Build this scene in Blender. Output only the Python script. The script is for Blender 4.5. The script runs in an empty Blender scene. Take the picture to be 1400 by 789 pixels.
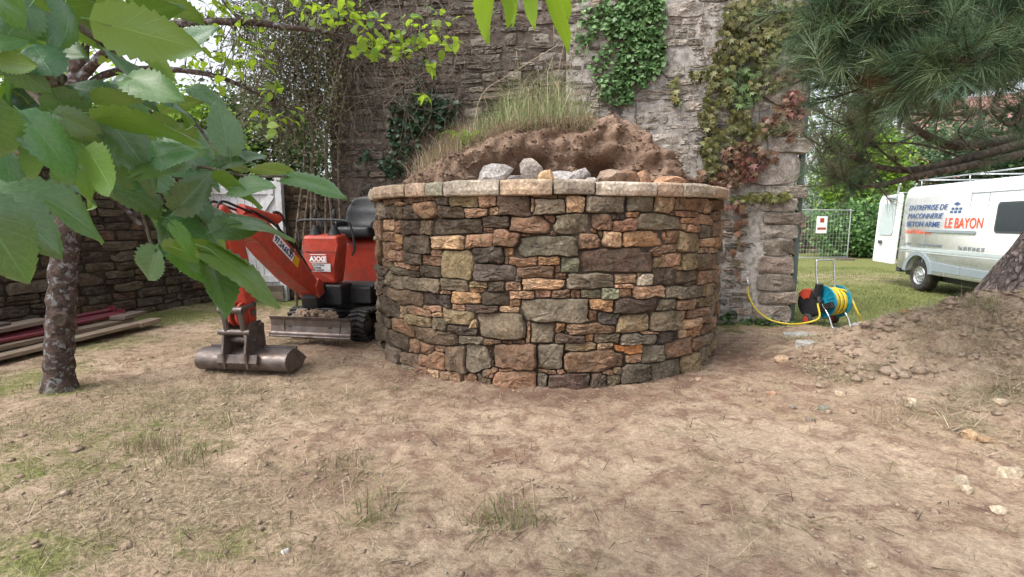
import bpy, bmesh, math, random
import numpy as np
from mathutils import Vector, Matrix, noise as mnoise
R_ = math.radians
rnd = random.Random(7)
rng = np.random.default_rng(7)
scene = bpy.context.scene
COL = scene.collection

# ---------------------------------------------------------------- camera, world, sun, exposure
H = 1.5                      # camera height above the ground
F = 712.0                    # focal length in photo pixels (photo 1400 x 789)
TH = math.atan(94.0 / F)     # pitched down
cam_d = bpy.data.cameras.new('camera')
cam = bpy.data.objects.new('camera', cam_d); COL.objects.link(cam)
cam.location = (0, 0, H); cam.rotation_euler = (math.pi / 2 - TH, 0, 0)
cam_d.sensor_width = 36; cam_d.lens = 36 * F / 1400
cam_d.clip_start = 0.05; cam_d.clip_end = 800
scene.camera = cam

SUN_EL, SUN_AZ = R_(54), R_(-120)     # azimuth: from +Y towards +X
w = bpy.data.worlds.new('World'); scene.world = w; w.use_nodes = True
nt = w.node_tree
bg = nt.nodes['Background']; bg.inputs['Strength'].default_value = 0.12
sky = nt.nodes.new('ShaderNodeTexSky'); sky.sky_type = 'NISHITA'; sky.sun_disc = False
sky.sun_elevation = SUN_EL; sky.sun_rotation = SUN_AZ
sky.air_density = 1.0; sky.dust_density = 4.0; sky.ozone_density = 1.0
hs = nt.nodes.new('ShaderNodeHueSaturation'); hs.inputs['Saturation'].default_value = 0.28
hs.inputs['Value'].default_value = 1.5
nt.links.new(sky.outputs[0], hs.inputs['Color']); nt.links.new(hs.outputs[0], bg.inputs['Color'])
sl = bpy.data.lights.new('sun', 'SUN'); sl.energy = 1.4; sl.angle = R_(30); sl.color = (1.0, 0.955, 0.89)
so = bpy.data.objects.new('sun', sl); COL.objects.link(so)
sd = Vector((math.sin(SUN_AZ) * math.cos(SUN_EL), math.cos(SUN_AZ) * math.cos(SUN_EL), math.sin(SUN_EL)))
so.rotation_euler = sd.to_track_quat('Z', 'Y').to_euler()
scene.view_settings.view_transform = 'Standard'; scene.view_settings.look = 'None'
scene.view_settings.exposure = 0.95; scene.view_settings.gamma = 1.0
try:
    scene.cycles.use_denoising = True
    scene.cycles.max_bounces = 6; scene.cycles.transparent_max_bounces = 12
except Exception: pass

# ---------------------------------------------------------------- helpers: projection
CT, ST = math.cos(TH), math.sin(TH)
def ray(px, py):
    a, v = (px - 700) / F, (394.5 - py) / F
    return Vector((a, CT + v * ST, v * CT - ST))
def atY(px, py, Y):
    d = ray(px, py); return Vector((0, 0, H)) + d * (Y / d.y)
def atZ(px, py, z=0.0):
    d = ray(px, py); return Vector((0, 0, H)) + d * ((z - H) / d.z)
def atD(px, py, D):
    d = ray(px, py); return Vector((0, 0, H)) + d.normalized() * D
def topx(p):
    x, y, z = p[0], p[1], p[2] - H
    dep = y * CT - z * ST
    return 700 + F * x / dep, 394.5 - F * (y * ST + z * CT) / dep

def lin(c):
    if isinstance(c, str): c = tuple(int(c[i:i + 2], 16) / 255 for i in (0, 2, 4))
    return tuple((x / 12.92 if x <= 0.04045 else ((x + 0.055) / 1.055) ** 2.4) for x in c)

# ---------------------------------------------------------------- helpers: objects
def tag(o, label=None, cat=None, group=None, kind=None):
    if label: o['label'] = label
    if cat: o['category'] = cat
    if group: o['group'] = group
    if kind: o['kind'] = kind
    return o
def empty(name, loc=(0, 0, 0), rz=0.0, label=None, cat=None, group=None):
    o = bpy.data.objects.new(name, None); COL.objects.link(o)
    o.location = loc; o.rotation_euler = (0, 0, rz); o.empty_display_size = 0.1
    return tag(o, label, cat, group)
def link(name, me, parent=None, loc=None):
    o = bpy.data.objects.new(name, me); COL.objects.link(o)
    if parent is not None: o.parent = parent
    if loc is not None: o.location = loc
    return o
def copy_tree(o, parent=None):
    c = o.copy(); COL.objects.link(c)
    if parent is not None:
        c.parent = parent
    for ch in o.children: copy_tree(ch, c)
    return c
def np_mesh(name, V, Fc, mat=None, smooth=False, col=None, uv=None):
    """V (n,3); Fc (m,3) or (m,4) int array"""
    me = bpy.data.meshes.new(name)
    V = np.asarray(V, np.float32); Fc = np.asarray(Fc, np.int32)
    n, k = Fc.shape
    me.vertices.add(len(V)); me.vertices.foreach_set('co', V.ravel())
    me.loops.add(n * k); me.loops.foreach_set('vertex_index', Fc.ravel())
    me.polygons.add(n); me.polygons.foreach_set('loop_start', np.arange(0, n * k, k, dtype=np.int32))
    me.polygons.foreach_set('loop_total', np.full(n, k, np.int32))
    if smooth: me.polygons.foreach_set('use_smooth', np.ones(n, bool))
    me.update(calc_edges=True)
    if col is not None:
        c4 = np.ones((len(V), 4), np.float32); c4[:, :3] = col
        a = me.color_attributes.new('Col', 'FLOAT_COLOR', 'POINT'); a.data.foreach_set('color', c4.ravel())
    if mat is not None: me.materials.append(mat)
    return me

class MB:
    """collects shapes into one mesh"""
    def __init__(s): s.v = []; s.f = []; s.cols = None
    def add(s, V, Fs):
        b = len(s.v); s.v += [tuple(p) for p in V]; s.f += [tuple(i + b for i in f) for f in Fs]
    def box(s, c, d, rot=None, taper=1.0):
        x, y, z = d[0] / 2, d[1] / 2, d[2] / 2
        P = [Vector((sx * x * (taper if sz > 0 else 1), sy * y * (taper if sz > 0 else 1), sz * z)) for sz in (-1, 1) for sy in (-1, 1) for sx in (-1, 1)]
        if rot is not None: P = [rot @ p for p in P]
        s.add([p + Vector(c) for p in P], [(0, 2, 3, 1), (4, 5, 7, 6), (0, 1, 5, 4), (2, 6, 7, 3), (0, 4, 6, 2), (1, 3, 7, 5)])
        return s
    def tube(s, pts, r, seg=8, cap=True, jit=0.0):
        pts = [Vector(p) for p in pts]; n = len(pts)
        rs = list(r) if hasattr(r, '__len__') else [r] * n
        V = []; up = None
        for i, p in enumerate(pts):
            t = (pts[min(i + 1, n - 1)] - pts[max(i - 1, 0)])
            if t.length < 1e-9: t = Vector((0, 0, 1))
            t.normalize()
            if up is None: up = t.orthogonal().normalized()
            up = (up - t * up.dot(t))
            if up.length < 1e-6: up = t.orthogonal()
            up.normalize(); b = t.cross(up)
            for k in range(seg):
                a = 2 * math.pi * k / seg
                rr = rs[i] * (1 + (rnd.uniform(-jit, jit) if jit else 0))
                V.append(p + (up * math.cos(a) + b * math.sin(a)) * rr)
        Fs = [(i * seg + k, i * seg + (k + 1) % seg, (i + 1) * seg + (k + 1) % seg, (i + 1) * seg + k) for i in range(n - 1) for k in range(seg)]
        if cap: Fs += [tuple(range(seg))[::-1], tuple((n - 1) * seg + k for k in range(seg))]
        s.add(V, Fs); return s
    def lathe(s, c, axis, prof, seg=24):
        """prof: list of (radius, offset along axis)"""
        ax = Vector(axis).normalized(); u = ax.orthogonal().normalized(); v = ax.cross(u); c = Vector(c)
        V = []; n = len(prof)
        for r, h in prof:
            for k in range(seg):
                a = 2 * math.pi * k / seg
                V.append(c + ax * h + (u * math.cos(a) + v * math.sin(a)) * max(r, 1e-4))
        Fs = [(i * seg + k, i * seg + (k + 1) % seg, (i + 1) * seg + (k + 1) % seg, (i + 1) * seg + k) for i in range(n - 1) for k in range(seg)]
        s.add(V, Fs); return s
    def prism(s, poly, e, fn):
        """poly 2-D outline (a,b), extruded from e[0] to e[1]; fn(a,b,c)->xyz"""
        n = len(poly)
        V = [fn(a, b, e[0]) for a, b in poly] + [fn(a, b, e[1]) for a, b in poly]
        Fs = [(i, (i + 1) % n, n + (i + 1) % n, n + i) for i in range(n)] + [tuple(range(n))[::-1], tuple(range(n, 2 * n))]
        s.add(V, Fs); return s
    def build(s, name, mat, parent=None, smooth=False, bevel=0.0, loc=None, seg=2, fix=True):
        me = bpy.data.meshes.new(name); me.from_pydata(s.v, [], s.f); me.update()
        if fix:
            bm = bmesh.new(); bm.from_mesh(me); bmesh.ops.recalc_face_normals(bm, faces=bm.faces); bm.to_mesh(me); bm.free()
        if mat is not None: me.materials.append(mat)
        if smooth:
            for p in me.polygons: p.use_smooth = True
        o = link(name, me, parent, loc)
        if smooth == 'auto':
            m = o.modifiers.new('edges', 'EDGE_SPLIT'); m.split_angle = R_(38)
        if bevel:
            b = o.modifiers.new('bevel', 'BEVEL'); b.width = bevel; b.segments = seg; b.limit_method = 'ANGLE'; b.angle_limit = R_(35)
        return o
def smooth_path(P, n=8):
    P = [Vector(p) for p in P]; out = []
    Q = [P[0] * 2 - P[1]] + P + [P[-1] * 2 - P[-2]]
    for i in range(1, len(Q) - 2):
        a, b, c, d = Q[i - 1:i + 3]
        for k in range(n):
            t = k / n
            out.append(0.5 * ((2 * b) + (c - a) * t + (2 * a - 5 * b + 4 * c - d) * t * t + (3 * b - a - 3 * c + d) * t ** 3))
    out.append(P[-1]); return out
def text(name, body, size, mat, parent, M, bold=0.0, shear=0.0, align='LEFT', sx=1.0, ext=0.0012):
    cu = bpy.data.curves.new(name, 'FONT'); cu.body = body; cu.size = size; cu.extrude = ext; cu.offset = bold; cu.shear = shear
    cu.align_x = align; cu.resolution_u = 3
    t = bpy.data.objects.new('tmp', cu); COL.objects.link(t)
    bpy.context.view_layer.update()
    me = bpy.data.meshes.new_from_object(t.evaluated_get(bpy.context.evaluated_depsgraph_get()))
    bpy.data.objects.remove(t)
    me.materials.clear(); me.materials.append(mat)
    o = link(name, me, parent); o.matrix_local = M @ Matrix.Diagonal((sx, 1, 1, 1))
    return o
def frame(o, x, y, z=None):
    x = Vector(x).normalized(); y = Vector(y); y = (y - x * y.dot(x)).normalized(); z = x.cross(y)
    return Matrix(((x.x, y.x, z.x, o[0]), (x.y, y.y, z.y, o[1]), (x.z, y.z, z.z, o[2]), (0, 0, 0, 1)))

# numpy value noise
def vnoise2(x, y, seed=0):
    x = np.asarray(x, np.float64); y = np.asarray(y, np.float64)
    xi = np.floor(x).astype(np.int64); yi = np.floor(y).astype(np.int64); fx = x - xi; fy = y - yi
    fx = fx * fx * (3 - 2 * fx); fy = fy * fy * (3 - 2 * fy)
    def h(a, b):
        n = (a * 374761393 + b * 668265263 + seed * 974634777) & 0x7fffffff
        n = ((n ^ (n >> 13)) * 1274126177) & 0x7fffffff
        n = n ^ (n >> 16)
        return (n & 0xffff) / 65535.0
    return (h(xi, yi) * (1 - fx) + h(xi + 1, yi) * fx) * (1 - fy) + (h(xi, yi + 1) * (1 - fx) + h(xi + 1, yi + 1) * fx) * fy
def fbm(x, y, oct=4, seed=0, gain=0.5):
    a, s, tot = 1.0, 0.0, 0.0
    for o in range(oct):
        s = s + a * vnoise2(x * 2 ** o + 17.3 * o, y * 2 ** o - 9.1 * o, seed + o); tot += a; a *= gain
    return s / tot

# ---------------------------------------------------------------- helpers: materials
class NT:
    def __init__(s, name):
        s.m = bpy.data.materials.new(name); s.m.use_nodes = True; s.t = s.m.node_tree
        s.b = s.t.nodes['Principled BSDF']; s.out = s.t.nodes['Material Output']
    def n(s, ty, **kw):
        nd = s.t.nodes.new(ty)
        for k, v in kw.items():
            if k.startswith('_'): setattr(nd, k[1:], v)
        return nd
    def set(s, nd, key, v):
        if hasattr(v, 'is_output') or isinstance(v, bpy.types.NodeSocket): s.t.links.new(v, nd.inputs[key])
        else:
            if isinstance(v, tuple) and len(v) == 3 and nd.inputs[key].type == 'RGBA': v = v + (1,)
            nd.inputs[key].default_value = v
    def noise(s, scale, detail=4, rough=0.55, vec=None, dist=0.0):
        nd = s.n('ShaderNodeTexNoise'); s.set(nd, 'Scale', scale); s.set(nd, 'Detail', detail); s.set(nd, 'Roughness', rough); s.set(nd, 'Distortion', dist)
        if vec is not None: s.set(nd, 'Vector', vec)
        return nd.outputs['Fac']
    def voro(s, scale, vec=None, feat='F1', out='Distance'):
        nd = s.n('ShaderNodeTexVoronoi'); nd.feature = feat; s.set(nd, 'Scale', scale)
        if vec is not None: s.set(nd, 'Vector', vec)
        return nd.outputs[out]
    def ramp(s, fac, a, b, lo=0.0, hi=1.0):
        nd = s.n('ShaderNodeMapRange'); nd.interpolation_type = 'SMOOTHSTEP'
        s.set(nd, 'Value', fac); s.set(nd, 'From Min', a); s.set(nd, 'From Max', b); s.set(nd, 'To Min', lo); s.set(nd, 'To Max', hi)
        return nd.outputs[0]
    def mix(s, fac, a, b, mode='MIX'):
        nd = s.n('ShaderNodeMix'); nd.data_type = 'RGBA'; nd.blend_type = mode; nd.clamp_factor = True
        for k, v in ((0, fac), (6, a), (7, b)):
            if isinstance(v, bpy.types.NodeSocket): s.t.links.new(v, nd.inputs[k])
            else: nd.inputs[k].default_value = v if not (isinstance(v, tuple) and len(v) == 3) else v + (1,)
        return nd.outputs[2]
    def math(s, op, a, b=0.0):
        nd = s.n('ShaderNodeMath'); nd.operation = op
        for k, v in ((0, a), (1, b)):
            if isinstance(v, bpy.types.NodeSocket): s.t.links.new(v, nd.inputs[k])
            else: nd.inputs[k].default_value = v
        return nd.outputs[0]
    def scale(s, col, fac):
        """colour times a scalar socket"""
        nd = s.n('ShaderNodeVectorMath'); nd.operation = 'SCALE'
        if isinstance(col, bpy.types.NodeSocket): s.t.links.new(col, nd.inputs[0])
        else: nd.inputs[0].default_value = col
        if isinstance(fac, bpy.types.NodeSocket): s.t.links.new(fac, nd.inputs['Scale'])
        else: nd.inputs['Scale'].default_value = fac
        return nd.outputs[0]
    def obj_vec(s, amt=37.0):
        tc = s.n('ShaderNodeTexCoord'); oi = s.n('ShaderNodeObjectInfo')
        cv = s.n('ShaderNodeCombineXYZ'); r = s.math('MULTIPLY', oi.outputs['Random'], amt)
        s.set(cv, 'X', r); s.set(cv, 'Y', r); s.set(cv, 'Z', r)
        ad = s.n('ShaderNodeVectorMath'); ad.operation = 'ADD'
        s.t.links.new(tc.outputs['Object'], ad.inputs[0]); s.t.links.new(cv.outputs[0], ad.inputs[1])
        return ad.outputs[0], oi
    def bump(s, h, strength=0.5, dist=0.02, normal=None):
        nd = s.n('ShaderNodeBump'); s.set(nd, 'Strength', strength); s.set(nd, 'Distance', dist); s.set(nd, 'Height', h)
        if normal is not None: s.set(nd, 'Normal', normal)
        return nd.outputs[0]
    def fin(s, col=None, rough=None, nrm=None, metal=None, spec=None, **kw):
        for k, v in (('Base Color', col), ('Roughness', rough), ('Normal', nrm), ('Metallic', metal), ('Specular IOR Level', spec)):
            if v is not None: s.set(s.b, k, v)
        for k, v in kw.items(): s.set(s.b, k.replace('_', ' '), v)
        return s.m
def geo_vec(q):
    return q.n('ShaderNodeTexCoord').outputs['Object']
def wpos(q):
    return q.n('ShaderNodeNewGeometry').outputs['Position']

def make_stone(name, rough=0.9, lichen=0.5, dark=0.6, bump=0.7, moss=0.3):
    q = NT(name); v, oi = q.obj_vec()
    c = oi.outputs['Color']
    big = q.noise(5.0, 5, 0.6, v, 0.4); fine = q.noise(42, 6, 0.7, v); sp = q.noise(160, 3, 0.6, v)
    c = q.scale(c, q.ramp(big, 0.28, 0.72, 0.62, 1.30))
    c = q.scale(c, q.ramp(fine, 0.25, 0.75, 0.50, 1.50))
    c = q.scale(c, q.ramp(sp, 0.3, 0.7, 0.82, 1.2))
    warm = q.ramp(q.noise(9, 3, 0.5, v, 0.8), 0.52, 0.72)
    c = q.mix(q.math('MULTIPLY', warm, 0.22), c, q.mix(1.0, c, (1.15, 0.90, 0.68), 'MULTIPLY'))
    grey = q.ramp(q.noise(8, 5, 0.65, v, 0.6), 0.42, 0.66)
    c = q.mix(q.math('MULTIPLY', grey, 0.40), c, (0.165, 0.138, 0.105))
    ds = q.ramp(q.noise(7.5, 6, 0.68, v, 1.0), 0.54, 0.70)
    c = q.mix(q.math('MULTIPLY', ds, dark), c, (0.035, 0.030, 0.026))
    ms = q.ramp(q.noise(6.0, 5, 0.7, v, 0.5), 0.56, 0.72)
    c = q.mix(q.math('MULTIPLY', ms, moss), c, (0.115, 0.125, 0.058))
    ls = q.ramp(q.noise(24, 4, 0.65, v, 0.3), 0.63, 0.70)
    c = q.mix(q.math('MULTIPLY', ls, lichen), c, (0.42, 0.41, 0.34))
    h = q.math('ADD', q.math('MULTIPLY', q.noise(14, 9, 0.72, v, 0.4), 1.5), q.math('MULTIPLY', q.voro(26, v), 0.45))
    return q.fin(c, rough, q.bump(h, bump, 0.022), spec=0.2)
def make_plain(name, col, rough=0.6, metal=0.0, var=0.15, sc=12.0, bump=0.0, dirt=None, dirt_amt=0.0, spec=0.5, **kw):
    q = NT(name); v, oi = q.obj_vec()
    f = q.ramp(q.noise(sc, 5, 0.6, v), 0.25, 0.75, 1 - var, 1 + var)
    c = q.scale(tuple(col), f)
    if dirt is not None:
        c = q.mix(q.math('MULTIPLY', q.ramp(q.noise(sc * 0.6, 6, 0.7, v, 0.5), 0.45, 0.68), dirt_amt), c, tuple(dirt))
    n = q.bump(q.noise(sc * 4, 5, 0.6, v), bump, 0.01) if bump else None
    r = q.ramp(q.noise(sc * 1.7, 4, 0.6, v), 0.3, 0.7, max(rough - 0.12, 0.03), min(rough + 0.12, 1))
    return q.fin(c, r, n, metal, spec, **kw)
def make_colattr(name, rough=0.8, trans=0.0, spec=0.2, var=0.1):
    q = NT(name); at = q.n('ShaderNodeAttribute'); at.attribute_name = 'Col'
    c = at.outputs['Color']
    q.fin(c, rough, spec=spec)
    if trans:
        tr = q.n('ShaderNodeBsdfTranslucent'); q.t.links.new(c, tr.inputs['Color'])
        mx = q.n('ShaderNodeMixShader'); mx.inputs[0].default_value = trans
        q.t.links.new(q.b.outputs[0], mx.inputs[1]); q.t.links.new(tr.outputs[0], mx.inputs[2]); q.t.links.new(mx.outputs[0], q.out.inputs['Surface'])
    return q.m
def make_leaf(name, top, under, trans_col, rough=0.38, trans=0.35, vein=0.5, spec=0.5, coat=0.0):
    q = NT(name)
    oi = q.n('ShaderNodeObjectInfo')
    uv = q.n('ShaderNodeUVMap'); sx = q.n('ShaderNodeSeparateXYZ'); q.t.links.new(uv.outputs[0], sx.inputs[0])
    s = q.math('ABSOLUTE', q.math('SUBTRACT', sx.outputs[0], 0.5)); t = sx.outputs[1]
    # side veins run obliquely off the midrib
    ph = q.math('SUBTRACT', q.math('MULTIPLY', t, 6.5), q.math('MULTIPLY', s, 5.0))
    fr = q.math('ABSOLUTE', q.math('SUBTRACT', q.math('FRACT', ph), 0.5))
    sv = q.ramp(fr, 0.0, 0.06, 1.0, 0.0); mv = q.ramp(s, 0.008, 0.022, 1.0, 0.0)
    vn = q.math('MAXIMUM', q.math('MULTIPLY', sv, 0.7), mv)
    tc = q.n('ShaderNodeTexCoord')
    nz = q.noise(18, 4, 0.6, tc.outputs['Object'])
    hsv = q.n('ShaderNodeHueSaturation'); q.set(hsv, 'Color', top)
    q.set(hsv, 'Hue', q.ramp(oi.outputs['Random'], 0, 1, 0.475, 0.525)); q.set(hsv, 'Value', q.ramp(q.math('FRACT', q.math('MULTIPLY', oi.outputs['Random'], 7.31)), 0, 1, 0.72, 1.3))
    ct = q.scale(hsv.outputs[0], q.ramp(nz, 0.3, 0.7, 0.8, 1.2))
    g = q.n('ShaderNodeNewGeometry')
    ct = q.mix(q.math('MULTIPLY', vn, vein), ct, tuple(min(1, x * 1.9 + 0.02) for x in top))
    cu = q.mix(q.math('MULTIPLY', vn, vein), under, tuple(min(1, x * 1.7) for x in under))
    c = q.mix(g.outputs['Backfacing'], ct, cu)
    hgt = q.math('ADD', q.math('MULTIPLY', vn, -0.6), q.math('MULTIPLY', nz, 0.5))
    nr = q.bump(hgt, 0.35, 0.004)
    q.fin(c, rough, nr, spec=spec); q.b.inputs['Coat Weight'].default_value = coat; q.b.inputs['Coat Roughness'].default_value = 0.30; q.b.inputs['Coat IOR'].default_value = 1.75
    tr = q.n('ShaderNodeBsdfTranslucent'); q.set(tr, 'Color', q.mix(q.math('MULTIPLY', vn, 0.5), trans_col, tuple(x * 0.55 for x in trans_col)))
    mx = q.n('ShaderNodeMixShader'); mx.inputs[0].default_value = trans
    q.t.links.new(q.b.outputs[0], mx.inputs[1]); q.t.links.new(tr.outputs[0], mx.inputs[2]); q.t.links.new(mx.outputs[0], q.out.inputs['Surface'])
    return q.m

M = {}
M['stone'] = make_stone('rubble_stone', lichen=0.30, dark=0.72, moss=0.30, bump=0.85)
M['wallstone'] = make_stone('old_wall_stone', lichen=0.5, dark=0.35, moss=0.12)
M['darkstone'] = make_stone('dark_wall_stone', lichen=0.12, dark=0.6, moss=0.5)  # dark mossy stone of the garden, low and boundary walls
M['rock'] = make_stone('quarry_rock', lichen=0.15, dark=0.15, moss=0.05, bump=0.5)
def mortar(name, c):
    q = NT(name); v = wpos(q)
    col = q.scale(c, q.ramp(q.noise(14, 6, 0.65, v), 0.3, 0.7, 0.6, 1.35))
    return q.fin(col, 0.95, q.bump(q.noise(55, 6, 0.7, v), 0.8, 0.02), spec=0.1)
M['joint'] = mortar('joint_earth', (0.062, 0.047, 0.036))
M['mortar'] = mortar('lime_mortar', (0.355, 0.33, 0.305))
M['mortar2'] = mortar('weathered_mortar', (0.105, 0.085, 0.072))
M['darkmortar'] = mortar('dark_mortar', (0.05, 0.04, 0.03))
M['red'] = make_plain('red_paint', lin('b5412f'), 0.45, var=0.16, dirt=(0.16, 0.085, 0.06), dirt_amt=0.6, bump=0.12)
M['black'] = make_plain('black_plastic', (0.018, 0.018, 0.02), 0.55, var=0.3, bump=0.1)
M['rubber'] = make_plain('rubber', (0.022, 0.022, 0.022), 0.8, var=0.3, bump=0.3, dirt=(0.13, 0.10, 0.075), dirt_amt=0.45)
M['steel'] = make_plain('worn_steel', (0.15, 0.125, 0.115), 0.45, 0.55, var=0.3, bump=0.2, dirt=(0.10, 0.06, 0.04), dirt_amt=0.7)
M['chrome'] = make_plain('bright_tube', (0.62, 0.63, 0.65), 0.25, 0.9, var=0.08)
M['white'] = make_plain('white_paint', (0.84, 0.845, 0.85), 0.3, var=0.03, sc=3)
M['whitewood'] = make_plain('white_boards', (0.62, 0.63, 0.66), 0.6, var=0.1, bump=0.1, dirt=(0.3, 0.3, 0.27), dirt_amt=0.4)
M['glass'] = make_plain('tinted_glass', (0.03, 0.04, 0.045), 0.06, var=0.1)
M['greytrim'] = make_plain('grey_trim', lin('8b979c'), 0.5, var=0.05)
M['darktrim'] = make_plain('dark_trim', (0.05, 0.06, 0.065), 0.6, var=0.1)
M['inkblue'] = make_plain('blue_print', lin('3c5a8c'), 0.5, var=0.12, sc=25)
M['inkorange'] = make_plain('orange_print', lin('ee5a35'), 0.5, var=0.1, sc=25)
M['inkgrey'] = make_plain('grey_print', lin('6f7a80'), 0.5, var=0.1)
M['stripe'] = make_plain('grey_stripe', lin('b9c4c6'), 0.5, var=0.05)
M['navy'] = make_plain('navy_print', lin('1d2a66'), 0.5, var=0.1)
M['yellow'] = make_plain('yellow_sticker', lin('d9a821'), 0.5, var=0.1)
M['hose'] = make_plain('yellow_hose', lin('c9b332'), 0.45, var=0.1)
M['teal'] = make_plain('teal_plastic', lin('157f99'), 0.4, var=0.08)
M['redplastic'] = make_plain('red_plastic', lin('a8402c'), 0.5, var=0.1)
M['galv'] = make_plain('galvanised', (0.52, 0.54, 0.56), 0.4, 0.7, var=0.12)
M['postgreen'] = make_plain('green_grey_paint', lin('5b6d68'), 0.5, var=0.1, dirt=(0.15, 0.15, 0.13), dirt_amt=0.3)
M['maroon'] = make_plain('maroon_paint', lin('6e2733'), 0.5, var=0.15, dirt=(0.10, 0.06, 0.05), dirt_amt=0.5)
M['roof'] = make_plain('pale_sheet', (0.66, 0.68, 0.72), 0.5, var=0.06)
M['paper'] = make_plain('paper', (0.70, 0.62, 0.62), 0.7, var=0.1)
M['brickhouse'] = make_plain('pink_render', lin('c58a80'), 0.8, var=0.1)
M['rooftile'] = make_plain('roof_tile', lin('96706a'), 0.8, var=0.2)
M['seat'] = make_plain('seat_vinyl', (0.017, 0.018, 0.021), 0.45, var=0.2, bump=0.08)
def wood(name, c):
    q = NT(name); v, oi = q.obj_vec()
    st = q.n('ShaderNodeMapping'); q.t.links.new(v, st.inputs[0]); st.inputs['Scale'].default_value = (1.2, 22, 22)
    g = q.noise(4, 5, 0.6, st.outputs[0], 0.4)
    col = q.scale(tuple(c), q.ramp(g, 0.3, 0.7, 0.6, 1.3))
    col = q.scale(col, q.ramp(oi.outputs['Random'], 0, 1, 0.75, 1.2))
    return q.fin(col, 0.8, q.bump(g, 0.4, 0.005), spec=0.2)
M['wood'] = wood('weathered_wood', (0.25, 0.195, 0.145))
M['oldwood'] = wood('grey_wood', (0.17, 0.135, 0.11))
def bark(name, c, lich, amt, ridge=0.0):
    q = NT(name); v = q.n('ShaderNodeTexCoord').outputs['Object']
    mp = q.n('ShaderNodeMapping'); q.t.links.new(v, mp.inputs[0]); mp.inputs['Scale'].default_value = (1, 1, 0.20 if ridge else 1)
    if ridge: mp.inputs['Rotation'].default_value = (0, R_(-28), 0)
    a = q.noise(14, 7, 0.65, mp.outputs[0], 0.5)
    col = q.scale(tuple(c), q.ramp(a, 0.3, 0.7, 0.45, 1.5))
    if amt:
        l1 = q.ramp(q.noise(19, 7, 0.66, v, 0.3), 0.53, 0.585); l2 = q.noise(60, 3, 0.6, v)
        col = q.mix(q.math('MULTIPLY', l1, amt), col, q.scale(tuple(lich), q.ramp(l2, 0.3, 0.7, 0.7, 1.2)))
    h = a
    if ridge:
        ad = q.n('ShaderNodeVectorMath'); ad.operation = 'ADD'; nz_ = q.n('ShaderNodeTexNoise'); q.set(nz_, 'Scale', 5.0); q.set(nz_, 'Detail', 5); q.t.links.new(mp.outputs[0], nz_.inputs['Vector'])
        sc_ = q.n('ShaderNodeVectorMath'); sc_.operation = 'SCALE'; q.t.links.new(nz_.outputs['Color'], sc_.inputs[0]); sc_.inputs['Scale'].default_value = 0.30
        q.t.links.new(mp.outputs[0], ad.inputs[0]); q.t.links.new(sc_.outputs[0], ad.inputs[1])
        vo = q.voro(13, ad.outputs[0], 'DISTANCE_TO_EDGE')
        e = q.ramp(vo, 0.0, 0.26)
        col = q.scale(col, q.ramp(e, 0, 1, 0.55, 1.05)); h = q.math('ADD', q.math('MULTIPLY', e, 1.2), q.math('MULTIPLY', a, 0.6))
    return q.fin(col, 0.92, q.bump(h, 0.9, 0.03), spec=0.15)
M['bark'] = bark('fruit_tree_bark', (0.080, 0.058, 0.050), (0.25, 0.26, 0.27), 0.75)
M['twig'] = bark('twig_bark', (0.13, 0.105, 0.08), (0.3, 0.3, 0.28), 0.4)
M['mulbark'] = bark('young_bark', (0.15, 0.125, 0.092), (0.35, 0.35, 0.33), 0.3)
M['pinebark'] = bark('pine_bark', (0.135, 0.108, 0.100), (0.3, 0.3, 0.3), 0.0, 1.0)
M['pinelimb'] = bark('pine_limb', (0.085, 0.070, 0.055), (0.3, 0.3, 0.25), 0.2)
M['mulleaf'] = make_leaf('mulberry_leaf', (0.070, 0.168, 0.066), (0.150, 0.265, 0.050), (0.17, 0.36, 0.025), 0.40, 0.18, 0.6, 0.6, 0.30)
M['mulmid'] = make_leaf('fresh_mulberry_leaf', (0.080, 0.190, 0.050), (0.15, 0.27, 0.05), (0.22, 0.42, 0.03), 0.40, 0.25, 0.5, 0.5, 0.5)
M['mullime'] = make_leaf('young_mulberry_leaf', (0.20, 0.36, 0.05), (0.26, 0.42, 0.06), (0.42, 0.66, 0.03), 0.4, 0.5)
M['fruitleaf'] = make_leaf('fruit_tree_leaf', (0.13, 0.23, 0.035), (0.20, 0.30, 0.06), (0.42, 0.60, 0.04), 0.5, 0.5, 0.2)
M['leaf_attr'] = make_colattr('foliage', 0.55, 0.35, 0.35)
M['ivy_attr'] = make_colattr('ivy_foliage', 0.45, 0.12, 0.4)
M['grass_attr'] = make_colattr('grass_blades', 0.7, 0.25, 0.2)
M['needle_attr'] = make_colattr('pine_needles', 0.5, 0.15, 0.35)
def creeper():
    q = NT('creeper_leaf'); oi = q.n('ShaderNodeObjectInfo'); tc = q.n('ShaderNodeTexCoord')
    c = q.scale(oi.outputs['Color'], q.ramp(q.noise(30, 3, 0.6, tc.outputs['Object']), 0.3, 0.7, 0.75, 1.25))
    q.fin(c, 0.45, spec=0.4)
    tr = q.n('ShaderNodeBsdfTranslucent'); q.t.links.new(c, tr.inputs[0])
    mx = q.n('ShaderNodeMixShader'); mx.inputs[0].default_value = 0.2
    q.t.links.new(q.b.outputs[0], mx.inputs[1]); q.t.links.new(tr.outputs[0], mx.inputs[2]); q.t.links.new(mx.outputs[0], q.out.inputs['Surface'])
    return q.m
M['creeper'] = creeper()
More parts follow.
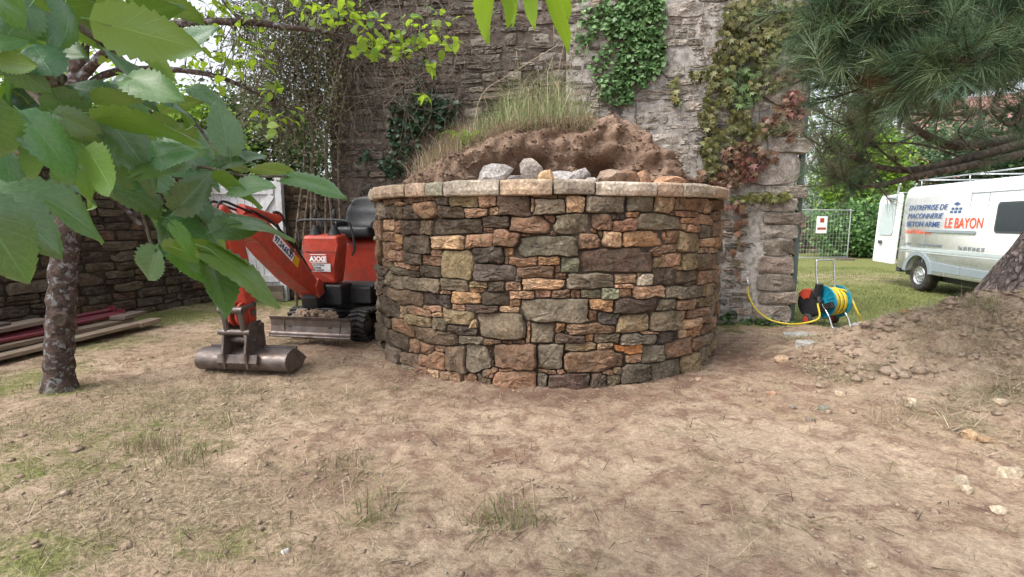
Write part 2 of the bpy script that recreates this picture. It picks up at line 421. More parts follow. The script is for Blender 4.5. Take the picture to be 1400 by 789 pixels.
def soil(name, a, b, c):
    q = NT(name); v = wpos(q)
    n1 = q.noise(2.2, 6, 0.6, v, 0.6); n2 = q.noise(14, 6, 0.7, v); n3 = q.noise(80, 4, 0.7, v)
    col = q.mix(q.ramp(n1, 0.35, 0.65), a, b)
    col = q.mix(q.math('MULTIPLY', q.ramp(n2, 0.5, 0.7), 0.7), col, c)
    col = q.scale(col, q.ramp(n3, 0.25, 0.75, 0.6, 1.4))
    h = q.math('ADD', n2, q.math('MULTIPLY', n3, 0.4))
    return q.fin(col, 0.97, q.bump(h, 0.9, 0.04), spec=0.08)
M['soil'] = soil('bank_soil', (0.225, 0.150, 0.110), (0.33, 0.235, 0.175), (0.13, 0.083, 0.060))
M['clod'] = soil('loose_clods', (0.36, 0.27, 0.20), (0.44, 0.34, 0.26), (0.27, 0.19, 0.14))
def ground_mat():
    q = NT('ground_soil'); v = wpos(q)
    at = q.n('ShaderNodeAttribute'); at.attribute_name = 'Col'
    sp = q.n('ShaderNodeSeparateColor'); q.t.links.new(at.outputs['Color'], sp.inputs[0])
    gr, dk, dr = sp.outputs[0], sp.outputs[1], sp.outputs[2]
    n1 = q.noise(0.9, 6, 0.62, v, 0.8); n2 = q.noise(6.5, 6, 0.68, v, 0.5); n3 = q.noise(38, 6, 0.72, v); n4 = q.noise(170, 4, 0.7, v)
    dust = q.mix(q.ramp(n1, 0.34, 0.66), (0.37, 0.275, 0.192), (0.47, 0.365, 0.265))
    dirt = q.mix(q.ramp(n2, 0.42, 0.66), dust, (0.235, 0.152, 0.112))
    dirt = q.mix(q.ramp(q.noise(2.1, 5, 0.65, v, 0.6), 0.56, 0.72, 0.0, 0.32), dirt, (0.22, 0.145, 0.105))
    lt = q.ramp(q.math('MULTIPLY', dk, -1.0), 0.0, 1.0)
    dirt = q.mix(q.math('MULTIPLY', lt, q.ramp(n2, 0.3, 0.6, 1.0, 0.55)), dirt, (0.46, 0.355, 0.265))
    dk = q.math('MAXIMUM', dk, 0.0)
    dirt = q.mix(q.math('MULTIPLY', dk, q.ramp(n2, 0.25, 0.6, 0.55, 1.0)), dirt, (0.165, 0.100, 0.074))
    # thatch of dead grass, then living grass
    th = q.mix(q.ramp(n3, 0.35, 0.65), (0.20, 0.150, 0.098), (0.36, 0.285, 0.200))
    m1 = q.ramp(q.math('ADD', q.math('MULTIPLY', dr, 1.15), q.math('MULTIPLY', q.math('SUBTRACT', n2, 0.5), 1.4)), 0.40, 0.95)
    col = q.mix(m1, dirt, th)
    gg = q.mix(q.ramp(n3, 0.35, 0.65), (0.125, 0.140, 0.048), (0.215, 0.225, 0.085))
    m2 = q.ramp(q.math('ADD', gr, q.math('MULTIPLY', q.math('SUBTRACT', n2, 0.5), 1.2)), 0.32, 0.78)
    col = q.mix(m2, col, gg)
    col = q.scale(col, q.ramp(n3, 0.25, 0.75, 0.70, 1.27)); col = q.scale(col, q.ramp(n4, 0.28, 0.72, 0.75, 1.22))
    h = q.math('ADD', q.math('MULTIPLY', n2, 0.5), q.math('ADD', q.math('MULTIPLY', n3, 0.5), q.math('MULTIPLY', n4, 0.16)))
    return q.fin(col, 0.97, q.bump(h, 0.85, 0.045), spec=0.08)
M['ground'] = ground_mat()
# ================================================================ GROUND
RC = Vector((0.415, 6.60)); RR = 2.06; COPZ0, COPZ1 = 1.715, 1.84
WALLY = 7.42; WK = .125; WX0, WX1, WZ1 = -2.86, 4.02, 5.15
def wy(x): return WALLY + WK * (WX1 - x)      # the high wall runs slightly away to the left
def onwall(px, py, off):
    d = ray(px, py); return atY(px, py, (WALLY - off + WK * WX1) / (1 + WK * d.x / d.y))
def ground_z(X, Y):
    X = np.asarray(X, float); Y = np.asarray(Y, float)
    near = np.exp(-((X) ** 2 + (Y - 3) ** 2) / 120.0)
    z = (fbm(X * 0.7, Y * 0.7, 3, 3) - 0.5) * 0.10 * near + (fbm(X * 3.1, Y * 3.1, 4, 5) - 0.5) * 0.065 * near + (fbm(X * 13, Y * 13, 3, 9) - 0.5) * 0.026 * near
    # spoil heap on the right
    hx, hy = (X - 6.0) / 2.0, (Y - 5.15) / 1.15
    r2 = hx ** 2 + hy ** 2
    lump = 0.76 * np.exp(-r2 ** 1.25)
    h2 = 0.30 * np.exp(-(((X - 3.9) / 0.9) ** 2 + ((Y - 5.0) / 0.8) ** 2)) + 0.20 * np.exp(-(((X - 4.3) / 1.3) ** 2 + ((Y - 3.6) / 0.9) ** 2))
    m = lump + h2
    z = z + m * (0.80 + 0.45 * fbm(X * 2.3, Y * 2.3, 4, 21))
    z = z + np.clip(m * 3, 0, 1) * (fbm(X * 7, Y * 7, 4, 31, .65) - 0.5) * 0.19
    # earth banked round the foot of the stone ring, a shallow gully at its right
    rr = np.hypot(X - RC[0], Y - RC[1])
    k_ = np.exp(-(np.maximum(rr - 2.05, 0) / 0.35) ** 2); z = z * (1 - .85 * k_) + (fbm(X * 5, Y * 5, 3, 77) - .5) * .06 * k_ - 0.015 * k_
    z = z - 0.09 * np.exp(-(((X - 3.3) / 0.5) ** 2 + ((Y - 5.6) / 0.25) ** 2))
    # dug-over soil near left
    z = z + 0.05 * np.exp(-(((X + 1.0) / 0.6) ** 2 + ((Y - 3.2) / 0.35) ** 2)) * (fbm(X * 6, Y * 6, 3, 41) * 2 - 0.6)
    return z
def gz(x, y): return float(ground_z(np.array([x]), np.array([y]))[0])
def onground(px, py):
    p = atZ(px, py, 0.0)
    for _ in range(6): p = atZ(px, py, gz(p.x, p.y))
    return p
def blobs(X, Y, L):
    s = np.zeros_like(X)
    for px, py, rx, ry, a in L:
        c = atZ(px, py); e = atZ(px + rx, py); f = atZ(px, py - ry); g = atZ(px, min(py + ry, 1200))
        sx = abs(e.x - c.x) + 1e-3; sy = max(abs(f.y - g.y) / 2, 0.05)
        s = np.maximum(s, a * np.exp(-(((X - c.x) / sx) ** 2 + ((Y - c.y) / sy) ** 2)))
    return s
GREEN = [(140, 600, 280, 90, 0.52), (235, 432, 120, 16, 0.85), (420, 425, 70, 14, 0.6), (150, 470, 90, 25, 0.6), (40, 520, 90, 40, 0.7), (85, 535, 40, 12, 0.95), (330, 440, 60, 20, 0.5),
         (270, 610, 110, 45, 0.5), (60, 640, 150, 70, 0.60), (30, 770, 170, 70, 0.72), (300, 740, 150, 45, 0.58), (500, 710, 60, 25, 0.45), (710, 700, 50, 22, 0.35),
         (1090, 470, 45, 18, 0.5), (1000, 452, 40, 8, 0.6)]
DRY = [(200, 560, 330, 75, 0.75), (150, 700, 420, 120, 0.8), (480, 760, 240, 50, 0.6), (430, 540, 160, 50, 0.55), (1330, 520, 120, 60, 0.75), (1050, 590, 120, 20, 0.3),
       (780, 760, 120, 30, 0.30), (1120, 720, 120, 40, 0.35), (640, 680, 90, 25, 0.45), (1290, 600, 90, 40, 0.5), (330, 470, 160, 30, 0.6)]
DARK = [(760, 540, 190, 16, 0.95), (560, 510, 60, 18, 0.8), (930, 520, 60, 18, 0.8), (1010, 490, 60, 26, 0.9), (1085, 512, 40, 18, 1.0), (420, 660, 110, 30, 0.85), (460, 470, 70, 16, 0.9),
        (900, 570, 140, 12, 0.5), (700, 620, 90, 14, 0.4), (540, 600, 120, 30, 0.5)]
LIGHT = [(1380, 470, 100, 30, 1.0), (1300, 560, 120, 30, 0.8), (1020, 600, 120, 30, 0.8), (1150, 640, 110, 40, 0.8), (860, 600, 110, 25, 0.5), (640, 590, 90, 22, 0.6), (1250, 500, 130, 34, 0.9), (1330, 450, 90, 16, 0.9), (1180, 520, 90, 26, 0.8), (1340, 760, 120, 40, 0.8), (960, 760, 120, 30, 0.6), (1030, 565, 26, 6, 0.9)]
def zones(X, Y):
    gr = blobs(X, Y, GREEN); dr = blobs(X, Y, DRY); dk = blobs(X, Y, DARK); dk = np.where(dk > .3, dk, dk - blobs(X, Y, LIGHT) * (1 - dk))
    lawn = 1 / (1 + np.exp(-(Y - 7.15 - 0.4 * (fbm(X, Y, 3, 55) - .5)) / 0.14)) * (X > 2.5)
    back = 1 / (1 + np.exp(-(Y - 8.6) / 0.3)) * (X <= 2.5)
    tan = np.exp(-((X - 9.0) / 3.8) ** 2 - ((Y - 13.6) / 2.2) ** 2)
    tan = tan * .6; gr = np.maximum(gr, np.maximum(lawn * (1 - 0.75 * tan), back * 0.8)); dr = np.maximum(dr, np.maximum(lawn * tan * 0.95, back * 0.5))
    dr = np.maximum(dr, 0.5 * lawn)
    return np.clip(gr, 0, 1), np.clip(dk, -1, 1), np.clip(dr, 0, 1)
def axis(spans):
    out = []
    for a, b, st in spans: out += list(np.arange(a, b, st))
    return np.array(out + [spans[-1][1]])
gx = axis([(-600, -100, 100), (-100, -30, 10), (-30, -9, 0.75), (-9, -4.6, 0.10), (-4.6, 6.2, 0.028), (6.2, 12, 0.12), (12, 30, 0.75), (30, 100, 10), (100, 600, 100)])
gy = axis([(-300, -20, 70), (-20, -2, 3), (-2, 1.0, 0.25), (1.0, 6.4, 0.028), (6.4, 10, 0.10), (10, 24, 0.5), (24, 100, 8), (100, 700, 100)])
GX, GY = np.meshgrid(gx, gy)
GZ = ground_z(GX, GY)
nx, ny = len(gx), len(gy)
idx = np.arange(nx * ny).reshape(ny, nx)
gf = np.stack([idx[:-1, :-1], idx[:-1, 1:], idx[1:, 1:], idx[1:, :-1]], -1).reshape(-1, 4)
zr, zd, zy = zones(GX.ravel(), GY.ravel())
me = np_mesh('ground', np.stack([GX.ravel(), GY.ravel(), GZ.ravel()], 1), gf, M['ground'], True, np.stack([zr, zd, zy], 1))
tag(link('ground', me), kind='structure')

# ================================================================ STONE LAYING
def sdf_boxes(P, C, Hh):
    """P (k,2), C (n,2), Hh (n,2) -> (k,n) signed distance to rounded boxes"""
    q = np.abs(P[:, None, :] - C[None]) - Hh[None]
    return np.linalg.norm(np.maximum(q, 0), axis=2) + np.minimum(q.max(axis=2), 0)
def warp(P, amp):
    x, y = P[:, 0], P[:, 1]
    return P + amp * np.stack([fbm(x * 6, y * 6, 3, 101, .6) - .5, fbm(x * 6 + 40, y * 6, 3, 102, .6) - .5], 1) * 2
def cells(boxes, gap, grow, K=18, bounds=None, seed=0, amp=0.020):
    """boxes: list of (cx, cy, hw, hh) -> list of (cx, cy, polygon Kx2 relative)"""
    r = np.random.default_rng(seed)
    B = np.array([b[:4] for b in boxes], float); C, Hh = B[:, :2], B[:, 2:4]
    out = []
    for i in range(len(B)):
        nb = np.where((np.abs(C[:, 0] - C[i, 0]) < Hh[:, 0] + Hh[i, 0] + .12) & (np.abs(C[:, 1] - C[i, 1]) < Hh[:, 1] + Hh[i, 1] + .12))[0]
        nb = nb[nb != i]
        # angles denser towards the corners of the box
        hw, hh = Hh[i]
        per = []
        for k in range(K):
            t = (k + r.uniform(-.18, .18)) / K * 4
            s, f = int(t) % 4, t - int(t) if t >= 0 else t - int(t)
            f = f * 2 - 1
            p = [(f * hw, -hh), (hw, f * hh), (-f * hw, hh), (-hw, -f * hh)][s]
            per.append(p)
        D = np.array(per); L = np.linalg.norm(D, axis=1, keepdims=True); D = D / L
        n = 44; rad = np.linspace(0.0, 1.0, n)[None, :] * (L + grow * 1.9)
        P = C[i] + D[:, None, :] * rad[:, :, None]
        flat0 = P.reshape(-1, 2); flat = warp(flat0, amp)
        si = sdf_boxes(flat, C[i:i + 1], Hh[i:i + 1])[:, 0]
        sj = sdf_boxes(flat, C[nb], Hh[nb]).min(axis=1) if len(nb) else np.full(len(flat), 9.0)
        # rounded corners
        rc = min(hw, hh) * r.uniform(.2, .5)
        q = np.abs(flat - C[i]) - (Hh[i] - rc); sr = np.linalg.norm(np.maximum(q, 0), axis=1) + np.minimum(q.max(axis=1), 0) - rc
        bad = (si > sj - gap) | (sr > grow)
        if bounds is not None: bad |= (flat0[:, 0] < bounds[0]) | (flat0[:, 0] > bounds[1]) | (flat0[:, 1] < bounds[2]) | (flat0[:, 1] > bounds[3])
        bad = bad.reshape(K, n); bad[:, 0] = False
        first = np.where(bad.any(1), bad.argmax(1) - 1, n - 1).clip(1)
        rr = rad[np.arange(K), first]
        rr = rr * (1 - 0.05 * r.random(K))
        out.append((C[i, 0], C[i, 1], D * rr[:, None]))
    return out
def stone_mesh(name, poly, depth, fn, mat, seed, back=0.07, rough=0.012, ref=None):
    """poly: Kx2 outline about (0,0) in (u, v); fn(u, v, d) -> world point; mesh is relative to ref"""
    r = random.Random(seed); K = len(poly)
    tu, tv = r.uniform(-.12, .12), r.uniform(-.10, .10)
    size = min(np.abs(poly[:, 0]).max(), np.abs(poly[:, 1]).max())
    b1 = min(0.022, size * 0.28) * r.uniform(.6, 1.3)
    e_ = min(.30, b1 * 0.42 / max(size, .02))
    rings = [(1.0, -back), (1.0, depth - b1 * 1.0), (1.0 - e_, depth - b1 * 0.12), (0.62, depth + size * .02), (0.30, depth + size * .03)]
    sd = Vector((seed * 1.37, seed * .71, seed * .29)); fr_ = .55 / max(size, .03)
    V = []
    for j, (s, d) in enumerate(rings):
        for k in range(K):
            jit = rough * (0.35 if j < 2 else 1.0)
            u, v = poly[k] * s * (1 + r.uniform(-.03, .03))
            dd = d + (tu * u + tv * v if j else 0) + r.uniform(-jit, jit) + (mnoise.fractal(Vector((u * fr_, v * fr_, 0)) + sd, .8, 2.2, 3) * min(.026, size * .26) if j > 1 else 0)
            V.append(fn(u, v, dd))
    V.append(fn(0, 0, depth + size * .08 + r.uniform(-rough, rough)))
    Fs = [(j * K + k, j * K + (k + 1) % K, (j + 1) * K + (k + 1) % K, (j + 1) * K + k) for j in range(len(rings) - 1) for k in range(K)]
    n = len(rings) - 1
    Fs += [(n * K + k, n * K + (k + 1) % K, len(V) - 1) for k in range(K)]
    me = bpy.data.meshes.new(name)
    me.from_pydata([tuple(Vector(p) - ref) for p in V], [], Fs); me.update(); me.materials.append(mat)
    for p in me.polygons: p.use_smooth = True
    me.set_sharp_from_angle(angle=R_(32))
    return me
SC = {'o': 'aa8561', 't': 'c3a587', 'b': '8a6d57', 'd': '4e433b', 'g': '857d71', 'n': '6f6c5e', 'r': '8b6a55', 'k': '3b3536', 'p': 'b08d75', 'y': '8f8062', 'w': 'c8bfb2',
      'm': '63504b', 'B': '5b5755', 'O': 'c98a4e', 'L': '828a76', 'v': '78715f', 'e': '6d5d4c'}
def stone_col(code, r, s=1.0):
    c = lin(SC[code]); g = (0.20, 0.168, 0.132); c = tuple((a * .76 + b * .24) * t for a, b, t in zip(c, g, (1.05, .99, .93))); f = r.uniform(.85, 1.16) * s
    return (c[0] * f * r.uniform(.97, 1.05), c[1] * f, c[2] * f * r.uniform(.95, 1.05), 1)

def join_objs(objs, name, parent, kind='stuff'):
    """the pieces past the limit, as one part"""
    if not objs: return
    bm = bmesh.new()
    for o in objs:
        m = o.data.copy(); m.transform(o.matrix_basis); bm.from_mesh(m); bpy.data.meshes.remove(m)
    me = bpy.data.meshes.new(name); bm.to_mesh(me); bm.free(); me.materials.append(objs[0].data.materials[0])
    j = link(name, me, parent); j.color = objs[0].color; j['kind'] = kind
    for o in objs:
        m = o.data; bpy.data.objects.remove(o)
        if m.users == 0: bpy.data.meshes.remove(m)
# ---------------------------------------------------------------- the round stone ring: stones traced course by course
TILES = {1: (505, 235), 2: (630, 235), 3: (750, 235), 4: (850, 235), 5: (505, 385), 6: (630, 385), 7: (750, 385), 8: (850, 385)}
STONES = {
1: [(40,225,115,320,'g'),(95,180,150,220,'b'),(155,170,205,205,'b'),(118,225,175,325,'d'),(178,205,240,232,'t'),(175,238,222,330,'e'),(215,170,275,215,'b'),(275,165,360,205,'b'),(362,155,440,195,'r'),
    (440,155,530,222,'B'),(535,160,733,243,'y'),(225,225,345,330,'d'),(290,200,455,322,'r'),(455,225,632,312,'d'),(92,308,152,402,'t'),(152,330,210,412,'b'),(420,297,472,322,'p'),(215,330,335,430,'d'),
    (335,330,425,435,'e'),(415,318,770,422,'d'),(40,330,92,460,'b'),(92,400,155,470,'b'),(155,418,222,485,'o'),(40,460,78,620,'b'),(80,470,135,600,'b'),(140,475,205,525,'b'),(220,435,405,550,'d'),
    (405,432,635,525,'t'),(135,535,225,605,'r'),(228,555,345,625,'d'),(345,565,475,640,'r'),(410,528,478,580,'r'),(478,525,690,730,'y'),(165,610,275,655,'p'),(275,630,330,662,'b'),(330,630,475,715,'d'),
    (145,645,260,705,'v'),(255,668,340,715,'d'),(70,580,130,640,'b'),(50,640,110,700,'d'),(45,700,100,789,'d'),(100,690,215,790,'v'),(215,710,478,800,'v'),(478,718,670,800,'v')],
5: [(50,10,130,105,'d'),(135,60,350,165,'e'),(350,72,540,165,'k'),(470,58,540,88,'p'),(540,68,752,150,'o'),(677,42,770,70,'o'),(672,0,790,40,'y'),(75,105,195,245,'d'),(335,162,482,205,'p'),
    (245,168,420,240,'r'),(190,160,250,250,'y'),(420,208,490,245,'t'),(545,155,640,192,'t'),(250,225,410,310,'y'),(410,240,525,345,'v'),(485,185,690,298,'y'),(668,262,730,320,'t'),(520,300,740,362,'d'),
    (70,240,145,320,'d'),(140,255,295,370,'b'),(295,315,592,428,'e'),(600,362,768,425,'n'),(75,320,260,470,'d'),(255,390,330,500,'b'),(328,425,435,515,'r'),(438,427,515,465,'r'),(95,405,205,555,'g'),
    (200,475,320,580,'e'),(320,495,395,595,'r'),(385,470,520,600,'r'),(505,425,650,612,'e'),(645,425,830,605,'n')],
2: [(120,150,240,240,'p'),(20,250,178,305,'p'),(188,230,270,292,'t'),(245,150,470,302,'m'),(468,182,495,270,'t'),(480,152,660,182,'b'),(490,185,710,287,'g'),(660,155,712,178,'o'),(135,300,340,382,'d'),
    (338,305,405,345,'b'),(140,375,215,410,'r'),(310,300,605,426,'r'),(562,290,637,340,'r'),(597,403,652,432,'b'),(30,418,207,515,'p'),(210,392,415,508,'r'),(400,417,465,447,'p'),(365,430,785,578,'n'),
    (75,500,285,612,'k'),(275,508,350,562,'o'),(290,570,318,625,'t'),(318,568,510,637,'r'),(350,540,425,568,'o'),(512,575,665,640,'o'),(90,615,370,740,'B'),(365,705,415,745,'g'),(380,640,635,718,'b'),
    (635,635,672,680,'r'),(632,683,722,722,'r')],
6: [(180,5,295,65,'d'),(295,5,405,62,'p'),(412,-20,708,58,'t'),(675,30,710,58,'r'),(140,68,325,162,'d'),(322,62,493,125,'p'),(493,60,612,110,'p'),(612,58,740,118,'b'),(328,115,400,178,'o'),(258,168,392,228,'t'),
    (25,155,255,205,'m'),(395,115,860,285,'g'),(442,250,468,340,'t'),(432,335,465,410,'t'),(105,205,445,395,'v'),(470,275,640,418,'v'),(640,280,702,345,'o'),(685,335,735,360,'p'),(150,387,265,428,'b'),
    (270,397,345,425,'b'),(340,397,432,420,'b'),(172,430,215,525,'t'),(200,528,228,570,'r'),(220,420,515,590,'b'),(510,425,692,598,'g'),(140,575,250,670,'b'),(250,580,355,606,'p'),(205,605,510,715,'r'),
    (505,615,570,715,'g'),(517,597,650,625,'p'),(652,588,715,625,'p')],
3: [(122,165,258,280,'t'),(245,165,530,280,'g'),(535,160,725,275,'g'),(38,280,295,418,'v'),(302,282,438,395,'b'),(412,275,530,330,'k'),(528,272,615,312,'o'),(438,310,590,412,'r'),(258,380,325,412,'o'),
    (330,405,375,460,'y'),(195,415,360,530,'r'),(178,415,205,465,'t'),(370,398,495,512,'t'),(502,395,780,510,'o'),(610,505,765,578,'b'),(208,510,712,682,'m'),(720,558,785,645,'y'),(80,575,210,680,'L'),
    (122,683,448,789,'g'),(450,683,605,755,'t'),(605,672,635,712,'t'),(608,685,705,765,'w'),(445,755,580,795,'p')],
7: [(150,65,220,118,'b'),(220,62,355,115,'v'),(358,42,478,122,'L'),(480,42,572,105,'p'),(445,18,585,48,'p'),(275,120,440,200,'o'),(440,112,750,205,'m'),(275,185,345,280,'b'),(335,208,490,300,'B'),
    (455,230,690,340,'y'),(690,208,893,335,'v'),(115,285,450,358,'b'),(38,360,248,418,'m'),(248,362,305,415,'o'),(305,345,490,422,'v'),(485,350,735,432,'g'),(625,332,740,367,'p'),(108,415,320,470,'y'),
    (335,420,435,462,'t'),(440,428,640,497,'O'),(525,500,632,548,'p'),(640,430,785,545,'g'),(105,468,525,612,'b'),(358,600,440,637,'p'),(440,572,505,632,'y'),(0,625,290,730,'m'),(280,615,400,720,'d'),
    (395,632,490,700,'v'),(490,565,700,690,'n')],
4: [(232,170,362,280,'t'),(365,180,440,255,'b'),(440,190,570,262,'b'),(570,200,615,265,'t'),(615,205,668,262,'b'),(105,285,415,400,'g'),(340,258,378,295,'b'),(380,260,455,302,'p'),(455,262,525,305,'r'),
    (418,305,492,345,'o'),(490,305,615,360,'p'),(620,265,660,325,'b'),(615,330,665,440,'b'),(440,350,548,415,'p'),(545,360,618,440,'g'),(415,345,450,385,'t'),(225,395,270,430,'b'),(270,412,312,460,'o'),
    (310,388,395,490,'b'),(385,396,540,542,'y'),(540,448,625,510,'t'),(625,445,660,515,'o'),(530,512,590,550,'t'),(590,512,650,552,'t'),(268,498,378,542,'b'),(295,548,420,640,'p'),(415,552,510,655,'y'),
    (505,555,615,660,'e'),(615,555,645,650,'b'),(350,637,405,660,'t'),(212,652,362,780,'d'),(370,658,518,755,'e'),(515,665,600,755,'b'),(600,660,640,750,'b')],
8: [(85,20,300,115,'p'),(305,25,440,118,'g'),(440,30,555,118,'g'),(555,0,625,90,'y'),(395,0,560,18,'b'),(250,122,370,200,'v'),(370,125,505,195,'b'),(500,105,620,180,'y'),(395,200,450,270,'p'),
    (445,185,590,242,'r'),(425,240,530,312,'t'),(478,285,560,335,'o'),(525,225,600,285,'b'),(450,318,490,365,'o'),(388,320,450,378,'t'),(240,330,388,420,'k'),(485,335,545,375,'o'),(545,300,605,350,'b'),
    (460,378,550,460,'b'),(290,385,480,522,'r'),(550,355,600,430,'g'),(205,525,415,680,'n'),(400,485,520,610,'y'),(515,435,580,540,'n')]}
COPE = [(1,12,232,'t'),(1,232,368,'p'),(1,370,492,'L'),(1,492,947,'w'),(2,190,620,'t'),(2,624,913,'g'),(3,322,745,'w'),(4,252,430,'p'),(4,432,622,'w'),(4,622,715,'t')]
def ring_uv(px, py, rad=RR):
    d = ray(px, py); o = Vector((0, 0, H)); ox, oy = o.x - RC[0], o.y - RC[1]
    a = d.x ** 2 + d.y ** 2; b = 2 * (ox * d.x + oy * d.y); c = ox * ox + oy * oy - rad * rad
    disc = b * b - 4 * a * c
    t = (-b - math.sqrt(disc)) / (2 * a) if disc > 0 else -b / (2 * a)
    p = o + d * t
    ang = math.atan2(p.x - RC[0], -(p.y - RC[1]))
    return ang, p.z
ring = empty('stone_ring_wall', (RC[0], RC[1], 0), label='round waist-high wall of rough brown stones under a pale coping, filled with earth', cat='stone wall')
boxes, codes = [], []
ANG0, ANG1 = -1.35, 1.35
for T, L in STONES.items():
    ox, oy = TILES[T]; s = 160 / 789
    for x0, y0, x1, y1, c in L:
        X0, X1, Y0, Y1 = ox + x0 * s, ox + x1 * s, oy + y0 * s, oy + y1 * s
        xm, ym = (X0 + X1) / 2, (Y0 + Y1) / 2
        a0, _ = ring_uv(X0, ym); a1, _ = ring_uv(X1, ym); am, zm = ring_uv(xm, ym); _, zt = ring_uv(xm, Y0); _, zb = ring_uv(xm, Y1)
        a0, a1 = max(a0, ANG0 - .1), min(a1, ANG1 + .1)
        if a1 - a0 < 0.012: continue
        boxes.append(((a0 + a1) / 2 * RR, (zt + zb) / 2, (a1 - a0) / 2 * RR, (zt - zb) / 2)); codes.append(c)
keep = []
for i, b in enumerate(boxes):     # a stone seen in two neighbouring crops is one stone
    dup_ = False
    for j in keep:
        c = boxes[j]; w_ = min(b[0] + b[2], c[0] + c[2]) - max(b[0] - b[2], c[0] - c[2]); h_ = min(b[1] + b[3], c[1] + c[3]) - max(b[1] - b[3], c[1] - c[3])
        if w_ > 0 and h_ > 0 and w_ * h_ > .5 * max(4 * b[2] * b[3], 4 * c[2] * c[3]): dup_ = True
    if not dup_: keep.append(i)
boxes = [boxes[i] for i in keep]; codes = [codes[i] for i in keep]; NTR = len(boxes)
# the flanks the photograph does not show: coursed filling
B = np.array(boxes)
def coursed(u0, u1, v0, v1, hmin, hmax, wmin, wmax, r, split=0.25):
    out = []; v = v0; row = 0
    while v < v1 - hmin * .5:
        h = r.uniform(hmin, hmax)
        if v + h > v1 - hmin * .6: h = v1 - v
        u = u0 - r.uniform(0, wmax * .6)
        while u < u1:
            wd = r.uniform(wmin, wmax) * (0.75 + 0.5 * h / hmax)
            j = r.uniform(-.12, .12) * h
            if r.random() < split and h > hmin * 1.15:
                k = r.uniform(.35, .65); w2 = wd * r.uniform(.6, 1)
                out.append((u + w2 / 2, v + h * k / 2, w2 / 2, h * k / 2)); out.append((u + w2 / 2 + r.uniform(-.02, .02), v + h * (k + 1) / 2, w2 / 2, h * (1 - k) / 2)); wd = w2
            else: out.append((u + wd / 2, v + h / 2 + j, wd / 2 * r.uniform(.93, 1), h / 2 * r.uniform(.85, 1.05)))
            u += wd
        v += h; row += 1
    return out
rr_ = random.Random(3)
for u0, u1 in ((-1.62 * RR, B[:, 0].min() - .25), (B[:, 0].max() + .25, 1.62 * RR)):
    pass
UL = (B[:, 0] - B[:, 2]).min(); UR = (B[:, 0] + B[:, 2]).max()
for b in coursed(-2.4 * RR, 2.0 * RR, -0.05, COPZ0, 0.09, 0.19, 0.14, 0.38, rr_):
    mg = sdf_boxes(np.array([[b[0], b[1]]]), B[:, :2], B[:, 2:4]).min()
    if (b[0] < -0.95 * RR or b[0] > 0.95 * RR or b[1] < .16) and mg > min(b[2], b[3]) * (0.10 if b[1] < .16 else 0.55) and -2.38 * RR < b[0] < 1.98 * RR:
        boxes.append(b); codes.append(rr_.choice('bedgypvrt'))
def ring_fn(u0, v0):
    def f(u, v, d):
        a = (u0 + u) / RR; q = RR + d
        return Vector((math.sin(a) * q, -math.cos(a) * q, v0 + v))
    return f
r = random.Random(11); flank = []
for i, (cx, cy, poly) in enumerate(cells(boxes, 0.0045, 0.030, 22, (-2.4 * RR, 2.0 * RR, -0.2, COPZ0 - 0.004), 5)):
    fn = ring_fn(cx, cy); ref = fn(0, 0, 0)
    area = boxes[i][2] * boxes[i][3]
    d = r.uniform(-0.012, 0.022) if area > .004 else r.uniform(-0.02, 0.004)
    me = stone_mesh('stone', poly, d, fn, M['stone'], i, back=0.10, rough=0.009, ref=ref)
    o = link('stone', me, ring, ref); o.color = stone_col(codes[i], r, (0.74 if codes[i] in 'dkm' else .86 if codes[i] in 'ebgnvB' else .94))
    if i >= NTR and abs(cx) > 1.2 * RR: flank.append(o)
join_objs(flank, 'small_stones', ring)
# coping
edges = []
for T, x0, x1, c in COPE:
    ox, oy = TILES[T]; s = 160 / 789
    a0, _ = ring_uv(ox + x0 * s, oy + 100 * s, RR + .06); a1, _ = ring_uv(ox + x1 * s, oy + 100 * s, RR + .06)
    edges.append([a0, a1, c])
for i in range(len(edges) - 1):
    m = (edges[i][1] + edges[i + 1][0]) / 2; edges[i][1] = m; edges[i + 1][0] = m
a = edges[0][0]
while a > -2.3: edges.insert(0, [a - r.uniform(.14, .24), a, r.choice('tpgw')]); a = edges[0][0]
a = edges[-1][1]
while a < 1.9: edges.append([a, a + r.uniform(.14, .24), r.choice('tpgw')]); a = edges[-1][1]
for i, (a0, a1, c) in enumerate(edges):
    ns = max(3, int((a1 - a0) / 0.05)); V = []
    g = 0.0035; dz = r.uniform(-.008, .012); dr = r.uniform(-.012, .012); bz = r.uniform(-.01, .004)
    prof = [(-.40, 0.0), (-.40, .95), (-.05, 1.0), (.045, .96), (.062, .80), (.066, .35), (.055, .05), (.03, 0.0)]
    am = (a0 + a1) / 2; ref = Vector((math.sin(am) * RR, -math.cos(am) * RR, COPZ0))
    for k in range(ns + 1):
        t = k / ns; aa = a0 + g + (a1 - a0 - 2 * g) * t; e = 1 - 0.16 * (abs(2 * t - 1) ** 10)
        for (pr, pz) in prof:
            q = RR + (pr if pr < 0 else pr * e) + dr + r.uniform(-.005, .005)
            V.append(Vector((math.sin(aa) * q, -math.cos(aa) * q, COPZ0 + bz + (COPZ1 - COPZ0 + dz - bz) * (pz if pz < .5 else 1 - (1 - pz) - (1 - e) * .3) + r.uniform(-.004, .004))) - ref)
    n = len(prof)
    Fs = [(k * n + j, k * n + (j + 1) % n, (k + 1) * n + (j + 1) % n, (k + 1) * n + j) for k in range(ns) for j in range(n)]
    Fs += [tuple(range(n))[::-1], tuple(ns * n + j for j in range(n))]
    mb = MB(); mb.add(V, Fs); o = mb.build('coping_stone', M['wallstone'], ring, False, 0.006, ref)
    cc = stone_col(c, r, 1.1); o.color = tuple(x * .55 + y * .45 for x, y in zip(cc[:3], (.42, .37, .31))) + (1,)
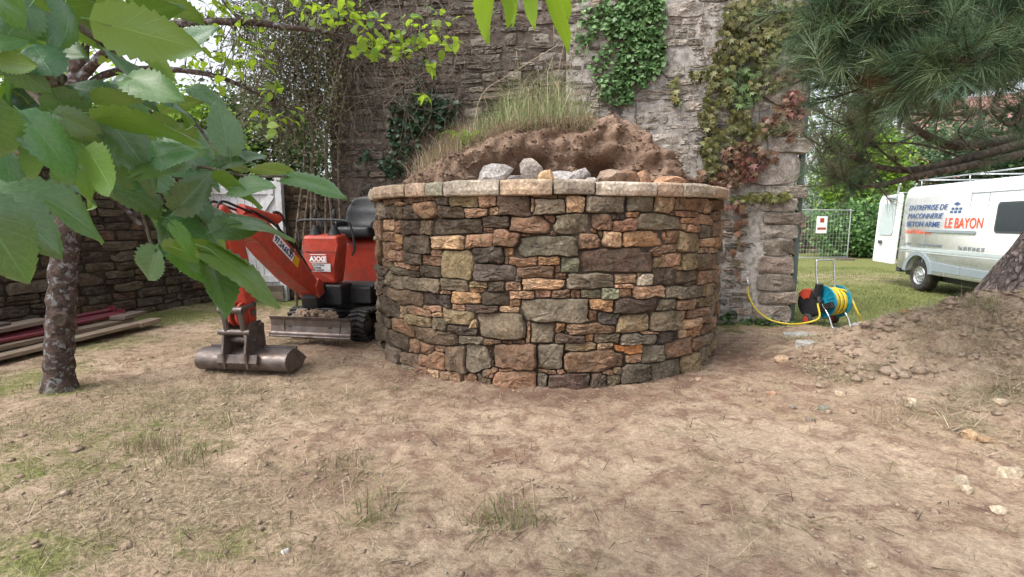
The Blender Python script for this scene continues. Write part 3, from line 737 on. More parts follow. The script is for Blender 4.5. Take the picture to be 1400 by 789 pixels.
# core behind the joints
mb = MB()
prof_ = [(RR - .5, -.25), (RR - .034, -.25), (RR - .034, COPZ0 + .01), (RR - .5, COPZ0 + .01)]
mb.add([(math.sin(a) * q, -math.cos(a) * q, z) for a in np.linspace(-2.4, 2.0, 90) for q, z in prof_], [(k * 4 + j, k * 4 + (j + 1) % 4, k * 4 + 4 + (j + 1) % 4, k * 4 + 4 + j) for k in range(89) for j in range(4)])
mb.build('core', M['joint'], ring, True)

# ================================================================ THE HIGH BACK WALL
wa_ = math.atan(-WK)
bw = empty('back_wall', (WX1 - (WX1 - .7) * math.cos(wa_), WALLY - (WX1 - .7) * math.sin(wa_), 0), wa_, label='high old wall of rough grey and pink stone behind the round wall', cat='stone wall')
r = random.Random(21)
# quoins at the free right end: (z0, z1, width, sticks out)
QU = [(0.0, .28, .55, 0), (.28, .48, .45, .07), (.48, .72, .5, .02), (.72, .98, .50, .0), (.98, 1.22, .42, .0), (1.22, 1.44, .50, .02), (1.44, 1.60, .46, .09), (1.60, 1.80, .58, .0), (1.80, 1.98, .45, .12), (1.98, 2.42, .70, .0),
      (2.42, 2.64, .40, .13), (2.64, 3.05, .45, 0), (3.05, 3.45, .55, .02), (3.45, 3.75, .42, 0), (3.75, 4.2, .6, 0), (4.2, 4.6, .45, 0), (4.6, 5.1, .6, 0)]
wb = []; wc = []; wd_ = []
for z0, z1, wq, pr in QU:
    wb.append((WX1 - wq / 2 + pr / 2, (z0 + z1) / 2, wq / 2 + pr / 2, (z1 - z0) / 2)); wc.append(r.choice('ggbe')); wd_.append(0.02 + pr * .25)
for b in coursed(WX0, WX1 - .45, -0.02, 1.95, .07, .17, .14, .46, r, .4) + coursed(WX0, WX1 - .45, 1.95, WZ1, .07, .20, .14, .48, r, .4):
    if b[0] + b[2] > WX1 - .52:
        if b[0] > WX1 - .62: continue
    # nothing is seen of the wall where the ring and its earth stand against it
    if -1.15 < b[0] < 1.95 and b[1] < 2.2: continue
    right = 1 / (1 + math.exp(-(b[0] - 1.1) / .35))
    if b[1] < 1.9 and b[0] > 1.5: wc.append(r.choice('ggBbeg'))
    elif r.random() < right: wc.append(r.choice('ggggeBvg'))
    else: wc.append(r.choice('bgmgmegB'))
    wb.append(b); wd_.append(r.uniform(-.012, .02))
cl = cells(wb, 0.007, 0.012, 14, (WX0, WX1 + .4, -.2, WZ1), 9)
order = sorted(range(len(cl)), key=lambda i: -(wb[i][2] * wb[i][3] * (1 if topx((wb[i][0], WALLY, wb[i][1]))[1] > -20 else .01)))
rest = []
for rank, i in enumerate(order):
    cx, cy, poly = cl[i]
    fn = lambda u, v, d: Vector((cx + u - .7, -d, cy + v)); ref = fn(0, 0, 0)
    me = stone_mesh('stone', poly, wd_[i] + .012, fn, M['wallstone'], 1000 + i, back=.10 if wd_[i] < .03 else .16, rough=0.010, ref=ref)
    col = stone_col(wc[i], r, .98)
    g_ = .55; lum = .30 * col[0] + .55 * col[1] + .15 * col[2]; tint = (1.02, .99, .965); sx_ = 1 / (1 + math.exp(-(cx - .9) / .5)); lum *= 1; bright = .62 + .86 * sx_ if cy > 1.7 else .75 + .45 * sx_  # paler limewash to the right; damp and shade of the left put into colour
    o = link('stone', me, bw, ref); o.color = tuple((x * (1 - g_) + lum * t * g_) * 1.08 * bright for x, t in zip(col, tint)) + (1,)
    if rank >= 285: rest.append(o)
def slab(name, x0, x1, y0, y1, z0, z1, mat, parent, step=0.10, amp=0.012, seed=1):
    """a wall body with an uneven front face (towards -Y)"""
    us = np.arange(x0, x1 + 1e-6, step); vs = np.arange(z0, z1 + 1e-6, step)
    U, Vv = np.meshgrid(us, vs); D = y0 + (fbm(U * 4, Vv * 4, 3, seed) - .5) * amp * 2
    n, m = len(us), len(vs); id_ = np.arange(n * m).reshape(m, n)
    f = np.stack([id_[:-1, :-1], id_[:-1, 1:], id_[1:, 1:], id_[1:, :-1]], -1).reshape(-1, 4)
    V = [tuple(p) for p in np.stack([U.ravel(), D.ravel(), Vv.ravel()], 1)]
    mb = MB(); mb.add(V, [tuple(x) for x in f])
    b = (x0 + .002, x1 - .002, z0, z1 - .002)
    mb.box(((x0 + x1) / 2, (y0 + y1) / 2 + .03, (z0 + z1) / 2), (x1 - x0 - .004, y1 - y0 - .06, z1 - z0 - .004))
    return mb.build(name, mat, parent, fix=False)
slab('core', WX0 - .7, .75 - .7, -0.004, .55, -.3, WZ1, M['mortar2'], bw, seed=3)
slab('core', .75 - .7, WX1 - .03 - .7, -0.010, .55, -.3, WZ1, M['mortar'], bw, seed=4)

# ---------------------------------------------------------------- steel post on the free end of the wall, tap
mb = MB(); mb.box((0, 0, 2.55), (.07, .07, 5.1)); mb.box((0, -.02, .6), (.09, .05, .05)); mb.box((0, -.02, 2.0), (.09, .05, .05)); mb.box((0, -.02, 3.4), (.09, .05, .05))
o = mb.build('steel_post', M['postgreen'], None, False, .006, (4.10, WALLY + .12, 0.0)); tag(o, 'green-grey steel post standing upright against the free end of the high wall', 'post')

# ================================================================ OLD DARK WALL AT THE LEFT
LA, LB = Vector((-7.3, 2.6, 0)), Vector((-5.50, 9.75, 0))
ld = (LB - LA).normalized(); LL = (LB - LA).length; ln = Vector((ld.y, -ld.x, 0))
lw = empty('garden_wall', LA, math.atan2(ld.y, ld.x), 'dark garden wall of old stone along the left edge behind the planks', 'stone wall')
r = random.Random(31)
LZ = 2.62
lb = [b for b in coursed(2.2, LL, 0, LZ, .11, .20, .24, .5, r, .18)]
cl = cells(lb, .008, .010, 12, (2.0, LL, -.2, LZ), 13)
order = sorted(range(len(cl)), key=lambda i: -(lb[i][2] * lb[i][3] * (1 if 2.9 < lb[i][0] else .2)))
rest = []
for rank, i in enumerate(order):
    cx, cy, poly = cl[i]
    fn = lambda u, v, d: Vector((cx + u, -d, cy + v)); ref = fn(0, 0, 0)
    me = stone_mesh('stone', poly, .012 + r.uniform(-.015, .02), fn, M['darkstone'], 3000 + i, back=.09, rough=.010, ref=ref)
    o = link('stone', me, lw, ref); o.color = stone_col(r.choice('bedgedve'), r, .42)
    if rank >= 285: rest.append(o)
join_objs(rest, 'small_stones', lw)
slab('core', 0, LL, .012, .5, -.3, LZ - .02, M['darkmortar'], lw, .15, .012, 6)
# pale corrugated roof behind it
rf = MB(); P = []
for k in range(60):
    P.append((k * .055, .018 * math.sin(k * math.pi / 2)))
V = [(a, 0, b) for a, b in P] + [(a, 3.2, b + .85) for a, b in P] + [(a, 0, b - .012) for a, b in P] + [(a, 3.2, b + .838) for a, b in P]
n = len(P); Fs = [(i, i + 1, n + i + 1, n + i) for i in range(n - 1)] + [(2 * n + i, 3 * n + i, 3 * n + i + 1, 2 * n + i + 1) for i in range(n - 1)]
Fs += [(0, n, 3 * n, 2 * n), (n - 1, 2 * n + n - 1, 4 * n - 1, 2 * n - 1), *[(i, 2 * n + i, 2 * n + i + 1, i + 1) for i in range(n - 1)]]
sh = empty('garden_shed', (-9.6, 9.8, 0), R_(8), 'low garden shed with pale corrugated roof peeping over the dark wall', 'shed')
rf.add([(x, y, z + 2.55) for x, y, z in V], Fs); rf.build('roof', M['roof'], sh)
MB().box((1.62, 1.6, 1.24), (3.0, 3.0, 2.48)).build('wall', M['oldwood'], sh)
# a lower wall set back beyond the left end of the high wall, the shade of the gap put into its dark stone
sw = empty('low_wall', (-5.0, 9.75, 0), 0, 'low shaded stone wall in the gap between the white gate and the high wall', 'stone wall')
r = random.Random(41)
lb = [b for b in coursed(.75, 3.1, 0, 2.25, .13, .24, .22, .5, r, .2)]
for i, (cx, cy, poly) in enumerate(cells(lb, .008, .010, 12, (.72, 3.12, -.2, 2.25), 17)):
    fn = lambda u, v, d: Vector((cx + u, -d, cy + v)); ref = fn(0, 0, 0)
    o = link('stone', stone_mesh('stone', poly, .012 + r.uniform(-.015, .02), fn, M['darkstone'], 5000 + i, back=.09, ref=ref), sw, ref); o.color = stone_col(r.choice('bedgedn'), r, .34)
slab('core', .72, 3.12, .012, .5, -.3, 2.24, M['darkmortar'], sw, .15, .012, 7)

# ================================================================ EARTH BANK INSIDE THE RING
CREST = [(548, 252), (575, 237), (612, 213), (650, 193), (690, 176), (740, 168), (800, 170), (840, 158), (872, 170), (900, 198), (925, 224), (945, 250)]
def crest_y(px): return float(np.interp(px, [c[0] for c in CREST], [c[1] for c in CREST]))
YL = 5.88
nU, nV = 130, 46
V = []; 
for i in range(nU):
    px = 548 + (948 - 548) * i / (nU - 1)
    lip = atY(px, crest_y(px), YL); lip.z = max(lip.z, COPZ1 - .03)
    X = lip.x; t = i / (nU - 1)
    ring_in = RC[1] - math.sqrt(max((RR - .36) ** 2 - min((X - RC[0]) ** 2, (RR - .38) ** 2), 0.001))
    yl = max(YL, ring_in + .25) if False else YL
    fr = max(ring_in + .05, 5.25)
    steep = 1.0 if px < 850 else max(0.0, 1 - (px - 850) / 50)
    yb = fr + (yl - .12 - fr) * (0.75 * steep)
    hgt = lip.z - 1.70
    for j in range(nV):
        s = j / (nV - 1)
        if s < .55:     # the cut face: undercut below, a lip of turf on top
            k = s / .55
            z = 1.70 + hgt * k
            st_ = steep * max(0, min(1, (px - 600) / 60))
            ya = fr + (yl - fr) * k ** 1.5
            und = .06 + .62 * max(0, mnoise.noise(Vector((X * 2.1 + 3.7, 0, 1.3)))) + .30 * mnoise.noise(Vector((X * 5.3, z * 4, 2.2)))
            yo = yl - .10 + und * (1.0 if k < .34 else max(0, 1 - (k - .34) / .20)) - .07 * math.sin(math.pi * min(1, max(0, (k - .5) / .5))) - .05 * math.exp(-((k - .93) / .05) ** 2) + (max(0, k - .55) ** 2) * .5
            y = ya * (1 - st_) + yo * st_
        else:           # back to the high wall
            k = (s - .55) / .45
            y = yl + (wy(X) + .03 - yl) * k
            z = lip.z + (0.28 * k + .10 * math.sin(k * 3)) * (1 if px < 820 else .45)
        nz = mnoise.fractal(Vector((X * 5, y * 5, z * 5)), .9, 2.1, 5) * .062 + mnoise.noise(Vector((X * 1.9, y * 1.9, z * 1.9))) * .05 + (abs(mnoise.noise(Vector((X * 6.5, y * 3, z * 9)))) * .09 if s < .5 else 0)
        V.append((X + nz * .4, y - nz * (1.1 if s < .55 else .3), z + nz * .6))
id_ = np.arange(nU * nV).reshape(nU, nV)
f = np.stack([id_[:-1, :-1], id_[1:, :-1], id_[1:, 1:], id_[:-1, 1:]], -1).reshape(-1, 4)
bank = link('earth_bank', np_mesh('earth_bank', V, f, M['soil'], True)); tag(bank, kind='structure')
BANKV = np.array(V).reshape(nU, nV, 3)
# fill between ring and bank, below the coping
mb = MB(); an_ = np.linspace(-2.4, 2.0, 60); n_ = len(an_)
mb.add([(RC[0] + math.sin(a) * (RR - .3), RC[1] - math.cos(a) * (RR - .3), z) for z in (0, 1.72) for a in an_], [(k, k + 1, n_ + k + 1, n_ + k) for k in range(n_ - 1)] + [tuple(n_ + k for k in range(n_))])
o = mb.build('earth_fill', M['soil'], None, True); tag(o, kind='structure')
# clods and crumbs on the bank
# ================================================================ MINI EXCAVATOR (local: -Y is forward)
EX = empty('mini_excavator', (-2.20, 7.05, 0), R_(-11), 'red mini excavator on rubber tracks left of the round wall, its wide bucket lowered', 'excavator')
exM = Matrix.Translation((-2.20, 7.05, 0)) @ Matrix.Rotation(R_(-11), 4, 'Z'); exI = exM.inverted()
def loc(p): return exI @ Vector(p)
def track(x):
    y0, y1, r, zc = -.52, .60, .175, .185
    path = []
    n = 9
    for k in range(n + 1):
        a = math.pi / 2 + math.pi * k / n; path.append((y0 + r * math.cos(a), zc + r * math.sin(a)))
    m = 11
    for k in range(1, m): path.append((y0 + (y1 - y0) * k / m, zc - r))
    for k in range(n + 1):
        a = -math.pi / 2 + math.pi * k / n; path.append((y1 + r * math.cos(a), zc + r * math.sin(a)))
    for k in range(1, m): path.append((y1 - (y1 - y0) * k / m, zc + r - .012 * math.sin(math.pi * k / m)))
    N = len(path); mb = MB(); V = []
    for (y, z) in path:
        dy, dz = (y - min(max(y, y0), y1)), z - zc; L = math.hypot(dy, dz) or 1
        iy, iz = y - dy / L * .028, z - dz / L * .028
        V += [(x - .11, y, z), (x + .11, y, z), (x + .11, iy, iz), (x - .11, iy, iz)]
    mb.add(V, [(i * 4 + j, i * 4 + (j + 1) % 4, ((i + 1) % N) * 4 + (j + 1) % 4, ((i + 1) % N) * 4 + j) for i in range(N) for j in range(4)])
    o = mb.build('track', M['rubber'], EX, False, .004)
    lug = MB()
    for i in range(N):
        y, z = path[i]; dy, dz = (y - min(max(y, y0), y1)), z - zc; a = math.atan2(dz, dy)
        rot = Matrix.Rotation(a - math.pi / 2, 3, 'X')
        for sx, sk in ((-.058, .3), (.058, -.3)):
            rr2 = rot @ Matrix.Rotation(sk, 3, 'Z')
            lug.box(Vector((x + sx, y, z)) + rot @ Vector((0, 0, .012)), (.115, .036, .034), rr2)
    lug.build('tread_lugs', M['rubber'], o, False, .005)
    wh = MB()
    for yy, rr3 in ((y0, .13), (y1, .135), (-.18, .065), (.05, .065), (.28, .065)):
        z = zc if rr3 > .1 else .085
        wh.lathe((x - .085, yy, z), (1, 0, 0), [(.001, 0), (rr3 * .5, 0), (rr3 * .55, .02), (rr3, .02), (rr3, .15), (rr3 * .55, .15), (rr3 * .5, .17), (.001, .17)], 20)
    wh.box((x, .04, .185), (.09, .86, .10))
    wh.build('track_wheels', M['steel'], EX, 'auto', 0)
track(-.42); track(.42)
MB().box((0, .04, .27), (.64, .72, .14)).box((0, -.45, .26), (.30, .50, .08)).build('undercarriage', M['black'], EX, False, .01)
mb = MB(); mb.lathe((0, .05, .33), (0, 0, 1), [(.001, 0), (.27, 0), (.27, .09), (.001, .09)], 28); mb.build('slew_ring', M['black'], EX, 'auto')
# dozer blade
bl = MB()
prof = [(-.03, .0), (.0, .05), (.012, .12), (.006, .19), (-.025, .235)]
P2 = [(-1.02 + a, .125 + b) for a, b in prof] + [(-.985 + a, .125 + b) for a, b in prof[::-1]]
bl.prism(P2, (-.52, .52), lambda a, b, c: (c, a, b))
bl.box((0, -1.035, .135), (1.06, .02, .05)); bl.box((-.335, -1.013, .25), (.014, .02, .22)); bl.box((.385, -1.013, .25), (.014, .02, .22))
bl.build('blade', M['steel'], EX, False, .004)
for x in (-.26, .26): MB().box((x, -.72, .235), (.06, .58, .09), Matrix.Rotation(R_(6), 3, 'X')).build('blade_arm', M['black'], EX, False, .008)
# earth and grass caught on the blade
mb = MB()
for k in range(60): mb.box((rnd.uniform(-.25, .3), rnd.uniform(-.96, -.88), .33 + rnd.uniform(0, .09)), (rnd.uniform(.03, .1), .03, .03), Matrix.Rotation(rnd.uniform(0, 3), 3, 'Z'))
mb.box((0, -.93, .32), (.6, .07, .06)); mb.build('caught_earth', M['clod'], EX)
# upper body
MB().box((.02, .16, .53), (.86, .98, .22)).box((0, -.42, .56), (.34, .3, .26)).build('upper_frame', M['black'], EX, False, .02)
MB().box((.16, .02, .655), (.62, .62, .035)).build('footplate', M['darktrim'], EX, False, .006)
mb = MB()
hp = [(-.02, .62), (.60, .62), (.70, .75), (.70, 1.08), (.60, 1.22), (.10, 1.26), (-.02, 1.18)]
mb.prism(hp, (-.46, .50), lambda a, b, c: (c, a + .06, b)); mb.build('engine_hood', M['red'], EX, False, .05, seg=3)
MB().box((.02, .70, .72), (.92, .20, .34)).build('counterweight', M['black'], EX, False, .05)
# seat
st = empty('seat', (.10, .10, 1.26)); st.parent = EX
mb = MB(); cs = [(-.25, -.20), (.25, -.20), (.27, .1), (.25, .26), (-.25, .26), (-.27, .1)]
mb.prism(cs, (.0, .15), lambda a, b, c: (a * (1 if c < .1 else .94), b, c + .02 + (-.02 if b < -.1 else 0))); mb.build('seat_cushion', M['seat'], st, True, .045, seg=3)
bk = []
for j in range(9):
    t = j / 8; z = .08 + .49 * t; wdt = .28 * (1 - .20 * t ** 3); yy = .17 + .14 * t
    for k in range(11):
        s = k / 10 * 2 - 1
        bk.append((s * wdt, yy - .09 * abs(s) ** 2.4 * (1 - .4 * t) + (.02 if j in (3, 6) else 0), z - .05 * abs(s) ** 3 * (t > .8)))
nf = len(bk); bk += [(x, y + .07, z) for x, y, z in bk]
Fs = [(j * 11 + k, j * 11 + k + 1, (j + 1) * 11 + k + 1, (j + 1) * 11 + k) for j in range(8) for k in range(10)]
Fs += [tuple(nf + i for i in f[::-1]) for f in Fs]
edge = [k for k in range(11)] + [j * 11 + 10 for j in range(1, 9)] + [8 * 11 + k for k in range(9, -1, -1)] + [j * 11 for j in range(7, 0, -1)]
Fs += [(edge[i], edge[(i + 1) % len(edge)], nf + edge[(i + 1) % len(edge)], nf + edge[i]) for i in range(len(edge))]
mb = MB(); mb.add(bk, Fs); mb.build('seat_back', M['seat'], st, True, .02, seg=2)
for s in (-1, 1): MB().box((s * .26, .0, .17), (.05, .30, .10)).build('armrest', M['seat'], st, True, .02)
# control console
con = empty('control_console', (-.10, -.42, 0)); con.parent = EX
mb = MB()
cp = [(-.235, 1.30), (.235, 1.30), (.245, 1.18), (.215, .95), (.185, .70), (-.185, .70), (-.215, .95), (-.245, 1.18)]
mb.prism(cp, (-.13, .12), lambda a, b, c: (a, c * (1.0 if b > .8 else .8) - (.02 if .9 < b < 1.25 and c < 0 else 0), b + (.03 if c > 0 and b > 1.25 else 0)))
cshell = mb.build('console_shell', M['red'], con, False, .035, seg=3)
MB().box((0, -.152, 1.10), (.47, .012, .008)).build('console_seam', M['black'], con)
def fm(x, y, z, tilt=0.0):
    return Matrix.Translation((x, y, z)) @ Matrix.Rotation(R_(90 + tilt), 4, 'X')
text('lettering', 'AXXE', .085, M['white'], con, fm(-.135, -.158, .985), .004, 0, 'LEFT', 1.05)
MB().box((-.02, -.1545, 1.068), (.22, .004, .008)).box((-.03, -.1545, .972), (.26, .004, .007)).build('lettering_bar', M['white'], con)
MB().box((.01, -.152, .905), (.27, .006, .10)).build('sticker', M['whitewood'], con)
text('lettering', 'LOCATION', .034, M['darktrim'], con, fm(-.11, -.157, .925), .001)
text('lettering', 'MATERIEL', .030, M['darktrim'], con, fm(-.11, -.157, .893), .001)
text('lettering', '02.97.24.65.37', .028, M['darktrim'], con, fm(-.11, -.157, .864), .001)
text('lettering', 'E00', .085, M['whitewood'], EX, fm(.02, -.345, .545), .003)
for x in (-.13, .13):
    lv = MB()
    lv.lathe((x, .0, 1.30), (0, 0, 1), [(.085, 0), (.085, .02), (.068, .035), (.072, .05), (.055, .065), (.06, .08), (.042, .095), (.046, .11), (.022, .135)], 16)
    b = lv.build('lever_boot', M['black'], con, True)
    lv = MB(); lv.tube([(x, 0, 1.42), (x, .01, 1.52)], .011, 8); lv.lathe((x, .01, 1.50), (0, .04, 1), [(.012, 0), (.022, .01), (.026, .06), (.020, .12), (.001, .135)], 12)
    lv.build('control_lever', M['black'], con, True)
mb = MB()
mb.tube(smooth_path([(-.37, .02, 1.20), (-.37, -.02, 1.42), (-.33, -.05, 1.485), (-.2, -.06, 1.50), (.15, -.06, 1.50), (.32, -.05, 1.485), (.37, -.02, 1.42), (.37, .06, 1.15), (.30, .12, 1.05)], 5), .014, 8)
mb.tube([(-.03, -.06, 1.50), (-.03, .03, 1.30)], .009, 6); mb.tube([(.04, -.06, 1.50), (.04, .03, 1.30)], .009, 6)
mb.build('hand_rail', M['darktrim'], con, True)
# swing post, boom, arm, bucket, in a vertical plane through the pivot
PV = Vector((-2.47, 6.35, 0)); DIR = Vector((-.105, -.98, 0)).normalized(); SID = Vector((-DIR.y, DIR.x, 0)) * -1   # SID points to the viewer's right... 
if SID.x < 0: SID = -SID
def bp(s, z, c): return loc(PV + DIR * s + SID * c + Vector((0, 0, z)))
MB().prism([(-.22, .42), (.05, .42), (.08, .55), (.04, .72), (-.22, .70)], (-.10, .10), lambda a, b, c: bp(a, b, c)).build('swing_post', M['black'], EX, False, .015)
def ribbon(path, wid):
    """side outline of a beam whose centre line is path, heights wid"""
    P = [Vector((a, b, 0)) for a, b in path]; up, dn = [], []
    for i, p in enumerate(P):
        t = (P[min(i + 1, len(P) - 1)] - P[max(i - 1, 0)]).normalized(); n = Vector((-t.y, t.x, 0))
        up.append(p + n * wid[i] / 2); dn.append(p - n * wid[i] / 2)
    return [(p.x, p.y) for p in up] + [(p.x, p.y) for p in dn[::-1]]
boomc = [(-.02, .62), (.16, .74), (.50, .97), (.88, 1.235), (1.10, 1.385), (1.30, 1.455), (1.52, 1.465)]
bo = MB(); bo.prism(ribbon(boomc, [.12, .22, .30, .30, .26, .20, .13]), (-.105, .105), lambda a, b, c: bp(a, b, c)); boom = bo.build('boom', M['red'], EX, False, .018)
mb = MB()
for c in (-.11, .11):
    mb = MB(); mb.prism([(-.09, .60), (.05, .55), (.12, .70), (.04, .80), (-.05, .74)], (c - .02, c + .02), lambda a, b, c: bp(a, b, c)); mb.build('boom_foot', M['red'], EX, False, .008)
mb = MB()
mb.tube([bp(.08, .93, -.03), bp(.45, 1.20, -.03)], .036, 12); mb.build('boom_cylinder', M['red'], EX, 'auto')
mb = MB(); mb.tube([bp(.45, 1.20, -.03), bp(.62, 1.30, -.03)], .020, 10); mb.tube([bp(1.22, 1.60, 0), bp(1.0, 1.60, 0)], .02, 8); mb.build('piston_rod', M['chrome'], EX, True)
mb = MB(); mb.tube([bp(.72, 1.54, 0), bp(.66, 1.50, 0)], .055, 12); mb.tube([bp(.70, 1.50, 0), bp(1.30, 1.60, 0)], .055, 14); mb.build('arm_cylinder', M['red'], EX, 'auto')
mb = MB(); mb.tube(smooth_path([bp(.35, 1.18, .03), bp(.55, 1.42, .04), bp(.66, 1.56, .03), bp(.76, 1.58, .02)], 5), .018, 7); mb.tube(smooth_path([bp(.3, 1.12, -.03), bp(.55, 1.37, -.04), bp(.68, 1.5, -.03), bp(.80, 1.53, -.02)], 5), .018, 7); mb.build('hydraulic_hose', M['black'], EX, True)
# sticker on the side of the boom that faces the camera: its underside and its right flank show; put it on the flank and upper face
def boom_frame(s0, z0, s1, z1, off):
    a, b = bp(s0, z0, off), bp(s1, z1, off); x = (b - a).normalized(); nrm = bp(0, 0, 1) - bp(0, 0, 0); y = nrm.cross(x)
    return a, x, y
n_ = (bp(0, 0, 1) - bp(0, 0, 0)).normalized()
def on_boom(s, z, up=0.0, lift=.001):
    """frame on the boom flank at (s, z): x along the boom downwards, text reads from upper left to lower right"""
    a = bp(s, z, .105 + lift); x = (bp(s - .5, z - .345, .105 + lift) - a).normalized(); y = n_.cross(x)
    return Matrix(((x.x, y.x, n_.x, a.x), (x.y, y.y, n_.y, a.y), (x.z, y.z, n_.z, a.z), (0, 0, 0, 1)))
Mx = on_boom(.93, 1.33)
pl = MB(); pl.add([Mx @ Vector(p) for p in ((0, -.055, .001), (.44, -.055, .001), (.44, .055, .001), (0, .055, .001))], [(0, 1, 2, 3)]); pl.build('sticker', M['white'], boom, fix=False)
text('lettering', '97.24.65.37', .088, M['navy'], boom, Mx @ Matrix.Translation((.02, -.032, .003)), .003, 0, 'LEFT', .98)
pl = MB(); pl.add([Mx @ Vector(p) for p in ((.45, -.055, .001), (.57, -.055, .001), (.57, .055, .001), (.45, .055, .001))], [(0, 1, 2, 3)]); pl.build('warning_sticker', M['yellow'], boom, fix=False)
armc = [(1.66, 1.60), (1.54, 1.46), (1.44, 1.15), (1.36, .85), (1.31, .60), (1.30, .50)]
mb = MB(); mb.prism(ribbon(armc, [.12, .24, .22, .18, .13, .09]), (-.07, .07), lambda a, b, c: bp(a, b, c)); arm = mb.build('arm', M['red'], EX, False, .014)
mb = MB(); mb.tube([bp(1.70, 1.50, 0), bp(1.62, 1.02, 0)], .042, 12); mb.build('bucket_cylinder', M['red'], EX, 'auto')
mb = MB(); mb.tube([bp(1.62, 1.02, 0), bp(1.545, .66, 0)], .020, 10); mb.build('piston_rod', M['steel'], EX, True)
mb = MB()
for c in (-.085, .085):
    mb.tube([bp(1.545, .66, c), bp(1.33, .68, c)], .024, 8); mb.tube([bp(1.545, .66, c), bp(1.50, .44, c)], .026, 8)
mb.tube([bp(1.545, .66, -.12), bp(1.545, .66, .12)], .035, 12); mb.tube([bp(1.33, .68, -.1), bp(1.33, .68, .1)], .028, 10)
mb.build('bucket_link', M['steel'], EX, 'auto')
mb = MB()
for c in (-.035, .035): mb.lathe(bp(1.42, .60, c), bp(0, 0, 1) - bp(0, 0, 0), [(.001, -.012), (.115, -.012), (.115, .012), (.001, .012)], 20)
mb.build('link_disc', M['red'], EX, 'auto')
mb = MB()
for c in (-.045, .045):
    mb.tube(smooth_path([bp(1.20, 1.57, c), bp(1.42, 1.62, c * 1.2), bp(1.64, 1.66, c), bp(1.72, 1.52, c), bp(1.66, 1.20, c * .6)], 6), .013, 6)
mb.tube(smooth_path([bp(.10, .88, .06), bp(.40, 1.14, .075), bp(.80, 1.42, .075), bp(1.10, 1.555, .06), bp(1.25, 1.60, .04)], 6), .012, 6)
mb.build('hydraulic_hose', M['black'], EX, True)
for a, b, rr_ in ((1.47, 1.455, .05), (1.325, .60, .035), (.0, .655, .05), (.62, 1.16, .03)):
    mb = MB(); mb.lathe(bp(a, b, .10 if a != 1.325 else .07), n_, [(.001, .03), (rr_ * .55, .03), (rr_ * .6, .02), (rr_, .018), (rr_, -.02)], 14); mb.build('pivot_pin', M['steel'], EX, 'auto')
# bucket: wide, smooth edged, its round back towards the camera
BK = empty('bucket', (0, 0, 0)); BK.parent = EX
cx_, cz_ = 1.33, .132
bprof = [(cx_ + .15 * math.cos(a), cz_ + .112 * math.sin(a)) for a in np.linspace(R_(118), R_(-75), 14)]
bprof = [(cx_ - .12, .205)] + bprof + [(cx_ - .17, .035)]
inn = [(cx_ + (a - cx_) * .93, cz_ + (b - cz_) * .93) for a, b in bprof]
bprof_all = bprof + inn[::-1]
BWid = .45
mb = MB(); mb.prism(bprof_all, (-BWid, BWid), lambda a, b, c: bp(a, b, c)); mb.build('bucket_shell', M['steel'], BK, 'auto', 0)
for c in (-BWid - .006, BWid + .006):
    e = bprof + [(cx_ - .26, .10)]
    mb = MB(); mb.prism(e, (c - .011, c + .011), lambda a, b, c: bp(a, b, c)); mb.build('bucket_side', M['steel'], BK, False, .004)
mb = MB(); mb.prism([(cx_ - .17, .030), (cx_ - .26, .085), (cx_ - .25, .10), (cx_ - .16, .05)], (-BWid, BWid), lambda a, b, c: bp(a, b, c)); mb.build('cutting_edge', M['steel'], BK)
mb = MB(); mb.tube([bp(cx_ - .10, .232, -BWid), bp(cx_ - .10, .232, BWid)], .022, 8); mb.build('top_lip', M['steel'], BK, True)
for c in (-.125, .105):
    mb = MB(); mb.prism([(1.20, .24), (1.52, .08), (1.545, .24), (1.50, .46), (1.42, .52), (1.27, .52), (1.22, .44)], (c - .012, c + .012), lambda a, b, c: bp(a, b, c)); mb.build('bracket_plate', M['steel'], BK, False, .005)
mb = MB(); mb.prism([(1.49, .10), (1.52, .14), (1.50, .22), (1.46, .2)], (-.2, .2), lambda a, b, c: bp(a, b, c))
for a, b in ((1.30, .47), (1.50, .44), (1.40, .34)): mb.tube([bp(a, b, -.17), bp(a, b, .15)], .030, 12)
mb.build('bucket_pins', M['steel'], BK, 'auto')

# ================================================================ WHITE VAN (local: x rear -> front, y away from the viewer, z up)
vx = Vector((-.17, -.985, 0)).normalized()
VAN = empty('work_van', (8.70, 11.75, 0), math.atan2(vx.y, vx.x), 'white builder van with blue and orange lettering and an open rear door, on the lawn', 'van')
L_, W_, HR = 5.4, 2.0, 2.22
def arch(x, r, z0, n=12): return [(x + r * math.cos(a), z0 + r * math.sin(a)) for a in np.linspace(math.pi, 0, n)]
ZS = .40; WX = (.80, 4.55); ar = .43; az = .34
out = [(.0, ZS + .06), (WX[0] - ar, ZS)] + [(x, max(z, ZS)) for x, z in arch(WX[0], ar, az)][1:-1] + [(WX[0] + ar, ZS), (WX[1] - ar, ZS)] + [(x, max(z, ZS)) for x, z in arch(WX[1], ar, az)][1:-1] + [(WX[1] + ar, ZS), (5.35, ZS), (5.42, .75), (5.30, 1.02), (4.75, 1.22), (4.05, 2.02), (3.6, HR), (.04, HR), (.0, 2.05)]
zmax = HR
def section(y, dz, ins):
    o = []
    for x, z in out:
        zz = z if z < 1.0 else 1.0 + (z - 1.0) * (zmax - dz - 1.0) / (zmax - 1.0)
        o.append((x, y + ins * max(0, (z - 1.0)) / 1.2, zz))
    return o
ys = [(0, .16, .06), (.03, .07, .06), (.10, .02, .05), (.22, 0, .0), (W_ - .22, 0, 0), (W_ - .10, .02, -.05), (W_ - .03, .07, -.06), (W_, .16, -.06)]
V = []; n = len(out)
for y, dz, ins in ys: V += section(y, dz, ins)
Fs = [tuple(range(n)), tuple((len(ys) - 1) * n + k for k in range(n))[::-1]]
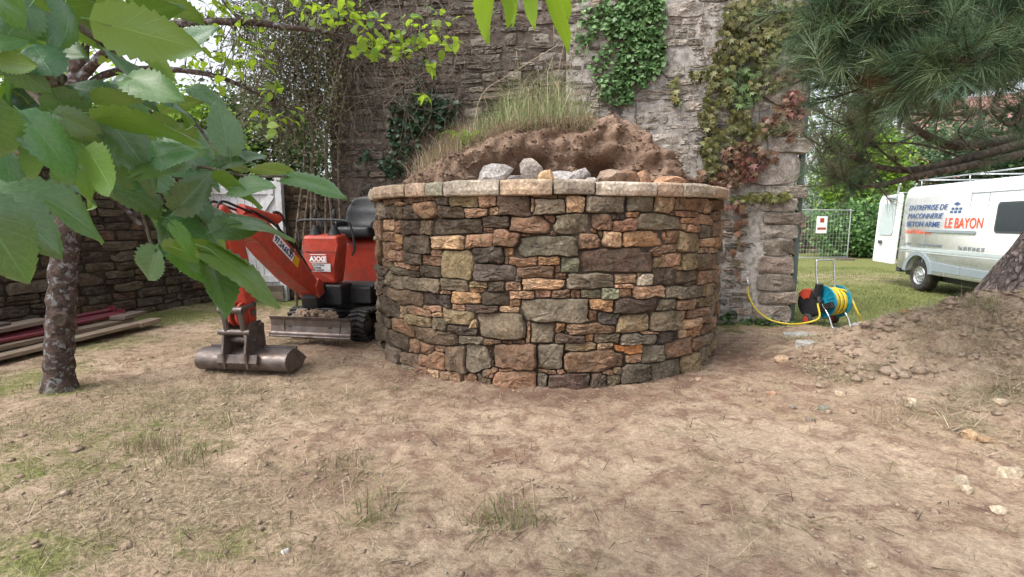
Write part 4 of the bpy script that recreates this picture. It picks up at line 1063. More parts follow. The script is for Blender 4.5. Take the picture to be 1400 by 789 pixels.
Fs += [(j * n + k, (j + 1) * n + k, (j + 1) * n + (k + 1) % n, j * n + (k + 1) % n) for j in range(len(ys) - 1) for k in range(n)]
mb = MB(); mb.add(V, Fs); body = mb.build('body', M['white'], VAN, 'auto')
body.modifiers.clear()
def sidey(z): return .06 * max(0, z - 1.0) / 1.2
def onside(poly, d, name, mat, parent=VAN, bev=0.0):
    mb = MB(); n = len(poly)
    V = [(x, sidey(z) + .004, z) for x, z in poly] + [(x, sidey(z) - d, z) for x, z in poly]
    mb.add(V, [tuple(range(n, 2 * n))] + [(i, (i + 1) % n, n + (i + 1) % n, n + i) for i in range(n)]); return mb.build(name, mat, parent, False, bev)
def rrect(x0, z0, x1, z1, r, n=5):
    P = []
    for cx, cz, a0 in ((x1 - r, z1 - r, 0), (x0 + r, z1 - r, 90), (x0 + r, z0 + r, 180), (x1 - r, z0 + r, 270)):
        P += [(cx + r * math.cos(R_(a0 + 90 * k / n)), cz + r * math.sin(R_(a0 + 90 * k / n))) for k in range(n + 1)]
    return P
win = onside(rrect(2.84, 1.28, 3.62, 1.80, .07), .008, 'window', M['darktrim']); onside(rrect(2.88, 1.32, 3.58, 1.76, .05), .012, 'pane', M['glass'], win)
onside([(3.75, 1.25), (4.55, 1.25), (4.05, 1.86), (3.75, 1.86)], .010, 'window', M['glass'])
onside(rrect(.92, 1.245, 2.42, 1.30, .02), .02, 'sliding_rail', M['greytrim'], VAN, .004)
onside([(1.24, .47), (2.13, .47), (2.13, .62), (1.24, .66)], .016, 'lower_trim', M['greytrim'], VAN, .005)
onside([(2.15, .47), (3.45, .47), (3.45, .60), (2.15, .62)], .016, 'lower_trim', M['greytrim'], VAN, .005)
onside(rrect(.10, .86, 4.3, .915, .01), .003, 'stripe', M['stripe']); onside(rrect(.10, .82, 4.3, .832, .005), .003, 'stripe', M['stripe'])
for x, z0, z1 in ((2.14, .42, 2.0), (2.60, .62, 1.98), (3.66, .42, 2.0), (.93, .62, 1.24)): onside([(x - .006, z0), (x + .006, z0), (x + .006, z1), (x - .006, z1)], .002, 'door_seam', M['greytrim'])
onside([(2.14, 1.975), (3.66, 1.975), (3.66, 1.987), (2.14, 1.987)], .002, 'door_seam', M['greytrim'])
MB().box((-.004, .18, 1.05), (.02, .08, .5)).build('tail_light', M['redplastic'], VAN, False, .01)
for wx in WX:
    o1 = [(wx + (ar + .10) * math.cos(a), az + (ar + .07) * math.sin(a)) for a in np.linspace(R_(172), R_(8), 18)]; o2 = [(wx + (ar - .015) * math.cos(a), az + (ar - .01) * math.sin(a)) for a in np.linspace(R_(8), R_(172), 18)]
    mb = MB(); P = o1 + o2; nn = len(o1)
    V = [(x, -.028, z) for x, z in P] + [(x, .02, z) for x, z in P]; tot = len(P)
    mb.add(V, [(k, k + 1, tot - 2 - k, tot - 1 - k) for k in range(nn - 1)] + [(i, (i + 1) % tot, tot + (i + 1) % tot, tot + i) for i in range(tot)]); mb.build('wheel_arch', M['greytrim'], VAN)
    MB().box((wx, .55, .52), (.84, .7, .5)).build('wheel_well', M['black'], VAN)
    for y in (.03, W_ - .25):
        wl = empty('wheel', (wx, y, .345)); wl.parent = VAN
        mb = MB(); mb.lathe((0, 0, 0), (0, 1, 0), [(.20, .01), (.235, 0), (.30, .0), (.335, .03), (.345, .06), (.345, .18), (.335, .21), (.30, .22), (.20, .22)], 36); mb.build('tyre', M['rubber'], wl, 'auto')
        mb = MB(); mb.lathe((0, 0, 0), (0, 1, 0), [(.001, .0), (.045, .0), (.055, .02), (.10, .035), (.125, .02), (.155, .022), (.175, .045), (.20, .035), (.215, .012), (.215, .10)], 30)
        for k in range(5):
            a = 2 * math.pi * k / 5; mb.lathe((.08 * math.cos(a), .005, .08 * math.sin(a)), (0, 1, 0), [(.001, 0), (.013, 0), (.013, .04)], 8)
        mb.build('rim', M['galv'], wl, 'auto')
        mb = MB()
        for k in range(10):
            a = 2 * math.pi * k / 10; mb.lathe((.14 * math.cos(a), .018, .14 * math.sin(a)), (0, 1, 0), [(.001, 0), (.016, 0), (.016, .008)], 8)
        mb.build('rim_holes', M['black'], wl)
MB().box((.0, 1.0, .46), (.16, 1.96, .24)).box((.22, 1.0, .34), (.30, 1.7, .12)).build('rear_bumper', M['darktrim'], VAN, False, .03)
MB().box((2.6, 1.0, .33), (3.4, 1.5, .16)).build('chassis', M['black'], VAN)
MB().box((-.004, 1.0, 1.22), (.012, 1.72, 1.32)).build('dark_cargo_sheet', M['black'], VAN)  # black sheet across the rear, painted for the shade inside
# windscreen, lamps, mirror at the unseen front
MB().box((4.42, 1.0, 1.66), (.02, 1.6, .95), Matrix.Rotation(R_(-41), 3, 'Y')).build('windscreen', M['glass'], VAN, False, .01)
for y in (.22, 1.78): MB().box((5.33, y, .88), (.16, .28, .26)).build('headlight', M['glass'], VAN, False, .03)
MB().box((4.25, -.14, 1.32), (.10, .22, .38)).build('mirror', M['darktrim'], VAN, False, .03)
# roof rack
mb = MB()
for y in (.16, W_ - .16): mb.tube([(.25, y, HR + .12), (3.5, y, HR + .12)], .013, 8)
for x in (.35, 1.85, 3.35):
    mb.tube([(x, .16, HR + .12), (x, W_ - .16, HR + .12)], .012, 8)
    for y in (.16, W_ - .16): mb.tube([(x, y, HR - .05), (x, y, HR + .12)], .012, 6)
mb.build('roof_rack', M['galv'], VAN, True)
# rear door, swung open past the corner
RD = empty('rear_door', (-.01, -.01, 0), R_(180 - 1)); RD.parent = VAN
dp = [(.02, .50), (.92, .50), (.95, .56), (.95, 1.92), (.86, 2.06), (.06, 2.08), (.02, 2.02)]
mb = MB(); nD = len(dp)
def dy(z): return -.06 * max(0, z - 1.0) / 1.2
mb.add([(x, dy(z), z) for x, z in dp] + [(x, .07 + dy(z), z) for x, z in dp], [tuple(range(nD)), tuple(range(2 * nD - 1, nD - 1, -1))] + [(i, (i + 1) % nD, nD + (i + 1) % nD, nD + i) for i in range(nD)])
mb.build('door_panel', M['white'], RD, False, .015)
for sgn in (-1, 1):
    yb_ = -.006 if sgn < 0 else .076
    mb = MB(); q_ = [(x, yb_ + dy(z), z) for x, z in rrect(.16, 1.15, .80, 1.88, .09)]; nq = len(q_)
    mb.add(q_ + [(x, y - sgn * .012, z) for x, y, z in q_], [tuple(range(nq)), tuple(range(2 * nq - 1, nq - 1, -1))] + [(i, (i + 1) % nq, nq + (i + 1) % nq, nq + i) for i in range(nq)]); mb.build('inner_panel', M['stripe'], RD)
    MB().box((.62, yb_ + sgn * .012 - .0, .98), (.14, .03, .08)).build('handle', M['darktrim'], RD, False, .008)
    MB().box((.30, yb_ + sgn * .008 + dy(2.0), 1.98), (.36, .02, .06)).build('hinge_cover', M['greytrim'], RD, False, .008)
mb = MB()
for y in (-.10, .22 - .32 - .10):
    pass
mb.tube(smooth_path([(-.10, -.02, 2.30), (-.16, -.03, 2.1), (-.16, -.03, .80), (-.13, -.03, .58), (-.02, .05, .52)], 5), .020, 8)
mb.tube(smooth_path([(-.10, .30, 2.30), (-.16, .30, 2.1), (-.16, .30, .80), (-.13, .30, .58), (-.02, .32, .52)], 5), .020, 8)
for k in range(6): mb.tube([(-.16, -.03, .85 + .25 * k), (-.16, .30, .85 + .25 * k)], .015, 6)
mb.build('rear_ladder', M['galv'], VAN, True)
# lettering on the side
def vt(body, x, z, size, mat, bold=0.0, shear=0.0, sx=1.0, tilt=0.0):
    Mt = Matrix.Translation((x, sidey(z) - .004, z)) @ Matrix.Rotation(R_(90 - 2.9), 4, 'X')
    text('lettering', body, size, mat, VAN, Mt, bold, shear, 'LEFT', sx, .002)
vt('ENTREPRISE DE', .20, 1.70, .155, M['inkblue'], .000, .25, 1.22)
vt('MACONNERIE', .20, 1.525, .155, M['inkblue'], .0, .25, 1.2)
vt('BETON ARME', .20, 1.355, .155, M['inkblue'], .001, 0, 1.22)
vt('Neuf & Renovation', .20, 1.205, .125, M['inkorange'], .0, .3, .95)
vt('LE BAYON', 1.50, 1.35, .27, M['inkorange'], .003, 0, .84)
vt('Le Bourg', .22, .965, .075, M['inkgrey'], .002, .3)
vt('56370 LE TOUR DU PARC', .72, .955, .072, M['inkgrey'], .002, 0)
vt('Tel. 02 97 24 65 37', 2.0, .945, .088, M['inkgrey'], .002, 0)
lg = MB()
def quad(P): lg.add([(x, sidey(z) - .004, z) for x, z in P], [(0, 1, 2, 3)])
quad([(1.68, 1.80), (1.78, 1.765), (1.88, 1.80), (1.78, 1.84)])
for k in range(3):
    quad([(1.64 + k * .11, 1.69), (1.72 + k * .11, 1.69), (1.72 + k * .11, 1.73), (1.64 + k * .11, 1.73)]); quad([(1.61 + k * .115, 1.63), (1.69 + k * .115, 1.63), (1.69 + k * .115, 1.67), (1.61 + k * .115, 1.67)])
lg.build('emblem', M['inkblue'], VAN, fix=False)

# ================================================================ HOSE REEL CART
q0 = onground(1120, 447)
RL = empty('hose_reel_cart', (q0.x + .14, q0.y + .12, gz(q0.x, q0.y)), R_(14), 'blue and black hose reel cart with steel handle beside the end of the high wall', 'hose reel'); RL.scale = (.92, .92, .92)
ax_ = Vector((1, 0, 0))     # drum axle along local X
mb = MB(); dz_ = .37
def disc(x, rr, mat, name, spokes=True):
    mb = MB(); mb.lathe((x, 0, dz_), (1, 0, 0), [(.001, -.014), (.07, -.016), (.09, -.010), (rr - .03, -.006), (rr, -.016), (rr + .004, 0), (rr, .016), (rr - .03, .006), (.09, .010), (.001, .014)], 40)
    o = mb.build(name, mat, RL, 'auto')
    if spokes:
        sp = MB()
        for k in range(14):
            a = 2 * math.pi * k / 14; c = Vector((0, math.cos(a), math.sin(a)))
            sp.box(Vector((x - .010, 0, dz_)) + c * rr * .62, (.012, .020, rr * .52), Matrix.Rotation(a - math.pi / 2, 3, 'X'))
        sp.build('rib', mat, o, False, .003)
    return o
disc(-.06, .245, M['teal'], 'drum_disc'); disc(.22, .245, M['teal'], 'drum_disc')
mb = MB()
for k in range(7): mb.lathe((-.045 + .037 * k, 0, dz_), (1, 0, 0), [(.19 + .012 * (k % 2) - .0, .0), (.205 + .012 * (k % 2), .018), (.19 + .012 * (k % 2), .036)], 36)
mb.build('wound_hose', M['hose'], RL, True)
mb = MB(); mb.lathe((.01, 0, dz_), (1, 0, 0), [(.001, 0), (.19, 0), (.19, .2), (.001, .2)], 28); mb.build('drum_core', M['black'], RL, 'auto')
# black side cheek with a red guard
mb = MB(); mb.lathe((-.17, .15, dz_ - .04), (1, 0, 0), [(.001, -.02), (.20, -.02), (.225, .0), (.225, .03), (.001, .03)], 36); mb.build('side_cheek', M['black'], RL, 'auto')
mb = MB(); P = [(.215 * math.cos(a), .215 * math.sin(a)) for a in np.linspace(R_(70), R_(150), 12)] + [(.07 * math.cos(a), .07 * math.sin(a)) for a in np.linspace(R_(150), R_(70), 8)]
mb.prism(P, (-.235, -.205), lambda a, b, c: (c + .03, -a + .02 + .13, dz_ - .03 + b)); mb.build('red_guard', M['redplastic'], RL, False, .004)
mb = MB(); mb.box((-.16, .0, dz_ + .17), (.10, .07, .22), Matrix.Rotation(R_(8), 3, 'X')); mb.box((-.11, -.10, dz_ - .07), (.06, .30, .10), Matrix.Rotation(R_(-25), 3, 'X')); mb.box((.02, -.02, dz_), (.34, .05, .05)); mb.build('support_bracket', M['black'], RL, False, .01)
for x in (-.23, .27):
    wl = empty('wheel', (x, .10, .085)); wl.parent = RL
    mb = MB(); mb.lathe((-.03, 0, 0), (1, 0, 0), [(.045, 0), (.075, 0), (.087, .012), (.087, .05), (.075, .06), (.045, .06)], 26); mb.build('tyre', M['rubber'], wl, 'auto')
    mb = MB(); mb.lathe((-.034, 0, 0), (1, 0, 0), [(.001, 0), (.05, .002), (.055, .012), (.055, .06), (.001, .066)], 22); mb.build('hub', M['redplastic'], wl, 'auto')
mb = MB(); mb.tube([(-.26, .10, .085), (.30, .10, .085)], .012, 8); mb.build('axle', M['galv'], RL, True)
mb = MB(); mb.tube(smooth_path([(-.15, -.01, dz_ + .05), (-.16, .05, .75), (-.16, .075, .97), (-.12, .08, 1.0), (.12, .08, 1.0), (.16, .075, .97), (.17, .05, .75), (.18, .0, dz_)], 6), .014, 10); mb.build('handle', M['chrome'], RL, True)
mb = MB(); mb.tube(smooth_path([(-.13, -.06, dz_ - .02), (-.13, -.20, .18), (-.13, -.27, .04), (-.10, -.30, .016), (.16, -.30, .016), (.20, -.27, .04), (.20, -.20, .18), (.20, -.10, .26)], 6), .013, 10); mb.build('support_foot', M['chrome'], RL, True)
rlM = Matrix.Translation(RL.location) @ Matrix.Rotation(R_(14), 4, 'Z') @ Matrix.Scale(.92, 4)
# tap and hoses
tp = onwall(1021, 386, .06)
TAP = empty('garden_tap', tp, 0, 'small grey tap on the high wall feeding the yellow hose', 'tap')
MB().tube([(0, .05, .03), (0, -.03, .03), (0, -.04, 0), (0, -.04, -.05)], .014, 8).tube([(0, -.02, .03), (0, -.02, .065)], .008, 6).build('spout', M['galv'], TAP, True)
MB().box((0, -.02, .072), (.07, .014, .012)).build('handle', M['galv'], TAP, False, .004)
MB().box((-.01, .05, .06), (.13, .03, .20)).build('mortar_patch', M['mortar'], TAP, False, .02)
def gp(px, py, up=.012):
    p = onground(px, py); return Vector((p.x, p.y, gz(p.x, p.y) + up))
reel_in = rlM @ Vector((-.25, -.10, dz_ - .01))
pts = [tp + Vector((0, -.04, -.05)), onwall(1023, 402, .10), onwall(1032, 421, .13), onwall(1052, 437, .22), atY(1080, 443, 7.05), atY(1104, 441, 6.85), atY(1120, 434, 6.85), reel_in]
pts = [Vector((p.x, p.y, max(p.z, gz(p.x, p.y) + .014))) for p in pts]
o = MB().tube(smooth_path(pts, 8), .0125, 8).build('garden_hose', M['hose'], None, True); tag(o, 'yellow garden hose looping from the wall tap to the hose reel', 'hose')
r0 = rlM @ Vector((.1, -.05, dz_ + .19)); 
pts = [r0, rlM @ Vector((.22, -.16, dz_ + .16)), atY(1174, 430, q0.y - .10), gp(1184, 448, .02), gp(1193, 455), gp(1204, 458)]
o = MB().tube(smooth_path(pts, 8), .0125, 8).build('garden_hose', M['hose'], None, True); tag(o, 'short yellow hose end trailing from the reel onto the bare earth', 'hose')
p = onground(1180, 446); mb = MB(); P = []
for j in range(5):
    for i in range(7): P.append((i * .06 - .18, j * .06 - .12, .010 + .02 * math.sin(i * 1.3 + j) ** 2))
mb.add(P, [(j * 7 + i, j * 7 + i + 1, (j + 1) * 7 + i + 1, (j + 1) * 7 + i) for j in range(4) for i in range(6)])
o = mb.build('plastic_wrapper', M['paper'], None, True, 0, (p.x, p.y, gz(p.x, p.y))); o.rotation_euler = (0, 0, .5); so_ = o.modifiers.new('s', 'SOLIDIFY'); so_.thickness = .003
tag(o, 'crumpled pink and white wrapper lying on the grass behind the hose reel', 'litter')
for k, (px, py, sx, sy, lb_) in enumerate(((1092, 458, .42, .26, 'flat pale slab in the grass under the yellow hose'), (1106, 470, .34, .2, 'flat pale slab half covered by earth nearest the spoil heap'))):
    p = onground(px, py); mb = MB(); poly = [(sx / 2 * math.cos(a) * rnd.uniform(.85, 1.1), sy / 2 * math.sin(a) * rnd.uniform(.85, 1.1)) for a in np.linspace(0, 2 * math.pi, 10)[:-1]]
    mb.prism(poly, (-.05, .022), lambda a, b, c: (a, b, c)); o = mb.build('flat_stone', M['rock'], None, False, .006, (p.x, p.y, gz(p.x, p.y))); o.color = (.42, .42, .40, 1); tag(o, lb_, 'stone')
# ================================================================ WHITE GATE
g0 = atZ(297, 413, 0); GYY = 9.62
gx0, gx1 = atY(292, 400, GYY).x, atY(384, 400, GYY).x
GATE = empty('white_gate', (gx0, GYY, 0), 0, 'tall white boarded gate with diagonal brace, between the dark wall and the shaded low wall', 'gate')
gw = gx1 - gx0; nb = 9
for k in range(nb):
    wbd = gw / nb
    MB().box((wbd * (k + .5), 0, 1.24), (wbd - .008, .025, 1.92 + rnd.uniform(-.02, .02))).build('board', M['whitewood'], GATE, False, .004)
for z in (.42, 2.02): MB().box((gw / 2, -.032, z), (gw - .02, .03, .13)).build('rail', M['whitewood'], GATE, False, .005)
a = math.atan2(1.4, gw * .8); MB().box((gw * .55, -.034, 1.22), (math.hypot(1.46, gw * .8), .028, .12), Matrix.Rotation(-a + math.pi, 3, 'Y')).build('brace', M['whitewood'], GATE, False, .005)
MB().box((gw + .07, .02, 1.2), (.12, .12, 2.4)).build('gate_post', M['whitewood'], GATE, False, .008)
for k, z in enumerate((.10, .235)): 
    o = MB().box((gw / 2, -.02, 0), (gw + .2, .05, .12)).build('sleeper_board', M['oldwood'], None, False, .006, (gx0, GYY - .08, z + gz(gx0, GYY))); tag(o, ['grey weathered board lying on the ground under the white gate', 'grey weathered board on edge directly below the white gate'][k], 'plank')

# ================================================================ PLANKS AND STEEL PROPS BY THE DARK WALL
pd = (atZ(205, 437) - atZ(-40, 492)).normalized(); pa = math.atan2(pd.y, pd.x); pn = Vector((pd.y, -pd.x, 0))
base = onground(120, 462)
def place_long(name, mk, along, off, z, da, label, cat):
    o = mk; p = Vector((base.x, base.y, 0)) + pd * (along - .95) + pn * off
    o.location = (p.x, p.y, z); o.rotation_euler = (0, rnd.uniform(-.012, .012), pa + da); tag(o, label, cat); return o
def plank(L, w_, t, m='wood'):
    mb = MB(); n = 12
    for k in range(n): pass
    mb.box((0, 0, 0), (L, w_, t)); return mb.build('wooden_plank', M[m], None, False, .006)
PL = [(2.9, .22, .045, .0, .30, .055, .0, 'lowest pale plank at the front edge of the pile', 'wood'), (2.7, .20, .05, .10, .14, .115, .02, 'thick pale plank lying just above the lowest one, its end towards the digger', 'wood'),
      (2.6, .2, .05, -.3, -.20, .075, -.02, 'grey plank at the back of the pile beside the dark wall', 'oldwood'), (1.9, .24, .05, -.45, -.02, .27, .05, 'grey plank lying on top of the pile behind the lichen trunk', 'oldwood'),
      (.45, .2, .05, 1.45, .12, .17, .22, 'short plank end sticking out on top near the digger side', 'oldwood'), (.40, .18, .06, 1.52, .32, .06, .12, 'short block of plank under the sticking-out end', 'wood'), (2.0, .25, .035, -.9, -.12, .325, .03, 'topmost dark plank at the far left of the pile', 'oldwood')]
for L, w_, t, al, of, z, da, lb_, m in PL: place_long('plank', plank(L, w_, t, m), al, of, z + .02, da, lb_, 'plank')
def prop(L):
    mb = MB(); mb.tube([(-L / 2, 0, 0), (L * .15, 0, 0)], .035, 12); mb.tube([(L * .15, 0, 0), (L / 2, 0, 0)], .028, 12); mb.tube([(L * .10, 0, 0), (L * .16, 0, 0)], .046, 12); mb.box((L / 2, 0, 0), (.012, .12, .12)); mb.box((-L / 2, 0, 0), (.012, .12, .12))
    return mb.build('steel_prop', M['maroon'], None, 'auto')
for L, al, of, z, da, lb_ in ((2.6, .15, .02, .175, .0, 'maroon steel prop resting on the thick pale plank'), (2.7, .20, -.10, .19, .03, 'maroon steel prop just behind the front one'), (2.5, .25, -.22, .215, -.03, 'maroon steel prop highest in the pile by the dark wall'), (2.4, -.55, .12, .175, -.02, 'maroon steel prop low at the left frame edge behind the trunk')):
    place_long('prop', prop(L), al, of, z + .02, da, lb_, 'steel prop')

# ================================================================ LEAF SHAPES
def leaf_mesh(name, mat, seed, nl=22, nw=4, ratio=.74, fold=.22, curl=.18, serr=.085, lobe=.20, wave=.02, tip=.78, pet=.28, flip=1):
    r = random.Random(seed); V, UV, Fs = [], [], []
    shp = lambda t: (t ** .46) * ((1 - t) ** tip) * (1 - .25 * t)
    mx = max(shp(i / 200) for i in range(1, 200))
    ph = r.uniform(0, 6)
    for i in range(nl + 1):
        t = i / nl; w_ = ratio / 2 * shp(min(max(t, .0), 1)) / mx if t < 1 else 0
        for j in range(-nw, nw + 1):
            s = j / nw; e = 1 + (serr * (1 if i % 2 else -1) if abs(j) == nw and 0 < i < nl else 0)
            x = s * w_ * e; y = t - lobe * abs(s) ** 1.5 * (1 - t) ** 2.2 - (.02 if abs(j) == nw and i % 2 else 0) * (0 < i < nl)
            z = fold * abs(x) - curl * (t ** 2) * .6 + wave * math.sin(t * 9 + ph + (2 if s > 0 else 0)) * abs(s) ** 1.5 - abs(s) ** 2 * curl * .25
            V.append((x, y, z)); UV.append((s * .5 + .5, t))
    n = 2 * nw + 1
    for i in range(nl):
        for j in range(n - 1): Fs.append((i * n + j, i * n + j + 1, (i + 1) * n + j + 1, (i + 1) * n + j))
    if pet:
        b = len(V); P = [(0, .01, 0), (0, -pet * .5, .03), (0, -pet, -.02)]
        for k, p in enumerate(P):
            for a in range(4): V.append((p[0] + .011 * math.cos(a * 1.571), p[1], p[2] + .011 * math.sin(a * 1.571))); UV.append((.5, .3))
        for k in range(2):
            for a in range(4): Fs.append((b + k * 4 + a, b + k * 4 + (a + 1) % 4, b + k * 4 + 4 + (a + 1) % 4, b + k * 4 + 4 + a))
    me = bpy.data.meshes.new(name); me.from_pydata(V, [], Fs); me.update(); me.materials.append(mat)
    uv = me.uv_layers.new(name='UVMap')
    for l in me.loops: uv.data[l.index].uv = UV[l.vertex_index]
    for p in me.polygons: p.use_smooth = True
    return me
def set_leaf(o, base_, tip_, nrm, width=None, ratio=.74):
    y = (tip_ - base_); L = y.length; y.normalize(); z = (nrm - y * nrm.dot(y)).normalized(); x = y.cross(z)
    sx = L if width is None else width / ratio
    o.matrix_world = Matrix(((x.x * sx, y.x * L, z.x * L, base_.x), (x.y * sx, y.y * L, z.y * L, base_.y), (x.z * sx, y.z * L, z.z * L, base_.z), (0, 0, 0, 1)))

# ================================================================ LEAF CLOUDS
def leaf_cloud(P, size, cols, r, flat=.5, aspect=.6, up=(0, 0, 1), jit=.3):
    """one folded leaf of two triangles pairs at each point; returns V, F, C arrays"""
    P = np.asarray(P, float); n = len(P)
    d = r.normal(size=(n, 3)); d[:, 2] = d[:, 2] * .6 - .35; d /= np.linalg.norm(d, axis=1, keepdims=True)
    u = np.asarray(up, float)[None] + r.normal(size=(n, 3)) * flat; u -= d * (u * d).sum(1, keepdims=True); u /= np.linalg.norm(u, axis=1, keepdims=True)
    x = np.cross(d, u); s = size * r.uniform(1 - jit, 1 + jit, (n, 1))
    a = P; b = P + d * s; m = P + d * s * .42; l = m + x * s * aspect / 2 + u * s * .10; q = m - x * s * aspect / 2 + u * s * .10
    V = np.stack([a, q, b, l], 1).reshape(-1, 3)
    i = np.arange(n)[:, None] * 4
    Fq = np.concatenate([i + np.array([[0, 1, 2]]), i + np.array([[0, 2, 3]])])
    cols = np.asarray(cols); c = cols[r.integers(0, len(cols), n)] * r.uniform(.7, 1.3, (n, 1)); C = np.repeat(c, 4, 0)
    return V, Fq, C
def clumps(r, n, ctr, rad, k, shell=.55):
    """n points gathered in k clumps through an ellipsoid"""
    ctr, rad = np.asarray(ctr, float), np.asarray(rad, float)
    d = r.normal(size=(k, 3)); d /= np.linalg.norm(d, axis=1, keepdims=True); cc = ctr + d * rad * (shell + (1 - shell) * r.random((k, 1))) 
    w_ = r.integers(0, k, n); s = r.normal(size=(n, 3)) * rad * .20 * r.uniform(.6, 1.2, (k, 1))[w_]
    return cc[w_] + s
def cloud_obj(name, sets, parent, mat, off):
    V, Fq, C = [], [], []; b = 0
    for v, f, c in sets: V.append(v - np.asarray(off)[None]); Fq.append(f + b); C.append(c); b += len(v)
    return link(name, np_mesh(name, np.concatenate(V), np.concatenate(Fq), mat, False, np.concatenate(C)), parent)
# ================================================================ MULBERRY: branches hang into the picture from a young tree out of frame at the left
MUL = empty('mulberry_tree', (-2.35, .75, 0), 0, 'leafy mulberry with big toothed green leaves hanging close in front at the upper left', 'tree')
mulI = Matrix.Translation((2.35, -.75, 0))
mmd = [leaf_mesh('mulberry_leaf', M['mulmid'], s + 40, ratio=.66, fold=.22, curl=.22, wave=.02) for s in range(3)]
mlv = [leaf_mesh('mulberry_leaf', M['mulleaf'], s, ratio=.70, fold=.22 + .16 * (s % 3), curl=.18 + .16 * (s % 4), wave=.022 + .016 * (s % 2)) for s in range(7)]
mll = [leaf_mesh('mulberry_leaf', M['mullime'], s + 20, ratio=.66, fold=.2, curl=.25, wave=.02) for s in range(3)]
def mul_leaf(bx, by, tx, ty, wpx, dist, side, d2=None, mesh=None, pool=None):
    """base and tip in photo pixels, width seen in pixels; side +1 upper face seen, -1 underside seen"""
    b = atD(bx, by, dist); t = atD(tx, ty, d2 if d2 else dist * rnd.uniform(.93, 1.08))
    L = (t - b).length; nat = L * .74; w_ = wpx / F * dist * .74
    c = max(min(w_ / nat, 1), .18); roll = math.acos(c)
    if w_ > nat: nat = nat * .8 + w_ * .2
    if L > .075: c0 = b + (t - b) * .08; t = b + (t - b) * .90; b = c0; L *= .82; w_ *= .86; nat = L * .74
    view = -((b + t) / 2 - Vector((0, 0, H))).normalized()
    y = (t - b).normalized(); n0 = (view - y * view.dot(y)).normalized(); cands = [Matrix.Rotation(s * roll, 3, y) @ n0 for s in (-1, 1)]
    n = max(cands, key=lambda q: q.z) if side > 0 else min(cands, key=lambda q: q.z)
    me = mesh or rnd.choice(pool or mlv)
    o = link('leaf', me, MUL)
    set_leaf(o, mulI @ b, mulI @ t, n * side, nat)
    return b
ML = [(137, 31, 292, 72, 118, .72, -1), (64, 90, 22, 28, 92, .80, 1), (-5, -8, 66, 32, 56, .78, 1), (80, 138, 142, 208, 62, .85, 1), (34, 160, 124, 258, 66, .78, 1), (-22, 140, 10, 238, 86, .74, 1),
      (138, 158, 294, 187, 42, .80, -1), (148, 166, 234, 258, 66, .84, 1), (313, 208, 296, 126, 66, .92, 1), (274, 234, 232, 186, 52, .95, 1), (246, 282, 290, 234, 58, .86, 1), (392, 241, 484, 263, 40, .84, 1),
      (348, 228, 424, 240, 30, .86, -1), (300, 244, 374, 281, 34, .85, -1), (310, 224, 364, 206, 28, .95, 1), (196, 124, 132, 44, 34, .86, 1), (162, 128, 82, 100, 34, .92, 1), (-14, 262, 78, 334, 74, .66, 1),
      (34, 258, 168, 326, 56, .72, 1), (-30, 282, 42, 392, 96, .62, 1), (213, 342, 196, 392, 54, .90, 1), (238, 296, 222, 332, 38, .95, 1), (226, 346, 262, 352, 22, .92, 1), (238, 347, 304, 390, 42, .88, 1),
      (288, 345, 404, 418, 58, .80, 1), (246, 333, 354, 352, 30, .84, -1), (322, 304, 416, 319, 28, .83, 1), (288, 362, 322, 432, 58, .86, 1), (246, 288, 338, 286, 46, .90, 1), (238, 304, 304, 334, 40, .92, 1),
      (226, 286, 150, 238, 46, .95, 1), (8, 90, -30, 40, 80, .9, 1), (20, 130, 70, 205, 54, 1.0, 1), (120, 215, 190, 240, 40, 1.05, 1), (190, 225, 262, 262, 44, 1.1, 1), (262, 190, 190, 160, 44, 1.1, -1),
      (60, 20, 130, -6, 40, .95, -1), (172, 30, 250, -12, 50, .9, -1), (200, 10, 282, 22, 36, 1.05, -1), (250, 60, 300, 30, 30, 1.2, 1), (95, 250, 150, 275, 34, 1.15, 1), (262, 120, 320, 152, 30, 1.2, 1),
      (0, 200, 30, 256, 50, .95, 1), (150, 110, 215, 130, 34, 1.15, 1), (222, 150, 280, 128, 30, 1.2, -1), (40, 10, 0, 60, 60, .85, 1)]
FRESH = {(392, 241), (348, 228), (300, 244), (288, 345), (246, 333), (322, 304), (238, 347), (138, 158), (137, 31)}
for a in ML: mul_leaf(*a, pool=mmd if a[:2] in FRESH else None)
for k in range(52):   # smaller leaves between the big ones
    px, py = rnd.uniform(-20, 235), rnd.uniform(-10, 265)
    if k > 38: px, py = rnd.uniform(190, 330), rnd.uniform(190, 345)
    d = rnd.uniform(.78, 1.05); L = rnd.uniform(.055, .085) / d * F; an = rnd.uniform(-.3, 1.3)
    mul_leaf(px, py, px + L * math.cos(an), py + L * math.sin(an), L * rnd.uniform(.4, .75), d, 1 if rnd.random() < .72 else -1, pool=mmd if rnd.random() < .45 else None)
for k in range(26):   # farther leaves of the same branches
    px, py = rnd.uniform(-30, 300), rnd.uniform(-20, 240)
    if px > 150 + rnd.random() * 120 and py < 120: continue
    d = rnd.uniform(1.0, 1.7); L = rnd.uniform(.08, .12) / d * F; an = rnd.uniform(-.6, 1.5)
    mul_leaf(px, py, px + L * math.cos(an), py + L * math.sin(an), L * rnd.uniform(.35, .7), d, 1 if rnd.random() < .8 else -1)
for a in [(662, -26, 656, 64, 42, .80, -1), (690, -22, 704, 30, 24, .84, -1), (716, -30, 744, 46, 38, .78, -1), (742, -28, 794, 70, 30, .76, -1), (752, -34, 788, 24, 26, .82, -1), (706, -26, 712, 44, 14, .86, 1), (684, -30, 640, -2, 24, .9, -1)]:
    mul_leaf(*a, pool=mll)
